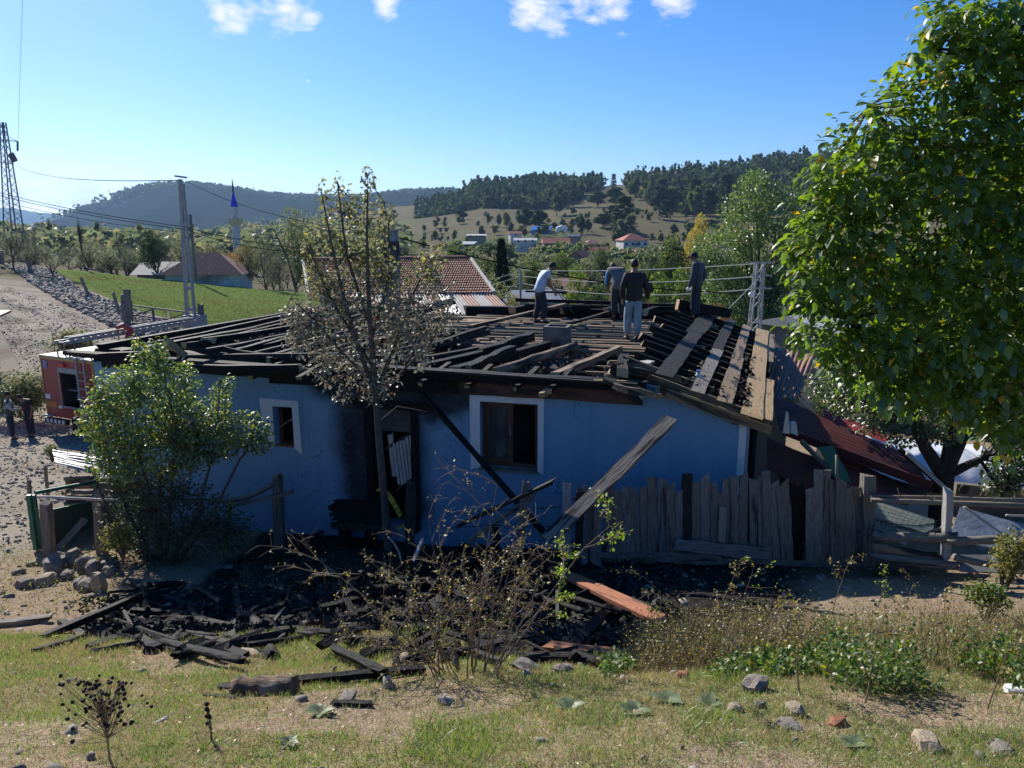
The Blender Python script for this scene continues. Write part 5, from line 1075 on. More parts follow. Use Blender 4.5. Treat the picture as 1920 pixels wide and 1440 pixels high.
# ploughed bank of broken rock between track and meadow
pts = []
for k in range(9500):
    y = math.exp(rr.uniform(math.log(38), math.log(75))); ue = np.interp(y, [38, 42, 50, 60, 75], [330, 235, 125, 60, 5]); uo = np.interp(y, [38, 42, 44, 50, 60, 75], [430, 400, 345, 232, 150, 90]); u = rr.uniform(ue, uo); q = G(u, y); pts.append((q.x, q.y, q.z + .02))
P = np.array(pts); V, F = scatter(ico_v, ico_f, P, rv(len(P)), np.tile([0, 0, 1.], (len(P), 1)) + .4 * rv(len(P)), (.035 + .2 * rng.random((len(P), 1)) ** 3.5) * np.array([1, 1.3, .7]))
tag(link('broken_rock_bank', rawmesh('broken_rock_bank', V, F), mat('broken_rock', (.27, .24, .2), (.14, .12, .1), .5, .9, 0, world=True, island=.4)), kind='stuff')
pts = []
for k in range(9000):
    y = math.exp(rr.uniform(math.log(34), math.log(85))); xs_ = rx_(y); t = rr.random(); t = t if abs(t - .35) > .07 and abs(t - .68) > .07 else rr.random(); pts.append((xs_[0] + (xs_[-1] - xs_[0]) * t, y, 0))
P = np.array([(x, y, hgt(x, y) + .03) for x, y, _ in pts]); V, F = scatter(ico_v, ico_f, P, rv(len(P)), np.tile([0, 0, 1.], (len(P), 1)), (.012 + .05 * rng.random((len(P), 1)) ** 4) * np.array([1, 1.3, .5]))
tag(link('road_gravel', rawmesh('road_gravel', V, F), m_peb), kind='stuff')
# individual foreground stones
for i, (u, v, a, b, c_, m, lab) in enumerate([(1738, 1400, .15, .1, .09, m_ystone, 'yellowish rough boulder at the bottom right edge of the turf'), (1880, 1412, .13, .1, .07, m_stone, 'smooth grey stone in the bottom right corner'), (1415, 1290, .17, .12, .1, m_stone, 'flat topped stone under the leaning dead stem on the right'), (1492, 1335, .1, .08, .08, m_ystone, 'holed yellow stone in the small stone group at centre right'),
      (1480, 1362, .12, .09, .05, m_stone, 'low grey stone just below the holed yellow stone'), (1378, 1330, .07, .06, .06, m_ystone, 'small pitted stone at the left of the stone group'), (1425, 1325, .06, .05, .06, m_stone, 'little upright stone between the pitted and the holed stones'), (1570, 1355, .1, .07, .05, m_red, 'reddish crumbled stone right of the stone group'),
      (1905, 1294, .13, .08, .05, m_white, 'white painted stone near the right edge'), (1280, 1268, .1, .07, .06, m_red, 'broken orange brick lump left of the dead stem'), (1195, 1338, .05, .04, .03, m_ystone, 'small pale stone in the turf at centre'), (1488, 1390, .03, .025, .04, m_ystone, 'tiny ochre stone standing in the grass'),
      (1150, 1240, .2, .13, .08, m_stone, 'flat grey slab at the right foot of the rubble heap'), (985, 1250, .22, .14, .07, m_stucco, 'crumpled grey lump at the foot of the briar bush'), (1055, 1255, .14, .1, .06, m_stone, 'pale stone right of the crumpled lump'), (1825, 1080, .12, .1, .14, m_stone, 'pale stone lit by the sun by the right hand shrubs'),
      (1190, 1055, .09, .08, .08, m_stone, 'round grey stone under the plank fence'), (1215, 1100, .1, .08, .06, m_stone, 'flat dark stone in front of the plank fence'), (620, 1078, .14, .12, .14, m_stone, 'grey stone in the shadow under the porch stand'), (465, 1225, .22, .12, .06, m_ystone, 'long low yellowish stone where turf meets rubble'),
      (170, 1118, .1, .09, .07, m_stone, 'small dark stone lying on the bare yard'), (650, 1308, .13, .09, .04, m_stone, 'half buried slab in the turf before the rubble'), (1210, 1020, .1, .08, .07, m_stone, 'grey stone half hidden behind the fence foot'), (830, 1315, .1, .07, .05, m_stone, 'mossy stone under the briar bush'), (300, 1350, .09, .02, .015, m_palew, 'pale wood chip lying on the bare patch of turf')]):
    q = onray(u, v + 4, 2, 16); a, b, c_ = a * .72, b * .72, c_ * .72; rock('stone', q + Vector((0, 0, c_ * .4)), (a, b, c_), m, lab, 'stone', None, seed=i + 3)
# ================================================================== trees
def grow(rr, p, d, L, r, lev, maxlev, out, tips, up=.15, spread=.6, nb=(2, 4), taper=.65, wob=.25):
    n = 3; pts = [p]; q = Vector(p); d = Vector(d).normalized()
    for i in range(n):
        d = (d + Vector((rr.gauss(0, wob), rr.gauss(0, wob), rr.gauss(0, wob) + up)) * .35).normalized(); q = q + d * L / n; pts.append(q.copy())
    out.append((pts, [r * (1 - (1 - taper) * i / n) for i in range(n + 1)], lev))
    if lev >= maxlev: tips += [(pts[i], (pts[i] - pts[i-1]).normalized()) for i in (1, 2, 3)]; return
    for k in range(rr.randint(*nb)):
        t = rr.uniform(.35, 1); i = min(int(t * n), n - 1); b = pts[i].lerp(pts[i+1], t * n - i); a = rr.uniform(0, 6.283); o = d.orthogonal().normalized(); o = Quaternion(d, a) @ o
        nd = (d * (1 - spread) + o * spread).normalized(); grow(rr, b, nd, L * rr.uniform(.55, .8), r * taper * rr.uniform(.6, .8), lev + 1, maxlev, out, tips, up, spread, nb, taper, wob)
    if rr.random() < .85: grow(rr, pts[-1], d, L * rr.uniform(.6, .85), r * taper, lev + 1, maxlev, out, tips, up, spread, nb, taper, wob)
def branchmesh(name, segs, n=5):
    mb = MB()
    for pts, rs, lev in segs: mb.tube(pts, rs, max(3, n - lev), cap=False)
    return mb.mesh(name, True)
def leaves_at(P, D, size, tmpl=LEAF2, droop=.3, jit=.05, k=1):
    P = np.repeat(np.asarray(P, float), k, 0); D = np.repeat(np.asarray(D, float), k, 0); n = len(P)
    ax = D * .5 + rv(n) * .8; ax[:, 2] -= droop; up = rv(n) * .7 + np.array([0, 0, 1.]); return scatter(*tmpl, P + rng.normal(size=(n, 3)) * jit, ax, up, size * rng.uniform(.6, 1.25, n))
LM = {'green': leafmat('foliage_green', (0.065, 0.123, 0.029), (0.109, 0.167, 0.036), (0.232, 0.232, 0.043), p3=.93, gloss=.04), 'grey': leafmat('foliage_grey_green', (0.087, 0.109, 0.051), (0.138, 0.160, 0.080), (0.203, 0.189, 0.087), gloss=.04), 'olive': leafmat('foliage_olive', (0.131, 0.145, 0.043), (0.203, 0.203, 0.058), (0.290, 0.246, 0.058), gloss=.04),
      'poplar': leafmat('foliage_poplar', (0.065, 0.116, 0.032), (0.123, 0.189, 0.051), (0.232, 0.246, 0.072), gloss=.1, rough=.4), 'yellow': leafmat('foliage_yellow', (0.232, 0.232, 0.038), (0.377, 0.319, 0.072), (0.435, 0.290, 0.058)), 'dark': leafmat('foliage_dark', (0.026, 0.046, 0.020), (0.051, 0.080, 0.029), (0.072, 0.102, 0.043), trans=.25, gloss=.015),
      'orange': leafmat('foliage_orange', (.2, .09, .035), (.24, .13, .045), (.14, .12, .04))}
LM['hill'] = leafmat('hill_conifers', (.03, .05, .024), (.06, .085, .035), (.09, .105, .045), trans=.25, gloss=.01)
LM['fargreen'] = leafmat('foliage_dull_green', (.045, .075, .028), (.075, .105, .035), (.13, .13, .04), gloss=.02)
def crown_pts(n, lobes, shell=.5):
    """points inside a union of ellipsoids, denser near their skins; hollow between the lobes"""
    P = []; D = []; w = np.array([l[3] * l[4] * l[5] for l in lobes]); w = w ** .7 / (w ** .7).sum(); cnt = rng.multinomial(n, w)
    for l, c in zip(lobes, cnt):
        d = rv(c); r = rng.uniform(shell, 1, c) ** .7; P.append(d * r[:, None] * np.array(l[3:6]) + np.array(l[:3])); D.append(d)
    return np.concatenate(P), np.concatenate(D)
def lobes_deciduous(h, w_, rr, n=9, base=.25, top_narrow=.5):
    L = []
    for k in range(n):
        t = (k + .5) / n; z = h * (base + (1 - base) * (.08 + .84 * t)); R_ = w_ / 2 * (1 - top_narrow * t ** 1.5) * (.6 + .4 * math.sin(min(t * 3, 1) * 1.57)); a = rr.uniform(0, 6.28); o = R_ * rr.uniform(.2, .62)
        s = R_ * rr.uniform(.45, .7); L.append((math.cos(a) * o, math.sin(a) * o, z, s, s, s * rr.uniform(.7, 1.1)))
    return L
PROTO = {}
def proto_tree(kind, seed, leafm, n, size, h=10., w_=6., conifer=False, bare=0, narrow=.5, base=.25, bark=m_bark):
    rr = random.Random(seed); segs = []; tips = []
    if conifer:
        segs.append(([Vector((0, 0, -.5)), Vector((0, 0, h * .5)), Vector((0, 0, h))], [h * .018, h * .01, .01], 0)); P = []; D = []
        for k in range(n):
            t = rr.random() ** .8; lay = min((math.floor(t * 14) + rr.random() * .8) / 14, .99); R_ = w_ / 2 * (1 - lay) ** .85 * rr.uniform(.2, 1) * (1 + .2 * math.sin(lay * 40 + seed)); a = rr.uniform(0, 6.28); P.append((R_ * math.cos(a), R_ * math.sin(a), h * (.1 + .9 * lay) + h * .03 * rr.random() - R_ * .25)); D.append((math.cos(a), math.sin(a), -.3))
        V, F = scatter(*LEAF2, np.array(P), np.array(D) + .3 * rv(n), np.tile([0, 0, 1.], (n, 1)), size * rng.uniform(.7, 1.3, n))
    else:
        grow(rr, Vector((0, 0, -.5)), (0, 0, 1), h * .38, h * .02, 0, 3, segs, tips, spread=.5, nb=(3, 5))
        lob = lobes_deciduous(h, w_, rr, base=base, top_narrow=narrow); P, D = crown_pts(n, lob); 
        ax = D + rv(n) * .9; V, F = scatter(*TUFT if size > .3 else LEAF2, P, ax, rv(n), size * rng.uniform(.6, 1.3, n))
        # limbs toward lobes
        for l in lob: segs.append(([Vector((0, 0, h * .2)), Vector((l[0] * .4, l[1] * .4, l[2] * .6)), Vector(l[:3])], [h * .01, h * .006, .01], 1))
    lm = rawmesh('crown', V, F); lm.materials.append(leafm); tm = branchmesh('trunk', segs, 6); tm.materials.append(bark); PROTO[kind] = (tm, lm)
def bare_tree(kind, seed, h, leafm, nl, size=.12, nb=(3, 5), spread=.45, up=.3):
    rr = random.Random(seed); segs = []; tips = []; grow(rr, Vector((0, 0, -.3)), (0, 0, 1), h * .3, h * .014, 0, 4, segs, tips, up=up, spread=spread, nb=nb, taper=.7)
    tm = branchmesh('trunk', segs, 5); tm.materials.append(m_bark); T = [tips[rr.randrange(len(tips))] for _ in range(nl)]
    V, F = leaves_at([tuple(t[0]) for t in T], [tuple(t[1]) for t in T], size, jit=.25); lm = rawmesh('crown', V, F); lm.materials.append(leafm); PROTO[kind] = (tm, lm)
for i in range(3):
    proto_tree('green%d' % i, 30 + i, LM['fargreen'] if i else LM['green'], 5200, .26); proto_tree('grey%d' % i, 40 + i, LM['grey'], 4200, .22, w_=6.5)
proto_tree('olive0', 51, LM['olive'], 4500, .24); proto_tree('yellow0', 52, LM['yellow'], 4000, .24); proto_tree('dark0', 53, LM['dark'], 4200, .26); proto_tree('dark1', 54, LM['dark'], 4200, .26, narrow=.7)
proto_tree('conifer0', 55, LM['dark'], 3600, .55, 10, 5.2, conifer=True, bark=m_barkd); proto_tree('orange0', 56, LM['orange'], 2500, .22, h=6, w_=5)
for i in range(3): bare_tree('bare%d' % i, 60 + i, 9, LM['grey'], 1500, .13)
bare_tree('spire', 66, 8, LM['grey'], 260, .1, spread=.22, nb=(4, 6), up=.6)
# far versions
for i, (k, c) in enumerate((('fdark', 'dark'), ('fgreen', 'fargreen'), ('folive', 'olive'), ('fgrey', 'grey'))): proto_tree(k, 70 + i, LM[c], 420, 1.0)
proto_tree('fcon', 80, LM['dark'], 320, 1.7, 10, 4.5, conifer=True)
def tree(kind, p, h, label, group=None, wscale=1, rot=None, name='tree', h0=10.):
    tm, lm = PROTO[kind]; s = h / h0; r = RB.uniform(0, 6.28) if rot is None else rot
    o = empty(name, p, label, 'tree', group); mw = Matrix.Translation(p) @ Matrix.Rotation(r, 4, 'Z') @ Matrix.Diagonal((s * wscale, s * wscale, s, 1))
    link('trunk', tm, None, o, mw); link('crown', lm, None, o, mw); return o
def treeat(kind, u, y, vtop, label, group=None, wpx=None, sink=0, **k):
    p = G(u, y); top = PY(u, vtop, y).z; h = max(top - p.z, 2); ws = 1
    if wpx: ws = (wpx / FPX * y) / (h * .62)
    return tree(kind, p, h, label, group, ws, **k)
# valley: the large trees
treeat('green0', 1425, 52, 322, 'tall airy poplar like tree with glossy leaves behind the right roof corner', wpx=215) if False else None
def bigpoplar():
    p = G(1420, 50); top = PY(1420, 322, 50).z; h = top - p.z; rr = random.Random(4); segs = []; tips = []
    grow(rr, Vector((0, 0, -.3)), (0, 0, 1), h * .3, .3, 0, 3, segs, tips, up=.6, spread=.35, nb=(4, 5))
    sc = 50 / FPX; L = []
    for (u, v, ru, rv_) in [(1415, 365, 42, 45), (1450, 400, 50, 50), (1395, 420, 45, 50), (1360, 470, 55, 50), (1440, 480, 75, 60), (1490, 440, 45, 50), (1340, 520, 50, 45), (1400, 550, 80, 50), (1480, 560, 70, 60), (1380, 600, 70, 40), (1450, 620, 70, 40), (1425, 340, 22, 25), (1375, 395, 22, 30), (1325, 480, 30, 25), (1520, 520, 45, 60)]:
        q = PY(u, v, 50) - p; L.append((q.x, rr.uniform(-1.2, 1.2), q.z, ru * sc, ru * sc * 1.1, rv_ * sc))
    P, D = crown_pts(26000, L, .3); V, F = scatter(*LEAF2, P, D + rv(len(P)), rv(len(P)), .2 * rng.uniform(.6, 1.3, len(P)))
    for l in L: segs.append(([Vector((0, 0, h * .25)), Vector((l[0] * .5, l[1] * .5, l[2] * .7)), Vector(l[:3])], [.12, .07, .02], 1))
    o = empty('poplar_tree', p, 'tallest pale green poplar behind the lattice pole at the right roof corner', 'tree'); mw = Matrix.Translation(p); link('trunk', branchmesh('trunk', segs, 6), m_bark, o, mw); link('crown', rawmesh('crown', V, F), LM['poplar'], o, mw)
bigpoplar()
GV = 'valley trees behind the burnt house'
VT = [('green1', 1250, 78, 432, 100, 'rounded dark green tree right of the red roofed house'), ('yellow0', 1300, 120, 395, 60, 'yellowish green tree left of the tall poplar'), ('dark1', 1215, 70, 470, 60, 'dark tree behind the men, left of the rounded one'), ('conifer0', 940, 75, 448, 75, 'single dark fir tree in the valley behind the left man'),
      ('green2', 1125, 120, 462, 62, 'bright yellow green tree beside the long red roof'), ('olive0', 1190, 100, 485, 75, 'light green bush like tree in front of the red roofed house'), ('grey1', 1000, 95, 468, 85, 'grey green willow just right of the fir'), ('green0', 1060, 100, 470, 85, 'willow tree above the head of the stooping man'), ('grey0', 1095, 85, 480, 80, 'pale leaved willow between the stooping man and the bending man'), ('grey2', 1030, 70, 500, 80, 'lower willow thicket behind the stooping man'),
      ('grey1', 890, 80, 465, 85, 'leafy tree above the right verge of the tiled roof'), ('green1', 850, 95, 455, 80, 'tree standing behind the tiled roof ridge'), ('dark0', 885, 62, 500, 70, 'dark bush at the right edge of the tiled roof'), ('grey2', 1160, 75, 505, 70, 'bushy tree behind the bending man'), ('green0', 1240, 58, 505, 90, 'bushy tree between the jacket man and the corner man'),
      ('dark0', 1290, 60, 520, 90, 'dark thicket behind the man at the roof corner'), ('green2', 1120, 62, 530, 80, 'low green trees behind the bending man'), ('olive0', 1010, 52, 545, 60, 'low sunlit bush behind the trousers of the left man'), ('olive0', 1080, 50, 548, 60, 'low sunlit vine leaves behind the roof edge at centre'), ('olive0', 960, 55, 545, 55, 'low green bush left of the wire pole'),
      ('green1', 1340, 45, 560, 60, 'bush with reddish leaves left of the lattice pole'), ('orange0', 1335, 40, 575, 70, 'reddish autumn bush at the roof corner'), ('dark0', 1490, 45, 520, 90, 'dark green tree between lattice pole and walnut'), ('green0', 1540, 60, 420, 110, 'tree crown partly hidden by the walnut leaves'), ('dark1', 1470, 33, 600, 90, 'dark bushy tree above the rusty roof'), ('grey0', 1180, 45, 560, 80, 'shrubs just behind the legs of the jacket man')]
for k, u, y, v, wp_, lab in VT: treeat(k, u, y, v, lab, None, wp_, h0=6. if k == 'orange0' else 10.)
rr = random.Random(77)
for i in range(30):
    u = rr.uniform(840, 1500); y = rr.uniform(62, 200); treeat(rr.choice(['grey0', 'grey1', 'green0', 'green2', 'dark0', 'olive0', 'green1']), u, y, rr.uniform(478, 515) - (y < 90) * -20, 'green tree among the dense valley trees behind the house', GV, rr.uniform(55, 85))
# trees left of the picture, beyond track and meadow
GL = 'thin trees lining the far edge of the meadow'
LT = [('bare0', 100, 66, 418, 90, 'leafless spreading tree at the corner of the meadow fence'), ('spire', 158, 80, 385, 26, 'slim spire shaped bare tree taller than its neighbours at left'), ('dark0', 293, 82, 428, 70, 'denser dark tree behind the meadow left of the pole'), ('bare1', 240, 95, 425, 80, 'pale bare tree left of the dark meadow tree'), ('bare2', 25, 70, 408, 90, 'greyish bare tree at the left picture edge'), ('bare0', 195, 100, 440, 70, 'thin greyish tree right of the spire shaped one'),
      ('grey1', 345, 110, 440, 70, 'pale bushy tree behind the white pole'), ('bare1', 500, 88, 405, 75, 'bare crowned tree right of the minaret'), ('grey0', 560, 92, 388, 100, 'large hazy tree between minaret and scorched tree'), ('orange0', 455, 85, 462, 50, 'orange autumn tree at the foot of the minaret'), ('grey2', 430, 90, 470, 40, 'narrow pale tree left of the orange one'), ('bare2', 525, 75, 455, 70, 'bare bush at the right end of the meadow edge'),
      ('grey2', 400, 140, 455, 60, 'rounded hazy bush before the mountain foot'), ('bare1', 60, 95, 425, 70, 'grey tree behind the corner tree'), ('grey0', -40, 75, 405, 90, 'hazy bush cut by the left edge'), ('bare2', 590, 70, 470, 70, 'thin tree left of the tiled roof'), ('dark1', 575, 85, 450, 60, 'dark tree at the left end of the tiled roof')]
for k, u, y, v, wp_, lab in LT: treeat(k, u, y, v, lab, None, wp_, h0={'orange0': 6., 'spire': 8.}.get(k, 9. if k.startswith('bare') else 10.))
for i in range(34):
    u = rr.uniform(-60, 640); y = rr.uniform(78, 150); treeat(rr.choice(['bare0', 'bare1', 'bare2', 'grey0', 'grey1', 'grey2']), u, y, rr.uniform(432, 475), 'hazy greyish tree in the belt behind meadow and track', GL, rr.uniform(45, 80))
# hillside: single trees and shrubs
GH = 'scattered trees on the open hillside'; GF = 'trees of the hill forest that stand apart'
HT_ = [('fdark', 984, 430, 388, 40), ('fdark', 1010, 420, 392, 36), ('folive', 950, 450, 395, 20), ('fgrey', 935, 470, 400, 14), ('fcon', 1150, 430, 385, 40), ('fcon', 1170, 410, 368, 55), ('fdark', 1130, 430, 400, 40), ('fgrey', 1180, 380, 398, 40), ('fgrey', 1165, 370, 410, 36), ('fdark', 1090, 400, 405, 18), ('fdark', 1102, 400, 410, 18), ('fgrey', 1055, 430, 410, 16),
       ('fdark', 1235, 520, 345, 40), ('fgreen', 1262, 520, 350, 36), ('fcon', 1240, 560, 335, 35), ('fcon', 1300, 500, 335, 40), ('fgreen', 1300, 470, 350, 40), ('fdark', 1330, 480, 345, 45), ('fcon', 1245, 470, 375, 26), ('fgreen', 1190, 620, 330, 30), ('fcon', 1150, 760, 326, 14), ('fcon', 1128, 750, 332, 12), ('fdark', 1050, 620, 350, 30), ('fdark', 1075, 600, 355, 32), ('fgreen', 1045, 560, 362, 32), ('fdark', 1155, 560, 350, 40), ('fdark', 1120, 580, 358, 40),
       ('fgrey', 915, 480, 398, 14), ('fdark', 1385, 470, 345, 50), ('fcon', 1360, 500, 325, 40), ('fdark', 865, 560, 392, 26), ('fgrey', 880, 330, 440, 30), ('fdark', 1160, 340, 430, 30), ('fgrey', 1020, 380, 420, 20)]
for k, u, y, v, wp_ in HT_: treeat(k, u, y, v, {'fdark': 'dark rounded tree on the open hillside', 'fcon': 'dark pointed conifer on the open hillside', 'folive': 'olive green tree on the open hillside', 'fgrey': 'small grey green tree on the open hillside', 'fgreen': 'green leafy tree on the open hillside'}[k], GH + ', ' + k[1:], wp_)
for i in range(170):
    u = rr.uniform(740, 1400); y = rr.uniform(330, 560); p = G(u, y); s = rr.uniform(2, 6); tree(rr.choice(['fdark', 'fgrey', 'folive', 'fgrey']), p, s, 'small shrub like tree dotted over the brown hillside', 'small shrubs dotted over the hillside', rr.uniform(1, 1.5))
# hill forest as one mass
def forest(name, n, test, hmin, hmax, tuft, m, per=26, con=.6):
    Ps = []; Ax = []; Sc = []; k = 0; tries = 0
    while k < n and tries < n * 30:
        tries += 1; x, y = test(rr)
        if x is None: continue
        z = hgt(x, y); h = rr.uniform(hmin, hmax); isc = rr.random() < con; k += 1
        for j in range(per):
            t = rr.random(); R_ = (h * .2 * (1 - t) + .3) if isc else h * .34 * math.sin(max(.15, t) * 2.7) + .3; a = rr.uniform(0, 6.28); R2 = R_ * rr.uniform(.4, 1); Ps.append((x + R2 * math.cos(a), y + R2 * math.sin(a), z + h * (.1 + .9 * t) * (1 if isc else .8))); Ax.append((math.cos(a), math.sin(a), .2 if not isc else -.5)); Sc.append(tuft * rr.uniform(.6, 1.2))
    P = np.array(Ps); V, F = scatter(*TUFT, P, np.array(Ax) + .5 * rv(len(P)), rv(len(P)), np.array(Sc)); o = link(name, rawmesh(name, V, F), m, None); tag(o, kind='stuff'); return o
def uy(u, y): return XY(u, y, 20).x
def t1(r):
    y = r.uniform(560, 900); u = r.gauss(1010, 75) if r.random() < .6 else r.uniform(870, 1120)
    lim = np.interp(u, [860, 900, 1000, 1060, 1130], [900, 640, 640, 640, 760])
    if y < lim or u > 1130 or u < 850: return None, None
    return uy(u, y), y
def t2(r):
    y = r.uniform(500, 900); u = r.uniform(1170, 1900); lim = np.interp(u, [1170, 1230, 1400, 1500, 1900], [720, 540, 500, 400, 300])
    if y < lim: return None, None
    return uy(u, y), y
def t3(r):
    y = r.uniform(640, 820); u = r.uniform(780, 930); return uy(u, y), y
forest('hill_forest', 1000, t1, 8, 18, 3.0, LM['hill']); forest('hill_forest', 1500, t2, 8, 19, 3.0, LM['hill']); forest('hill_forest', 260, t1, 7, 13, 2.6, LM['fargreen'], con=.1); forest('hill_forest', 220, t2, 7, 12, 2.6, LM['grey'], con=.1); forest('hill_forest', 260, t3, 6, 11, 2.4, LM['dark'], con=.3); forest('hill_forest', 350, t2, 8, 14, 2.6, LM['fargreen'], con=.1)
def t4(r):
    y = math.exp(r.uniform(math.log(220), math.log(1250))); u = r.uniform(-250, 760); q = noise.noise(Vector((u * .012, math.log(y) * 4, 3)))
    if u > 640 and y > 500: return None, None
    return (uy(u, y), y) if q > -.12 else (None, None)
forest('plain_woods', 1500, t4, 6, 11, 2.6, LM['grey'], 16, .1)
def t5(r):
    y = r.uniform(150, 290); u = r.uniform(830, 1330); return uy(u, y), y
forest('valley_thicket', 150, t5, 3.5, 6.5, 1.1, LM['fargreen'], 90, .0); forest('valley_thicket', 200, t5, 3.5, 7, 1.1, LM['grey'], 90, .0)
# tree line on the far mountain crest
Ps = []; Sc = []
for k in range(2600):
    u = rr.uniform(150, 900); pv_ = np.interp(u, [60, 110, 150, 190, 230, 262, 300, 340, 380, 430, 470, 500, 560, 620, 700, 760, 800, 850, 890], [428, 412, 405, 393, 384, 366, 354, 350, 349, 355, 361, 367, 372, 374, 372, 364, 362, 361, 368]); y = 2200 - abs(rr.gauss(0, 60)); z = v2z(pv_, 2200) - (2200 - y) * .05; x = (u - 960) / FPX * 2200 * cp; h = rr.uniform(6, 15)
    for j in range(4): Ps.append((x + rr.uniform(-4, 4), y, z + rr.uniform(-3, h))); Sc.append(rr.uniform(4, 9))
P = np.array(Ps); V, F = scatter(*TUFT, P, rv(len(P)), rv(len(P)), np.array(Sc)); tag(link('mountain_forest', rawmesh('mountain_forest', V, F), LM['dark'], None), kind='stuff')

# ================================================================== neighbour house with tiled roof
NY0, NY1 = 29.5, 35.0
nh = empty('tiled_house', G(760, 31), 'neighbouring house with large clay tiled roof above striped rusty sheets', 'house')
def rowpt(u, v, y): return PY(u, v, y)
rows, cols = 15, 74
TLp, TRp = PY(568, 490, NY1), PY(880, 486, NY1); BLp, BRp = PY(578, 553, NY0), PY(924, 550, NY0)
V = []; F = []
for j in range(rows):
    for half in (0, 1):
        t = (j + half) / rows
        a = TLp.lerp(BLp, t); b = TRp.lerp(BRp, t)
        for i in range(cols * 3 + 1):
            s = i / (cols * 3); p = a.lerp(b, s); p.z += (.05 if i % 3 == 1 else 0) + (.05 if half else -.02) + .02 * noise.noise(Vector((i * .9, j * 2.1, 0))); p.y -= .03 if half else 0; V.append(p)
nc = cols * 3 + 1
for r_ in range(rows * 2 - 1):
    for i in range(nc - 1): a = r_ * nc + i; F.append((a, a + 1, a + nc + 1, a + nc))
me = bpy.data.meshes.new('roof_tiles'); me.from_pydata([tuple(v) for v in V], [], F); link('roof_tiles', me, m_tile, nh)
mb = MB(); mb.tube([TLp + Vector((0, 0, .06)), TRp + Vector((0, 0, .06))], .12, 8); mb.build('ridge', m_tile, nh)
mb = MB(); mb.beam(TRp + Vector((.05, 0, .02)), BRp + Vector((.05, 0, .02)), .12, .16); mb.beam(TLp, BLp, .1, .16); mb.build('verge_board', m_palew, nh)
n = 13; sheets = [m_rust, m_galv, m_rust, m_palew, m_rust, m_rust, m_palew, m_rust, m_galv, m_palew, m_rust, m_palew, m_rust]
A0, A1 = PY(640, 552, NY0 - .05), PY(926, 551, NY0 - .05); B0, B1 = PY(650, 592, NY0 - 2.1), PY(966, 590, NY0 - 2.1)
for k in range(n): 
    t0, t1_ = k / n, (k + 1.03) / n; corr('roof_sheet', A0.lerp(A1, t0), B0.lerp(B1, t0) , B0.lerp(B1, t1_), A0.lerp(A1, t1_), 4, .02, sheets[k], nh, along=3)
zb = G(760, 31).z - .5
mb = MB(); mb.box((BLp.x + .4, NY0 + .5, zb), (BRp.x - .3, NY1 + 4, BLp.z - .15)); mb.build('wall', m_stucco, nh)
mb = MB(); mb.quadbox([TLp + Vector((0, 0, -.2)), TRp + Vector((0, 0, -.2)), TRp + Vector((.6, 5, -2)), TLp + Vector((-.3, 5, -2)), TLp, TRp, TRp + Vector((.6, 5, -1.8)), TLp + Vector((-.3, 5, -1.8))]); mb.build('roof', m_tile, nh)
mb = MB(); mb.quadbox([(B0.x + .3, NY0 - 1.8, zb), (B1.x - .3, NY0 - 1.8, zb), (B1.x - .3, NY0 + .4, zb), (B0.x + .3, NY0 + .4, zb), (B0.x + .3, NY0 - 1.8, B0.z - .1), (B1.x - .3, NY0 - 1.8, B0.z - .1), (B1.x - .3, NY0 + .4, A0.z - .2), (B0.x + .3, NY0 + .4, A0.z - .2)]); mb.build('lean_to', m_stucco, nh)
# ================================================================== village
def cottage(u, y, wid, dep, hw, hr, label, wallm, roofm, kind='hip', rot=0, nwin=3, floors=1, cat='house', name='village_house', winm=None, sink=.3, v=None):
    p = G(u, y); 
    if v: p.z = PY(u, v, y).z
    o = empty(name, p, label, cat); mw = Matrix.Translation(p) @ Matrix.Rotation(R(rot), 4, 'Z')
    mb = MB(); mb.box((-wid/2, -dep/2, -3 if sink else -.3), (wid/2, dep/2, hw)); link('wall', mb.mesh('wall'), wallm, o, mw)
    e = .5; V = [(-wid/2 - e, -dep/2 - e, hw - .1), (wid/2 + e, -dep/2 - e, hw - .1), (wid/2 + e, dep/2 + e, hw - .1), (-wid/2 - e, dep/2 + e, hw - .1)]
    if kind == 'hip':
        k = max(wid/2 - dep/2, .2); V += [(-k, 0, hw + hr), (k, 0, hw + hr)]; F = [(0, 1, 5, 4), (1, 2, 5), (2, 3, 4, 5), (3, 0, 4), (0, 3, 2, 1)]
    elif kind == 'gable': V += [(-wid/2 - e, 0, hw + hr), (wid/2 + e, 0, hw + hr)]; F = [(0, 1, 5, 4), (1, 2, 5), (2, 3, 4, 5), (3, 0, 4), (0, 3, 2, 1)]
    else: V += [(-wid/2 - e, dep/2 + e, hw + hr), (wid/2 + e, dep/2 + e, hw + hr)]; F = [(0, 1, 5, 4), (1, 2, 5), (2, 3, 4, 5), (3, 0, 4), (0, 3, 2, 1)]
    me = bpy.data.meshes.new('roof'); me.from_pydata(V, [], F); link('roof', me, roofm, o, mw)
    for f in range(floors):
        for i in range(nwin):
            x = -wid/2 + wid * (i + .5) / nwin; z0 = .9 + f * hw / floors; mb = MB(); mb.box((x - .4, -dep/2 - .04, z0), (x + .4, -dep/2 - .001, z0 + 1.0)); w1 = link('window', mb.mesh('window'), winm or m_dark, o, mw)
            mb = MB(); mb.box((x - .45, -dep/2 - .09, z0 - .12), (x + .45, -dep/2 - .04, z0)); link('window_sill', mb.mesh('window_sill'), m_white, w1, None); w1.children[0].matrix_parent_inverse = Matrix(); 
    return o
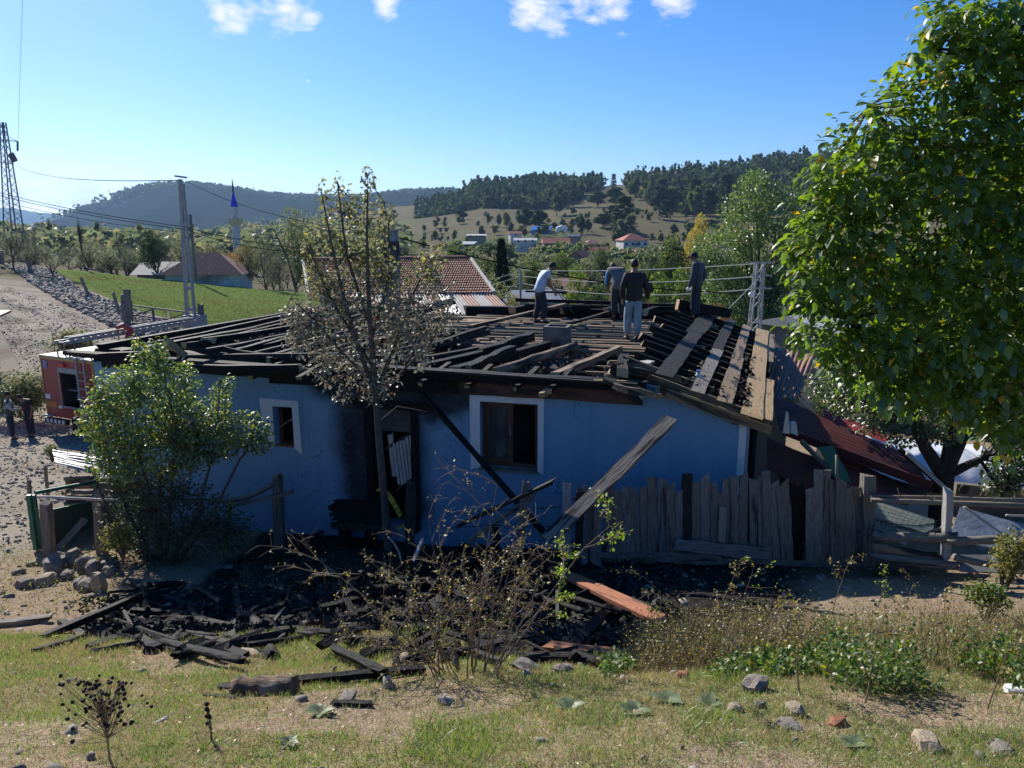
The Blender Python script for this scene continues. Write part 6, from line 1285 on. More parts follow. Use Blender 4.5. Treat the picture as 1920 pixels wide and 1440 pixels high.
m_plaster = mat('white_plaster', (.6, .58, .53), (.45, .43, .39), .6, .9, .2, c3=(.25, .2, .16), s3=.3, t3=.58); m_mud = mat('timber_and_mud_wall', (.3, .24, .19), (.17, .13, .1), .7, .9, .3); m_bluetarp = mat('blue_tarpaulin', (.03, .2, .62), (.02, .15, .5), .6, .45, .6, bdist=.4); m_slate2 = mat('dark_slate_roof', (.09, .1, .13), (.06, .07, .09), .5, .5, .1); m_whroof = mat('pale_sheet_roof', (.5, .5, .48), (.35, .33, .3), .4, .5, .1)
cottage(1184, 280, 9.5, 8, 5.6, 2.4, 'tall white and timber house with pyramid shaped red roof on the hill foot', m_plaster, m_tile2, 'hip', 12, 4, 2, v=479)
cottage(1015, 400, 9.5, 7, 2.0, 1.8, 'long shed wrapped in a bright blue tarpaulin on the slope', m_bluetarp, m_bluetarp, 'gable', -8, 2, name='tarp_shed', cat='shed', v=438, winm=m_bluetarp)
cottage(1042, 300, 10, 7, 2.2, 2.0, 'low house with long orange red roof below the blue shed', m_mud, m_tile2, 'gable', 4, 4, v=466)
cottage(894, 330, 8, 5, 2.0, .5, 'small shed with striped pale roof at the left of the hillside fields', m_mud, m_whroof, 'mono', 3, 3, cat='shed', v=450, name='barn')
cottage(870, 290, 8, 6, 2.2, .8, 'dark low barn with pale sheet roof below the striped shed', m_mud, m_whroof, 'mono', -10, 2, cat='barn', v=468, name='barn')
cottage(1076, 340, 5.5, 4, 1.7, .9, 'small house with slate grey roof right of the white tank', m_mud, m_slate2, 'gable', -20, 2, v=450)
cottage(1108, 300, 7, 6, 2.6, 1.6, 'brownish red roofed house hidden among trees left of the tall one', m_mud, m_rust, 'hip', 10, 2, v=470)
cottage(1205, 260, 4.5, 4, 2.6, 1.0, 'small pale blue annex with orange roof right of the tall house', mat('pale_blue_wall', (.4, .48, .55), None, 1, .9, .1), m_tile2, 'gable', 5, 1, v=486)
cottage(1123, 250, 5, 4, 2.2, 1.1, 'small house with orange roof peeping above the bright tree', m_plaster, m_tile2, 'gable', 30, 1, v=482)
cottage(965, 350, 5, 4, 1.8, 1.0, 'little orange roofed house left of the blue shed', m_plaster, m_tile2, 'gable', 15, 1, v=445)
cottage(985, 320, 9, 4, 1.8, .8, 'low teal and pale sheds under the little orange roof', m_plaster, m_whroof, 'mono', 0, 3, v=458, cat='shed', name='barn')
cottage(1087, 210, 4, 4, 1.8, 1.5, 'tiny steep orange roof among the willows', m_mud, m_tile2, 'gable', 50, 1, v=492)
cottage(395, 78, 7.2, 5, 1.2, 2.0, 'house with pale red tiled roof beyond the meadow', m_plaster, m_tile, 'hip', 5, 0, v=532)
cottage(322, 84, 5.5, 4, 1.0, 1.2, 'collapsed whitish roof beside the pale red tiled house', m_mud, m_palew, 'gable', -6, 0, v=528, name='ruined_hut', cat='hut')
cottage(1515, 38, 3.2, 4, 1.5, .5, 'grey plastered shed between tall poplar and walnut tree', mat('grey_plaster', (.2, .2, .2), (.16, .16, .16), 2, .9, .2), m_whroof, 'gable', 30, 0, cat='shed', v=660, name='grey_shed')
cottage(1000, 60, 3, 2.5, 1.2, .6, 'small white roof behind the wire pole', m_plaster, m_whroof, 'gable', 20, 1, v=585)
cottage(1060, 75, 4, 3, 1.4, 1.2, 'low reddish roof in the valley behind the stooping man', m_mud, m_tile, 'gable', -30, 1, v=570)
p = PY(1053, 433, 380); mb = MB(); mb.tube([p + Vector((-2, 0, -.5)), p + Vector((-1.9, 0, .9)), p + Vector((0, 0, 1.6)), p + Vector((1.9, 0, .9)), p + Vector((2, 0, -.5))], [1.0, 1.3, 1.4, 1.3, 1.0], 10); tag(mb.build('white_tank', m_white), 'white domed tank right of the blue tarpaulin shed', 'tank')
# minaret
my_ = 190; mp_ = PY(449, 520, my_); k_ = my_ / FPX
mn = empty('minaret', mp_, 'slender white minaret with pointed blue cone before the mountain', 'minaret'); ax_ = lambda v: Vector((mp_.x, my_, PY(446, v, my_).z))
mb = MB(); mb.tube([ax_(540), ax_(490), ax_(422)], [9 * k_, 7.5 * k_, 7 * k_], 14, cap=False); link('shaft', mb.mesh('shaft', True), m_plaster, mn)
mb = MB(); mb.tube([ax_(424), ax_(419), ax_(414), ax_(409)], [7 * k_, 10 * k_, 13.5 * k_, 13.5 * k_], 14); mb.build('balcony', mat('yellow_balcony', (.5, .38, .16), (.6, .55, .4), 3, .8, .1), mn)
mb = MB(); mb.tube([ax_(409), ax_(388)], [6.6 * k_, 6.6 * k_], 14); mb.build('upper_shaft', m_plaster, mn)
mb = MB(); mb.tube([ax_(388), ax_(386), ax_(362)], [7.2 * k_, 7 * k_, 1.5 * k_], 14); mb.build('cone', mat('cobalt_blue_cone', (.02, .03, .6), (.015, .03, .5), 1, .4, 0), mn)
mb = MB(); mb.tube([ax_(362), ax_(352), ax_(336)], [1.5 * k_, 2 * k_, .5 * k_], 8); mb.build('finial', m_slate2, mn)
# ================================================================== poles and wires
def lattice(name, base, top, wb, wt, m, label, nseg=10, r=.03, parent=None, cat='pole', arms=()):
    o = empty(name, base, label, cat); base = Vector(base); top = Vector(top); mb = MB(); C4 = lambda t: [base.lerp(top, t) + Vector((sx * (wb + (wt - wb) * t) / 2, sy * (wb + (wt - wb) * t) / 2, 0)) for sx, sy in ((-1, -1), (1, -1), (1, 1), (-1, 1))]
    a, b = C4(0), C4(1)
    for k in range(4): mb.beam(a[k], b[k], r * 2.2, r * 2.2)
    mb.build('leg_frame', m, o); mb = MB()
    for s in range(nseg):
        a, b = C4(s / nseg), C4((s + 1) / nseg)
        for k in range(4):
            k2 = (k + 1) % 4
            if s % 2: mb.beam(a[k], b[k2], r, r)
            else: mb.beam(a[k2], b[k], r, r)
    mb.build('bracing', m, o); return o
# right: silver lattice pole
b = G(1415, 27); b.z = -8.5; lt = PY(1425, 492, 27); b.x = PY(1414, 640, 27).x - .1; rp = lattice('lattice_pole', b, lt, .5, .26, m_galv, 'silver lattice power pole rising behind the right end of the burnt roof', 16, .026)
mb = MB()
for v in (492, 516, 540): q = PY(1424, v, 27); mb.beam(q + Vector((-.35, -.15, 0)), q + Vector((.4, -.15, 0)), .05, .05)
mb.build('cross_arm', m_galv, rp)
mb = MB(); q = PY(1408, 556, 26.7); mb.tube([q, q + Vector((0, 0, .08)), q + Vector((0, 0, .16))], [.08, .12, .05], 8); mb.build('lamp', m_white, rp)
# small far pole at (975,505)
q1 = PY(976, 505, 44); b1 = G(976, 44); fp = empty('steel_pole', b1, 'thin steel pole carrying the pale wires left of the stooping man', 'pole'); mb = MB(); mb.tube([b1, q1], [.09, .06], 8); mb.build('shaft', m_galv, fp)
mb = MB(); 
for v in (506, 517, 530): q = PY(974, v, 44); mb.beam(q + Vector((-.2, 0, 0)), q + Vector((.3, 0, 0)), .05, .05)
mb.build('cross_arm', m_galv, fp)
def wire(name, a, b, sag, r, m, label, cat='wire', group=None):
    a = Vector(a); b = Vector(b); pts = [a.lerp(b, t) - Vector((0, 0, 4 * sag * t * (1 - t))) for t in np.linspace(0, 1, 18)]; mb = MB(); mb.tube(pts, r, 5, cap=False); o = mb.build(name, m); return tag(o, label, cat, group)
for i, (va, vb) in enumerate(((506, 494), (517, 518), (530, 541))):
    wire('power_line', PY(976, va, 44), PY(1424, vb, 27), .15 + .15 * i, .019, m_wirep, ('uppermost', 'middle', 'lowest')[i] + ' of three pale thick wires running behind the men to the lattice pole')
    wire('power_line', PY(976, va, 44), PY(900, va + 22 - i * 3 + (8 if i == 2 else 0), 52), .1, .017, m_wirep, ('uppermost', 'middle', 'lowest')[i] + ' of three pale wires between the tiled roof and the thin steel pole')
wire('guy_wire', PY(1415, 530, 26.8), PY(1345, 600, 24), 0, .015, m_wirep, 'thin guy wire slanting down left from the lattice pole')
wire('power_line', PY(1430, 500, 27), PY(2300, 360, 10), .5, .012, m_wire, 'thin dark wire leaving the lattice pole behind the walnut tree')
# pale double concrete pole at left
b = G(352, 42); b = PY(362, 628, 42); t = PY(339, 332, 42); cpole = empty('concrete_pole', b, 'tall pale concrete pole with two joined legs standing before the meadow gate', 'pole')
mb = MB(); mb.beam(PY(353, 632, 42), PY(338, 336, 42), .17, .2, (0, 1, 0)); mb.beam(PY(369, 632, 42), PY(343, 345, 42), .11, .2, (0, 1, 0)); mb.build('shaft', m_conc, cpole)
mb = MB()
for v in (380, 420, 460, 500, 540, 580, 610): mb.beam(PY(338 + (v - 336) * .052, v, 41.9), PY(345 + (v - 345) * .094, v, 41.9), .12, .2)
mb.build('spacer', m_conc, cpole)
mb = MB(); mb.beam(PY(328, 330, 42), PY(350, 333, 42), .12, .1); mb.build('cross_arm', m_conc, cpole)
mb = MB(); mb.box((PY(343, 600, 41.7).x, 41.6, PY(350, 634, 42).z), (PY(380, 600, 41.7).x, 42.3, PY(350, 590, 42).z)); mb.build('base', m_conc, cpole)
b = G(367, 74); b = PY(368, 527, 74); wp2 = timber('wooden_pole', b, PY(356, 402, 74), .3, .3, m_old, rnd=True, rough=.05, broken=False); tag(wp2, 'dark leaning wooden pole just right behind the pale concrete pole', 'pole')
# far-left pylon
b = PY(38, 470, 170); t = PY(4, 228, 170); py_o = lattice('steel_pylon', PY(30, 470, 170), PY(5, 229, 170), 3.0, .8, m_pylon, 'tall dark steel lattice pylon at the far left against the sky', 18, .09, cat='pylon')
mb = MB(); 
for v, a_, b_ in ((262, -30, 33), (305, -4, 26)): mb.beam(PY(a_, v - 2, 170), PY(b_, v + 3, 170), .18, .18); mb.beam(PY(10, v - 9, 170), PY(b_, v + 3, 170), .1, .1)
mb.build('cross_arm', m_pylon, py_o)
mb = MB(); mb.beam(PY(33, 265, 170), PY(33, 283, 170), .3, .3); mb.beam(PY(20, 288, 170), PY(28, 303, 170), 1.2, .5, (0, 1, 0)); mb.build('insulator', m_pylon, py_o)
wire('power_line', PY(29, 310, 170), PY(339, 338, 42), 1.0, .028, m_wire, 'dark wire from the pylon to the top of the concrete pole')
wire('power_line', PY(350, 340, 42), PY(735, 442, 21), .4, .012, m_wire, 'dark wire sloping from the concrete pole down to the tall chimney')
wire('power_line', PY(735, 442, 21), PY(1500, 545, 30), .6, .02, m_wire, 'dark wire continuing right from the tall chimney over the valley trees')
wire('power_line', PY(-60, 345, 60), PY(345, 425, 42), .3, .02, m_wire, 'upper of three dark wires crossing the left sky', group=None)
wire('power_line', PY(-60, 350, 60), PY(345, 430, 42), .3, .02, m_wire, 'middle of three dark wires crossing the left sky')
wire('power_line', PY(-60, 358, 60), PY(345, 436, 42), .4, .015, m_wire, 'lowest of three dark wires crossing the left sky')
wire('power_line', PY(350, 426, 42), PY(620, 470, 34), .2, .018, m_wire, 'upper dark wire from the concrete pole into the scorched tree'); wire('power_line', PY(350, 431, 42), PY(600, 474, 34), .3, .018, m_wire, 'lower dark wire from the concrete pole into the scorched tree')
wire('power_line', PY(33, 284, 170), PY(44, -60, 150), 0, .03, m_wire, 'thin vertical looking wire rising from the pylon arm')
# meadow gate and its posts
gt = empty('meadow_gate', PY(310, 620, 43), 'sagging grey wooden field gate beside the concrete pole', 'gate')
for a in [(245, 572, 372, 588, .12), (246, 590, 370, 605, .12), (250, 605, 372, 622, .12), (286, 578, 290, 612, .14), (315, 584, 318, 604, .1)]: timber('bar', PY(a[0], a[1], 43.5), PY(a[2], a[3], 42.5), a[4], .07, m_old, gt, segs=3)
for a in [(248, 594, 290, 578), (312, 600, 345, 588), (298, 596, 314, 610), (330, 598, 314, 610)]: timber('brace', PY(a[0], a[1], 43.45), PY(a[2], a[3], 42.9), .1, .06, m_old, gt, segs=2)
for u0, v0, u1, v1, y, w_, lab in ((239, 608, 238, 547, 43.5, .28, 'thickest upright post at the left end of the meadow gate'), (232, 600, 229, 552, 43.8, .14, 'thin post just left of the thickest gate post'), (224, 590, 212, 548, 44.5, .14, 'stake leaning left of the meadow gate'), (247, 600, 245, 565, 43, .14, 'short post right of the thickest gate post'), (168, 558, 152, 522, 55, .16, 'leaning stake on the field edge above the gate'), (377, 618, 376, 572, 42.2, .26, 'square post at the right end of the meadow gate'), (57, 515, 54, 490, 68, .25, 'fence post on the bank at upper left'), (4, 495, 0, 470, 72, .3, 'fence post touching the left picture edge'), (270, 640, 300, 628, 40, .1, 'loose pole fallen before the meadow gate')):
    o = timber('fence_post', PY(u0, v0, y), PY(u1, v1, y), w_, w_, m_old, segs=3); tag(o, lab, 'post')
q = G(372, 42); 
# ================================================================== near vegetation and the wreckage on the right
def pxl(lobes, ydef, org):
    L = []
    for l in lobes:
        u, v, ru, rv_ = l[:4]; y = l[4] if len(l) > 4 else ydef; q = PY(u, v, y) - org; s = q_depth(y) / FPX; dd = l[5] if len(l) > 5 else .8
        L.append((q.x, q.y, q.z, ru * s, max(ru, rv_) * s * dd, rv_ * s))
    return L
def q_depth(y): return y * cp + 3 * sp
def limb(segs, pts, r0, r1, org, y=None):
    P = [PY(p[0], p[1], p[2] if len(p) > 2 else y) - org for p in pts]; n = len(P); segs.append((P, [r0 + (r1 - r0) * i / (n - 1) for i in range(n)], 0))
def twigs(segs, P, frm, rr, n, r=.006):
    for k in range(n):
        q = Vector(P[rr.randrange(len(P))]); a = min(frm, key=lambda s: (s - q).length); m_ = a.lerp(q, .5) + Vector((rr.gauss(0, .05), rr.gauss(0, .05), rr.gauss(0, .05))); segs.append(([a, m_, q], [r * 1.5, r, r * .4], 2))
def make_plant(name, label, cat, org, segs, crowns, bark, group=None, trunkname='trunk'):
    o = empty(name, org, label, cat, group); mw = Matrix.Translation(org)
    if segs: link(trunkname, branchmesh(trunkname, segs, 7), bark, o, mw)
    for (V, F, m, nm) in crowns: link(nm, rawmesh(nm, V, F), m, o, mw)
    return o
def lv(n, lobes, size, tmpl=LEAF, shell=.3, droop=.35, dj=.9):
    P, D = crown_pts(n, lobes, shell); k = len(P); ax = D * .6 + rv(k) * dj; ax[:, 2] -= droop; V, F = scatter(*tmpl, P, ax, rv(k) * .8 + np.array([0, 0, 1.]), size * rng.uniform(.6, 1.25, k)); return V, F, P
rr = random.Random(31)
# ---- scorched pear tree in front of the door
LSC = leafmat('scorched_leaves', (.13, .13, .09), (.26, .25, .17), (.24, .15, .07), trans=.3, gloss=.1); LSG = leafmat('half_green_leaves', (.1, .125, .05), (.2, .2, .085), (.4, .37, .07), trans=.5, p3=.985)
ty0 = 11.45; org = onray(725, 1010, 9, 14); org = Vector((PY(726, 1010, ty0).x, ty0, hgt(0, ty0)))
segs = []; limb(segs, [(728, 1030), (722, 950), (714, 860), (707, 780), (704, 740)], .068, .05, org, ty0); T0 = [(704, 740), (697, 650), (690, 540), (688, 430), (690, 330)]
for pts, r0 in ((T0, .055), ([(705, 745), (668, 640), (640, 540), (618, 440), (602, 355)], .045), ([(703, 735), (745, 640), (770, 560), (800, 500), (828, 465)], .04), ([(690, 600), (650, 480), (640, 400), (632, 340)], .03), ([(695, 640), (730, 520), (728, 420), (720, 380)], .03), ([(704, 720), (640, 660), (590, 600), (545, 560)], .03), ([(706, 750), (760, 690), (810, 640), (850, 560)], .03), ([(705, 760), (660, 740), (620, 720)], .02), ([(712, 790), (745, 762), (800, 772)], .012), ([(700, 690), (620, 560), (580, 470)], .025)):
    limb(segs, [(p[0], p[1], ty0 + (i * .12 * (1 if pts[-1][0] > 700 else -1))) for i, p in enumerate(pts)], r0, .006, org)
nodes = [q for s in segs[1:] for q in s[0]]
gl = pxl([(690, 335, 10, 30), (604, 365, 12, 26), (634, 365, 9, 40), (612, 430, 20, 45), (684, 400, 16, 50), (655, 390, 14, 40), (650, 460, 40, 40), (716, 420, 14, 50), (735, 400, 9, 22), (690, 480, 50, 40), (585, 470, 16, 40), (575, 450, 12, 30), (830, 470, 12, 32), (800, 500, 30, 40), (610, 520, 50, 40), (720, 510, 50, 40)], ty0, org)
dl = pxl([(690, 540, 80, 50), (620, 590, 85, 55), (765, 580, 85, 55), (840, 600, 30, 40), (550, 630, 25, 30), (825, 550, 32, 60), (560, 590, 40, 30), (600, 680, 40, 40), (790, 670, 30, 30), (600, 640, 55, 45), (680, 650, 80, 50), (760, 640, 60, 50), (645, 700, 60, 38), (705, 710, 50, 40), (790, 620, 50, 40), (570, 600, 40, 40), (625, 560, 50, 60), (560, 640, 25, 30), (700, 745, 30, 15), (640, 745, 22, 10), (735, 600, 26, 60)], ty0, org)
V1, F1, P1 = lv(2000, gl, .072, shell=.1); V2, F2, P2 = lv(5600, dl, .068, shell=.1); V3, F3, P3 = lv(700, gl, .07, shell=.1)
twigs(segs, [tuple(p) for p in P1], nodes, rr, 90); twigs(segs, [tuple(p) for p in P2], nodes, rr, 160)
make_plant('scorched_tree', 'slender fruit tree before the burnt doorway, scorched brown below and green at the top', 'tree', org, segs, [(V1, F1, LSG, 'green_crown'), (*merge([(V2, F2), (V3, F3)]), LSC, 'scorched_crown')], m_bark)
# ---- left bush
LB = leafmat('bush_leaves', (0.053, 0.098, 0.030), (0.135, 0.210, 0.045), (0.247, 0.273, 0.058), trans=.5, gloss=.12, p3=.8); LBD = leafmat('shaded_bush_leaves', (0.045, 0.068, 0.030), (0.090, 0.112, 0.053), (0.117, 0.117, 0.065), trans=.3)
by0 = 11.9; org = Vector((PY(300, 1050, by0).x, by0, hgt(-6, by0))); segs = []
for pts in ([(300, 1055), (290, 960), (260, 850), (250, 720)], [(310, 1055), (320, 940), (330, 800), (300, 670)], [(320, 1055), (370, 960), (400, 850), (415, 710)], [(330, 1055), (390, 980), (450, 860), (490, 820)], [(290, 1055), (240, 960), (200, 850), (185, 740)], [(285, 1055), (230, 1000), (190, 930), (170, 860)], [(300, 1050), (300, 900), (360, 800), (340, 700)]): limb(segs, pts, .045, .006, org, by0)
nodes = [q for s in segs for q in s[0]]
bl1 = pxl([(275, 690, 35, 50), (300, 660, 12, 30), (225, 730, 55, 45), (330, 715, 45, 45), (190, 790, 45, 55), (270, 780, 90, 65), (355, 790, 55, 55), (412, 760, 16, 48), (428, 720, 12, 18), (450, 805, 60, 35), (480, 830, 35, 22), (300, 850, 110, 50), (220, 860, 60, 50), (390, 830, 70, 40), (255, 640, 8, 16)], by0, org)
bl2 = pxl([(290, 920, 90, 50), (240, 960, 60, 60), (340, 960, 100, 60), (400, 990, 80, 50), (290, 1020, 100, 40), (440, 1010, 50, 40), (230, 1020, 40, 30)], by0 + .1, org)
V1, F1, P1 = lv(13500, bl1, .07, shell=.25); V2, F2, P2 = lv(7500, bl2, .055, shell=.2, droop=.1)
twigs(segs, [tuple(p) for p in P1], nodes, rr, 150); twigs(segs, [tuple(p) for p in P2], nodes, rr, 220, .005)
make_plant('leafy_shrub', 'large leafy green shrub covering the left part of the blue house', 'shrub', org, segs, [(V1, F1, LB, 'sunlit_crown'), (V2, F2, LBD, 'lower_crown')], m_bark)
# small plants by the gate and the truck
def shrub(u, v, y, ru, rv_, n, m, label, size=.07, group=None):
    org = Vector((PY(u, v, y).x, y, PY(u, v + rv_, y).z)); L = pxl([(u + rr.uniform(-.4, .4) * ru, v + rr.uniform(-.4, .4) * rv_, ru * .6, rv_ * .6) for _ in range(5)], y, org); V, F, P = lv(n, L, size, shell=.2); segs = []
    for k in range(10): segs.append(([Vector((0, 0, -.1)), Vector(tuple(P[rr.randrange(n)]))], [.02, .004], 0))
    return make_plant('shrub', label, 'shrub', org, segs, [(V, F, m, 'foliage')], m_bark, group, 'stems')
shrub(45, 735, 28.5, 85, 50, 3800, LM['grey'], 'greyish shrub behind the two people and left of the fire engine', .13)
shrub(130, 640, 31, 60, 35, 1500, LM['grey'], 'pale scrub behind the roof of the fire engine', .14)
shrub(95, 845, 17.5, 22, 14, 350, LM['grey'], 'small grey green weed clump above the corrugated cover', .06)
shrub(225, 1005, 11.2, 45, 30, 900, LM['olive'], 'low sunlit yellowish weeds between the thick post and the shrub', .045)
shrub(1890, 1040, 8.6, 45, 70, 1500, LM['olive'], 'yellow green bush at the right edge in front of the rails', .045)
shrub(1850, 1120, 8.3, 55, 40, 900, LM['green'], 'small green leafy bush lit by sun under the yellow green one', .045)
# ---- walnut tree, its nearest leaves as single parts
LW = leafmat('walnut_leaves', (0.060, 0.115, 0.021), (0.16, 0.25, 0.04), (0.442, 0.312, 0.039), trans=.55, gloss=.07, rough=.42, p3=.985)
wy = 9.6; org = Vector((8.6, 12.0, hgt(8.6, 12.0))); segs = []
for pts, a, b in (([(1960, 1000, 12), (1945, 850, 11.8), (1930, 700, 11.4), (1900, 520, 10.8), (1880, 300, 10.3), (1890, 60, 10)], .22, .05), ([(1935, 740, 11.5), (1820, 600, 10.8), (1700, 480, 10.2), (1600, 420, 9.8)], .1, .015), ([(1905, 560, 10.9), (1780, 380, 10.3), (1680, 250, 10), (1630, 200, 9.9)], .09, .012), ([(1940, 800, 11.6), (1800, 720, 10.6), (1680, 650, 10), (1590, 600, 9.7)], .08, .012), ([(1885, 330, 10.4), (1800, 180, 10), (1740, 90, 9.8)], .06, .01), ([(1900, 480, 10.8), (2050, 300, 10.5), (2150, 150, 10)], .08, .02)): limb(segs, pts, a, b, org)
nodes = [q for s in segs for q in s[0]]
wl = pxl([(1920, 30, 130, 80), (1810, 60, 60, 60), (1770, 20, 30, 40), (1800, 140, 100, 70), (1720, 150, 40, 30), (1660, 225, 60, 45), (1755, 240, 110, 80), (1890, 200, 120, 110), (1610, 250, 42, 26), (1575, 300, 45, 35), (1640, 330, 110, 70), (1770, 350, 130, 90), (1900, 380, 120, 110), (1540, 400, 38, 45), (1600, 420, 90, 70), (1525, 480, 38, 40), (1580, 500, 70, 70), (1700, 480, 130, 90), (1850, 520, 130, 100), (1560, 570, 45, 50), (1620, 600, 80, 60), (1740, 610, 130, 80), (1880, 640, 120, 90), (1630, 660, 70, 30), (1700, 690, 60, 30), (1800, 700, 100, 50), (1910, 730, 90, 60), (2050, 300, 160, 200), (2050, 550, 160, 160), (2080, 60, 140, 120), (1860, 790, 40, 25), (2200, 400, 140, 220), (1660, 705, 60, 35), (1900, 800, 50, 40), (1514, 440, 28, 45), (1512, 540, 28, 50), (1540, 620, 45, 40), (1590, 670, 55, 35), (1730, 730, 70, 35), (1820, 750, 60, 35), (1560, 370, 30, 40), (1700, 105, 22, 20)], wy, org)
P, D = crown_pts(5800, wl, .1); n = len(P); rach = D * .8 + rv(n) * .6; rach[:, 2] -= .25; rach /= np.linalg.norm(rach, axis=1, keepdims=True); sidev = np.cross(rach, np.array([0, 0, 1.]) + .3 * rv(n)); sidev /= np.linalg.norm(sidev, axis=1, keepdims=True)
LP_, LA, LU, LS = [], [], [], []
for k, (t, s) in enumerate(((.06, -1), (.06, 1), (.15, -1), (.16, 1), (.24, 0))):
    LP_.append(P + rach * t); LA.append(rach * .6 + sidev * s * .9 + np.array([0, 0, -.4]) + .2 * rv(n)); LU.append(np.tile([0, 0, 1.], (n, 1)) + .5 * rv(n)); LS.append((.055 + .1 * rng.random(n)) * (1.3 if s == 0 else 1))
LPc, LAc, LUc, LSc = map(np.concatenate, (LP_, LA, LU, LS))
wd = np.linalg.norm(LPc + np.array(org), axis=1); infr = (LPc[:, 0] + org.x) / (LPc[:, 1] + org.y) < .69; order = np.argsort(wd + (~infr) * 50); near_i = order[:300]; rest = order[300:]
V, F = scatter(*LEAF, LPc[rest], LAc[rest], LUc[rest], LSc[rest])
twigs(segs, [tuple(p) for p in P], nodes, rr, 420, .011)
wal = make_plant('walnut_tree', 'big walnut tree with long glossy green leaves filling the right side', 'tree', org, segs, [(V, F, LW, 'crown')], m_barkd); [c for c in wal.children if c.name.startswith('crown')][0]['kind'] = 'stuff'
lme = bpy.data.meshes.new('leaf'); lme.from_pydata(LEAF[0], [], LEAF[1]); lme.materials.append(LW)
for i in near_i:
    ax = Vector(LAc[i]).normalized(); s = ax.cross(Vector(LUc[i])).normalized(); u_ = s.cross(ax); sc = LSc[i]; m4 = Matrix((s * sc, ax * sc, u_ * sc)).transposed().to_4x4(); m4.translation = Vector(LPc[i]) + org; link('leaf', lme, None, wal, m4)
# ---- apple tree under the walnut and bushes around
LA_ = leafmat('apple_leaves', (0.045, 0.083, 0.030), (0.105, 0.150, 0.045), (0.169, 0.169, 0.052), trans=.4, gloss=.14)
ay = 12.6; org = Vector((PY(1768, 960, ay).x, ay, hgt(8, ay))); segs = []
for pts, a, b in (([(1760, 1010), (1765, 930), (1770, 885)], .2, .18), ([(1768, 890), (1735, 840), (1715, 790), (1706, 690)], .13, .06), ([(1770, 888), (1778, 830), (1800, 770), (1800, 700)], .1, .03), ([(1772, 888), (1800, 830), (1815, 770), (1850, 700)], .13, .05), ([(1778, 890), (1815, 872), (1838, 862)], .09, .06), ([(1838, 862), (1875, 920), (1885, 950)], .035, .01), ([(1712, 780), (1680, 760), (1640, 720)], .06, .02)): limb(segs, pts, a, b, org, ay)
nodes = [q for s in segs[1:] for q in s[0]]
al = pxl([(1600, 740, 60, 50, 14), (1560, 720, 50, 45, 15), (1650, 780, 55, 40, 13.2), (1720, 730, 60, 50), (1760, 800, 50, 35), (1690, 820, 35, 20, 12.8), (1830, 780, 70, 45), (1900, 800, 55, 60), (1880, 870, 45, 45), (1900, 900, 30, 35), (1860, 720, 90, 45), (1780, 690, 90, 40), (1660, 700, 70, 40), (1950, 850, 60, 80), (1600, 690, 60, 30, 14), (1870, 910, 30, 30)], ay, org)
V, F, P = lv(15000, al, .075, shell=.15); twigs(segs, [tuple(p) for p in P], nodes, rr, 200, .008)
make_plant('apple_tree', 'small leaved dark tree with a forked trunk standing under the walnut leaves', 'tree', org, segs, [(V, F, LA_, 'crown')], m_barkd)
GV2 = 'garden trees right of the burnt house'
for u, y, v, k, wp_ in ((1560, 24, 640, 'dark0', 110), (1620, 28, 560, 'green0', 130), (1700, 34, 520, 'dark1', 150), (1850, 30, 500, 'green1', 200), (1760, 45, 470, 'grey0', 130), (1950, 26, 560, 'green2', 180), (1660, 55, 440, 'green1', 120), (1850, 60, 430, 'dark0', 160), (1580, 70, 440, 'grey1', 90), (2050, 40, 450, 'green0', 160), (1500, 60, 505, 'dark0', 90)):
    treeat(k, u, y, v, 'garden tree seen only in glimpses through the walnut leaves', GV2, wp_)
for i in range(46):
    u = rr.uniform(760, 1560); y = rr.uniform(42, 130); treeat(rr.choice(['grey0', 'grey1', 'green0', 'green2', 'dark0', 'green1', 'grey2']), u, y, rr.uniform(492, 560) - (y > 90) * 25, 'green tree among the dense valley trees behind the house', GV, rr.uniform(70, 110))
# ---- wreckage on the right
ws = empty('rusty_roofed_shed', PY(1480, 760, 17), 'shed with reddish rusty sheet roof behind the right roof corner', 'shed')
corr('roof', PY(1448, 650, 20), PY(1425, 750, 16.2), PY(1492, 752, 15.8), PY(1532, 668, 19.5), 9, .02, m_rust, ws, seed=5, jit=.1)
mb = MB(); q = PY(1430, 760, 16.4); mb.box((q.x, 16.6, -7.5), (PY(1485, 760, 16.4).x, 19.5, q.z - .05)); mb.build('wall', m_mud, ws)
cr = empty('collapsed_red_roof', PY(1560, 930, 12.6), 'collapsed dark red corrugated roof sloping down right of the blue house', 'roof')
corr('sheet', PY(1446, 740, 15.5), PY(1712, 858, 13.4), PY(1748, 922, 12.0), PY(1462, 806, 13.6), 13, .02, m_darkred, cr, seed=3, jit=.06)
corr('sheet', PY(1438, 820, 13.5), PY(1640, 905, 12.7), PY(1560, 955, 12.0), PY(1438, 878, 12.7), 10, .02, m_darkred, cr, seed=4, jit=.06)
corr('sheet', PY(1560, 850, 13.2), PY(1746, 925, 12.6), PY(1700, 948, 12.1), PY(1560, 925, 12.2), 12, .02, m_darkred, cr, seed=6, jit=.05)
corr('sheet', PY(1545, 768, 16.5), PY(1665, 815, 15.5), PY(1660, 830, 15.2), PY(1545, 785, 16.2), 3, .02, m_brightred, cr, seed=6)['label'] = 'bright red ridge sheet'
mb = MB(); mb.beam(PY(1470, 808, 13.5), PY(1748, 912, 12.1), .03, .16); mb.build('flashing', m_darkred, cr)
corr('green_sheet', PY(1532, 838, 12.9), PY(1562, 836, 12.9), PY(1598, 905, 12.3), PY(1570, 900, 12.3), 2, .01, m_green, cr, along=2)
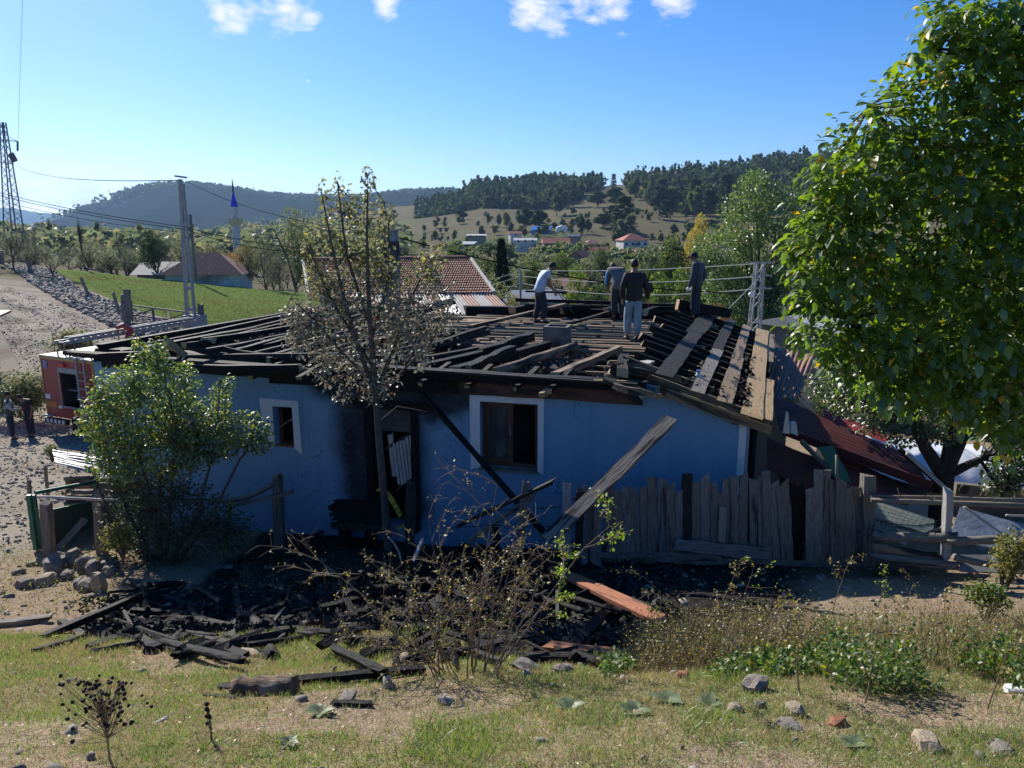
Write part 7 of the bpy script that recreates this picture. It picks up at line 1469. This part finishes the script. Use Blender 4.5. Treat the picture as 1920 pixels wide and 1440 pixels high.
timber('rafter', PY(1500, 825, 13.0), PY(1590, 915, 12.3), .08, .06, m_old, cr); timber('rafter', PY(1700, 850, 12.2), PY(1780, 922, 11.9), .07, .05, m_palew, cr); timber('rafter', PY(1690, 845, 12.6), PY(1772, 915, 12.3), .1, .08, m_char, cr)
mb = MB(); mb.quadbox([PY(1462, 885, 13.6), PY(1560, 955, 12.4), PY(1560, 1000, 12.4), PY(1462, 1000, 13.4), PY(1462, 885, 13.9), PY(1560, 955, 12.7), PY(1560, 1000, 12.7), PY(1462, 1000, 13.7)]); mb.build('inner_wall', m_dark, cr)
mb = MB(); q = PY(1468, 812, 12.9); mb.quadbox([q, q + Vector((.12, 0, -.02)), q + Vector((.12, .02, -.02)), q + Vector((0, .02, 0)), q + Vector((.03, 0, .4)), q + Vector((.07, 0, .38)), q + Vector((.07, .02, .38)), q + Vector((.03, .02, .4))]); q = q + Vector((.14, 0, 0)); mb.quadbox([q, q + Vector((.14, 0, -.05)), q + Vector((.14, .1, -.05)), q + Vector((0, .1, 0)), q + Vector((.0, 0, .18)), q + Vector((.08, 0, .2)), q + Vector((.08, .1, .2)), q + Vector((0, .1, .18))]); tag(mb.build('sheet_scrap', m_white), 'bent white sheet scraps standing at the right eave corner', 'scrap')
# greenhouse tunnel of white film
gh = empty('film_greenhouse', PY(1780, 905, 16), 'white film greenhouse seen between the branches of the forked tree', 'greenhouse')
V = []; F = []; a0 = PY(1632, 905, 16.5); a1 = PY(2150, 960, 15); K = 12; n = 24
for i in range(n + 1):
    c = a0.lerp(a1, i / n); 
    for k in range(K + 1):
        t = math.pi * k / K; hgt_ = 1.55 + .06 * math.sin(i * 1.9); V.append((c.x, c.y + 1.6 - 1.6 * math.cos(t), c.z - .9 + hgt_ * math.sin(t) ** .7 + .02 * noise.noise(Vector((i * .7, k * .9, 0)))))
for i in range(n):
    for k in range(K): a = i*(K+1) + k; F.append((a, a + K + 1, a + K + 2, a + 1))
me = bpy.data.meshes.new('film'); me.from_pydata(V, [], F); me.polygons.foreach_set('use_smooth', [True] * len(F)); link('film', me, m_plast, gh)
mb = MB()
for i in range(0, n + 1, 4):
    mb.tube([Vector(V[i*(K+1) + k]) + Vector((0, 0, .02)) for k in range(K + 1)], .02, 5)
mb.build('hoop', m_galv, gh)
lw = empty('low_concrete_wall', PY(1850, 930, 14.5), 'low dull concrete wall with a small round opening beneath the greenhouse', 'wall'); mb = MB(); a = PY(1790, 905, 14.2); b = PY(2100, 930, 13.6); mb.beam((a.x, a.y, a.z - .6), (b.x, b.y, a.z - .7), .15, 1.2); mb.build('panel', mat('dull_concrete', (.17, .16, .12), (.11, .1, .08), 2, .9, .3), lw)
mb = MB(); q = PY(1809, 918, 14.05); mb.tube([q, q + Vector((0, .05, 0))], .1, 12); mb.build('vent', m_dark, lw)
# flattened panels, wire mesh and tarp behind the rails
m_panel = mat('grey_green_panel', (.2, .23, .19), (.13, .15, .13), 2, .6, .2)
for (q4, lab, mm) in (([(1640, 938, 11.3), (1752, 975, 10.9), (1748, 1003, 10.5), (1640, 968, 10.8)], 'upper grey green panel lying tilted behind the right hand rails', m_panel), ([(1640, 972, 10.9), (1750, 1006, 10.5), (1690, 1012, 10.3), (1640, 990, 10.5)], 'lower grey green panel behind the right hand rails', m_panel), ([(1640, 990, 10.6), (1700, 1012, 10.4), (1700, 1020, 10.35), (1640, 998, 10.5)], 'narrow pale strip below the lower panel', m_white),
                     ([(1800, 950, 11.0), (1925, 985, 10.6), (1900, 1035, 10.1), (1780, 1010, 10.3)], 'bluish grey tarpaulin lying behind the right hand rails', mat('blue_grey_tarp', (.2, .24, .3), (.13, .16, .21), 2, .4, .5, bdist=.1)), ([(1800, 1040, 9.9), (1925, 1040, 9.9), (1925, 1075, 9.6), (1800, 1070, 9.6)], 'pale grey sheet under the tarpaulin near the right edge', m_tin)):
    c = [PY(*a) for a in q4]; mb = MB(); nrm = Vector((0, .3, -.95)) * .025; mb.quadbox([p + nrm for p in c] + c); tag(mb.build('panel', mm), lab, 'panel')
mb = MB()
for k in range(12):
    t = k / 11; mb.tube([PY(1640 + 120 * t, 938 + 36 * t, 10.9), PY(1640 + 100 * t - 20, 1000 + 8 * t, 10.5)], .004, 3); 
    if k < 8: mb.tube([PY(1640, 938 + 8 * k, 10.85 - .05 * k), PY(1755, 978 + 4 * k, 10.7 - .04 * k)], .004, 3)
tag(mb.build('wire_mesh', m_galv), 'loose wire mesh hanging over the tilted panels', 'mesh')
q = G(1776, 9.9); post(PY(1774, 1040, 9.9), PY(1778, 918, 9.9), .1, m_palew, 'pale weathered post carrying the rails right of the plank fence')
for a, w_, lab in (((1635, 930, 10.6, 1925, 938, 10.0), .06, 'uppermost thin dark rail with barbed wire right of the plank fence'), ((1635, 938, 10.5, 1925, 948, 9.9), .08, 'second dark rail just under the uppermost'), ((1640, 1008, 10.3, 1790, 1008, 9.8), .15, 'thick grey log rail at half height right of the fence'), ((1640, 1028, 10.2, 1760, 1046, 9.9), .15, 'reddish weathered log below the thick grey rail'), ((1640, 1045, 10.1, 1800, 1062, 9.7), .14, 'dark bottom log right of the plank fence'), ((1780, 1015, 9.8, 1880, 1012, 9.6), .12, 'grey log continuing right of the pale post'), ((1790, 1045, 9.7, 1860, 1060, 9.5), .1, 'short grey log at the foot of the dead shrub'),
                   ((1808, 950, 10.2, 1882, 1003, 9.9), .035, 'straight pale bar leaning over the tarpaulin'), ((1730, 1003, 10.1, 1785, 982, 9.9), .05, 'thin split pole leaning on the pale post'), ((1885, 966, 10.2, 1925, 968, 10.2), .035, 'short yellowish bar at the right edge')):
    o = timber('rail', PY(*a[:3]), PY(*a[3:]), w_, w_, m_log if 'reddish' in lab else (m_palew if 'pale bar' in lab or 'yellowish' in lab else m_old), rnd=True, segs=6, rough=.15); tag(o, lab, 'rail')
mb = MB()
for k in range(60):
    u = rr.uniform(1640, 1925); y = 10.5 - (u - 1640) / 285 * .5; p = PY(u, 930 + rr.uniform(-3, 8), y); mb.tube([p, p + Vector((rr.gauss(0, .1), rr.gauss(0, .05), rr.gauss(0, .06)))], .004, 3)
tag(mb.build('dead_vine', m_twig), 'dead twiggy vine tangled along the uppermost rail', 'vine')

# ---- briar bush, centre foreground
LBr = leafmat('briar_leaves', (0.150, 0.150, 0.045), (0.255, 0.210, 0.075), (0.390, 0.312, 0.039), trans=.4); LBg = leafmat('fresh_shoot_leaves', (0.120, 0.210, 0.030), (0.210, 0.300, 0.045), (0.338, 0.312, 0.052), trans=.5)
org = G(870, 5.35)
def cane(segs, tips, p, aim, L, r, rr, lev=0, maxlev=2):
    n = 6; pts = [Vector(p)]; d = Vector(aim).normalized(); q = Vector(p)
    for i in range(n):
        d = (d + Vector((rr.gauss(0, .13), rr.gauss(0, .13), rr.gauss(0, .1) - .035 * i)) * .6).normalized(); q = q + d * L / n; pts.append(q.copy())
        if lev < maxlev and i >= 1:
            for _ in range(1 if rr.random() < .75 else 2):
                o = Vector((rr.gauss(0, 1), rr.gauss(0, 1), rr.gauss(0, .7))).normalized(); cane(segs, tips, q, d * .75 + o * .7, L * rr.uniform(.2, .42), r * .6, rr, lev + 1, maxlev)
        if lev >= 1 or i > 3: tips.append((tuple(q), tuple(d)))
    segs.append((pts, [max(r * (1 - .75 * i / n), .0013) for i in range(n + 1)], lev))
segs = []; tips = []; rr = random.Random(19)
for k in range(22):
    a = rr.uniform(-1, 1); b = Vector((a * .25, rr.uniform(-.3, .3), -.03)); aim = Vector((a * .3 + rr.gauss(0, .17), rr.gauss(0, .2), 1)); cane(segs, tips, b, aim, rr.uniform(.6, 1.25), rr.uniform(.005, .008), rr)
for u1, v1, L in ((1150, 1030, 1.5), (620, 1080, 1.2), (960, 925, 1.6), (700, 1160, .9)):
    t = PY(u1, v1, 5.3) - org; cane(segs, tips, Vector((t.x * .2, 0, 0)), t - Vector((t.x * .2, 0, -.15)), t.length, .008, rr, 0, 2)
T = [tips[rr.randrange(len(tips))] for _ in range(1200)]; V, F = leaves_at([t[0] for t in T], [t[1] for t in T], .024, jit=.012, k=2, droop=.1)
Tg = [t for t in tips if t[0][0] > .75] or tips[:50]; T = [Tg[rr.randrange(len(Tg))] for _ in range(200)]; V2, F2 = leaves_at([t[0] for t in T], [t[1] for t in T], .035, jit=.015, k=2)
make_plant('briar_bush', 'large thorny briar with thin arching canes and sparse yellowish leaves at centre foreground', 'bush', org, segs, [(V, F, LBr, 'leaves'), (V2, F2, LBg, 'fresh_leaves')], m_twig, None, 'canes')
# ---- shoots, dead stems and undergrowth on the right
def shoot(u, vb, vt, lab, m=LBg, n=26, lean=0, size=.035):
    b = onray(u, vb, 4, 11); t = PY(u + lean, vt, b.y) - b; segs = []; tips = []; rr2 = random.Random(int(u * 7)); cane(segs, tips, Vector((0, 0, -.03)), t, t.length, .006, rr2, 0, 1)
    T = [tips[rr2.randrange(len(tips))] for _ in range(n)]; V, F = leaves_at([q[0] for q in T], [q[1] for q in T], size, jit=.02, k=3, droop=.1); return make_plant('rose_shoot', lab, 'shoot', b, segs, [(V, F, m, 'leaves')], m_twig, None, 'stem')
for a in ((1330, 1190, 1045, 'tallest spindly shoot left of centre right with green tips', 20), (1395, 1180, 1040, 'leafy upright shoot in front of the kick boards of the fence', 0), (1290, 1180, 1060, 'arching shoot leaning left toward the red plank', -80), (1560, 1150, 1050, 'small forked shoot with pale leaves in front of the fence end', 25), (1645, 1140, 1070, 'short leafy shoot right of the fence end', 5), (1690, 1170, 1080, 'branched green shoot in the sunlit patch edge', 15), (1770, 1170, 1100, 'thin shoot under the pale post', 10), (1500, 1300, 1130, 'long dry looking shoot rising from the tall weeds', -20), (1620, 1320, 1150, 'arched weed stem at the right foreground', 60), (1850, 1330, 1150, 'thin stemmed weed near the right edge', 30), (1430, 1250, 1120, 'yellowish shoot above the flat topped stone', 10), (1215, 1230, 1120, 'low yellowish shoot beside the right end of the rubble', 20)):
    shoot(a[0], a[1], a[2], a[3], lean=a[4], m=LBg if a[0] % 2 else LBr)
o = timber('dead_branch', onray(1425, 1268, 4, 9), PY(1345, 1165, 6.5), .03, .03, m_char, rnd=True, segs=6); tag(o, 'dark dead branch leaning left above the flat topped stone', 'branch')
rr = random.Random(41)
# dry stalk thicket and green undergrowth as masses
def stalks(name, n, region, hmin, hmax, m, leafm=None, lsize=.03, nl=0, r=.0022):
    mb = []; P = []; D = []; Sg = []
    base = []
    for k in range(n):
        q = region(); h = rr.uniform(hmin, hmax); base.append((q.x, q.y, q.z)); Sg.append(h)
    B = np.array(base); H_ = np.array(Sg); k = len(B); dirs = np.concatenate([rng.normal(0, .32, (k, 2)), np.ones((k, 1))], 1)
    tv = [(-1, 0, 0), (1, 0, 0), (-.8, .5, .06), (.8, .5, .06), (0, 1, .22)]; tf = [(0, 1, 3), (0, 3, 2), (2, 3, 4)]
    V, F = scatter(tv, tf, B, dirs, rv(k), np.stack([np.full(k, r), H_, H_], 1)); o = link(name, rawmesh(name, V, F), m); tag(o, kind='stuff')
    if nl:
        t = rng.uniform(.25, 1, (k, nl)); dn = dirs / np.linalg.norm(dirs, axis=1, keepdims=True); LPp = (B[:, None] + dn[:, None] * (H_[:, None] * t)[..., None]).reshape(-1, 3); V, F = leaves_at(LPp, np.repeat(dn, nl, 0), lsize, jit=.03); o = link(name + '_leaves', rawmesh(name, V, F), leafm); tag(o, kind='stuff')
def reg(u0, u1, y0, y1, clump=0):
    def f():
        for _ in range(20):
            u = rr.uniform(u0, u1); y = rr.uniform(y0, y1); q = G(u, y)
            if not clump or noise.noise(Vector((q.x * 1.1, q.y * 1.1, clump))) > -.05: return q
        return q
    return f
stalks('dry_weeds', 3600, reg(1190, 1980, 5.4, 8.0, 3), .15, .5, m_straw, LBr, .022, 4)
stalks('dry_weeds', 900, reg(1230, 1500, 5.6, 7.8), .2, .6, m_twig, LBr, .022, 4)
stalks('undergrowth', 420, reg(1560, 1990, 4.3, 5.8, 9), .15, .42, m_twig, LM['green'], .05, 9); stalks('undergrowth', 200, reg(1250, 1980, 5.6, 7.6, 7), .2, .5, m_twig, LM['green'], .035, 7); stalks('undergrowth', 350, reg(1130, 1560, 5.0, 6.0, 5), .05, .16, m_twig, LM['green'], .05, 8)
stalks('burnt_brush', 500, reg(440, 760, 9.6, 11.2), .15, .6, m_twig, LBD, .03, 2); stalks('roadside_weeds', 500, reg(-60, 230, 9, 13), .05, .2, m_straw, LM['olive'], .04, 3)
# turf
def blades(name, n, m, hmin, hmax, w_, sel):
    B = []; tries = 0
    while len(B) < n and tries < n * 6:
        tries += 1; y = 2.3 + 6.2 * rr.random() ** .85; x = rr.uniform(-1, 1) * (.78 * y + .4)
        g = cover(x, y)[0]; nn = noise.noise(Vector((x * 1.6, y * 1.6, 11))) + .5 * noise.noise(Vector((x * 5, y * 5, 4)))
        if rr.random() > sel(g, nn, x, y): continue
        B.append((x, y, hgt(x, y) - .004))
    B = np.array(B); k = len(B); d = np.concatenate([rng.normal(0, .55, (k, 2)), np.ones((k, 1))], 1); h = rng.uniform(hmin, hmax, k) * (1 + .5 * (B[:, 1] > 6)); tv = [(-1, 0, 0), (1, 0, 0), (-.7, .55, .1), (.7, .55, .1), (0, 1, .4)]; tf = [(0, 1, 3), (0, 3, 2), (2, 3, 4)]
    V, F = scatter(tv, tf, B, d, rv(k), np.stack([np.full(k, w_) * (1 + .1 * B[:, 1]), h, h], 1)); o = link(name, rawmesh(name, V, F), m); tag(o, kind='stuff')
LG = leafmat('grass_blades', (0.105, 0.180, 0.038), (0.180, 0.255, 0.068), (0.260, 0.234, 0.104), trans=.4, gloss=.06, p3=.85); LD = leafmat('dry_grass_blades', (0.420, 0.330, 0.180), (0.300, 0.225, 0.128), (0.156, 0.156, 0.065), trans=.3, gloss=.04)
blades('turf_grass', 95000, LG, .02, .06, .0017, lambda g, n, x, y: g * (.85 if n > -.05 else .3))
blades('dry_grass', 90000, LD, .015, .055, .0015, lambda g, n, x, y: g * (.35 if n > .05 else .75) + .1)
blades('grass_tufts', 9000, LG, .06, .13, .002, lambda g, n, x, y: 1.0 if noise.noise(Vector((x * 1.3 + 9, y * 1.3, 2))) > .42 and -2.5 < x < 4 else 0)
for k_, mm in enumerate((LG,)):
    B = []
    while len(B) < 26000:
        y = math.exp(rr.uniform(math.log(42), math.log(74))); xs_ = mx_(y); x = rr.uniform(xs_[2], xs_[-2]); B.append((x, y, hgt(x, y) + .02))
    B = np.array(B); k = len(B); d = np.concatenate([rng.normal(0, .5, (k, 2)), np.ones((k, 1))], 1); h = rng.uniform(.06, .18, k); V, F = scatter([(-1, 0, 0), (1, 0, 0), (0, 1, .3)], [(0, 1, 2)], B, d, rv(k), np.stack([np.full(k, .03), h, h], 1)); tag(link('meadow_turf', rawmesh('meadow_turf', V, F), leafmat('meadow_blades', (.1, .14, .045), (.15, .19, .07), (.2, .2, .1), trans=.3, gloss=.02)), kind='stuff')
# leaf litter
pts = []
for k in range(2600): x = rr.uniform(-5, 8); y = rr.uniform(3, 10.5); pts.append((x, y, hgt(x, y) + .012))
P = np.array(pts); V, F = scatter(*LEAF2, P, rv(len(P)) * [1, 1, .15], np.tile([0, 0, 1.], (len(P), 1)) + .4 * rv(len(P)), rng.uniform(.012, .03, len(P))); tag(link('fallen_leaves', rawmesh('fallen_leaves', V, F), leafmat('fallen_leaf', (0.300, 0.210, 0.120), (0.450, 0.330, 0.180), (0.520, 0.390, 0.156), trans=.15)), kind='stuff')
# rosettes of broad grey green leaves
m_mul = leafmat('woolly_leaves', (.14, .18, .09), (.2, .24, .13), trans=.25, gloss=.03)
for i, (u, v, s, lab) in enumerate(((1252, 1312, .11, 'largest woolly leaf rosette left of the stone group'), (1330, 1322, .1, 'woolly rosette just left of the pitted stone'), (600, 1335, .09, 'spiky grey rosette in the grass below the dark branch'), (1190, 1335, .1, 'small woolly rosette right of the briar foot'), (1070, 1325, .1, 'low rosette close to the right foot of the briar'), (540, 1390, .07, 'tiny rosette on the dry patch at lower centre left'), (1600, 1395, .09, 'broad leaf rosette left of the yellowish boulder'))):
    b = onray(u, v + 6, 2.5, 8); n = 11; an = np.linspace(0, 6.1, n) + rng.uniform(-.2, .2, n); ax = np.stack([np.cos(an), np.sin(an), rng.uniform(.15, .6, n)], 1); V, F = scatter(*LEAF, np.tile([0, 0, .01], (n, 1)), ax, np.tile([0, 0, 1.], (n, 1)), s * rng.uniform(.6, 1.1, n)); o = link('rosette', rawmesh('rosette', V, F), m_mul, None, Matrix.Translation(b)); tag(o, lab, 'plant')
# seed head plants
m_seed = mat('dark_seed_heads', (.045, .025, .018), (.02, .012, .01), 60, .9, .5)
def seedplant(u, vb, vt, y, n, spread, label, r=.011):
    b = PY(u, vb, y); b.z = hgt(b.x, y); top = PY(u, vt, y) - b; segs = []; heads = []; rr2 = random.Random(int(u))
    for k in range(n):
        t = rr2.uniform(.35, .95); s = Vector((0, 0, top.z * t * .7)); e = Vector((rr2.gauss(0, spread), rr2.gauss(0, spread * .6), top.z * min(1, t + rr2.uniform(.05, .35)))); segs.append(([s, s.lerp(e, .5) + Vector((0, 0, -.01)), e], [.0022, .0016, .0012], 1)); heads.append(tuple(e))
    segs.append(([Vector((0, 0, -.02)), Vector((.005, 0, top.z * .5)), Vector((0, 0, top.z * .9))], [.006, .004, .002], 0)); H0 = np.array(heads)
    V, F = scatter(ico_v, ico_f, H0, rv(n), rv(n), r * rng.uniform(.7, 1.2, n)); pl_ = make_plant('seed_head_plant', label, 'plant', b, segs, [(V, F, m_seed, 'seed_heads')], m_straw, None, 'stems'); [c for c in pl_.children if c.name.startswith('seed_heads')][0]['kind'] = 'stuff'; return pl_
seedplant(208, 1445, 1285, 3.3, 95, .09, 'dead branching plant full of round dark seed heads at lower left'); seedplant(397, 1395, 1322, 3.6, 7, .012, 'single dark dead stalk right of the seed head plant', .013); seedplant(1075, 1385, 1340, 4, 5, .01, 'tiny dark seed stalk in the turf', .008) if False else None
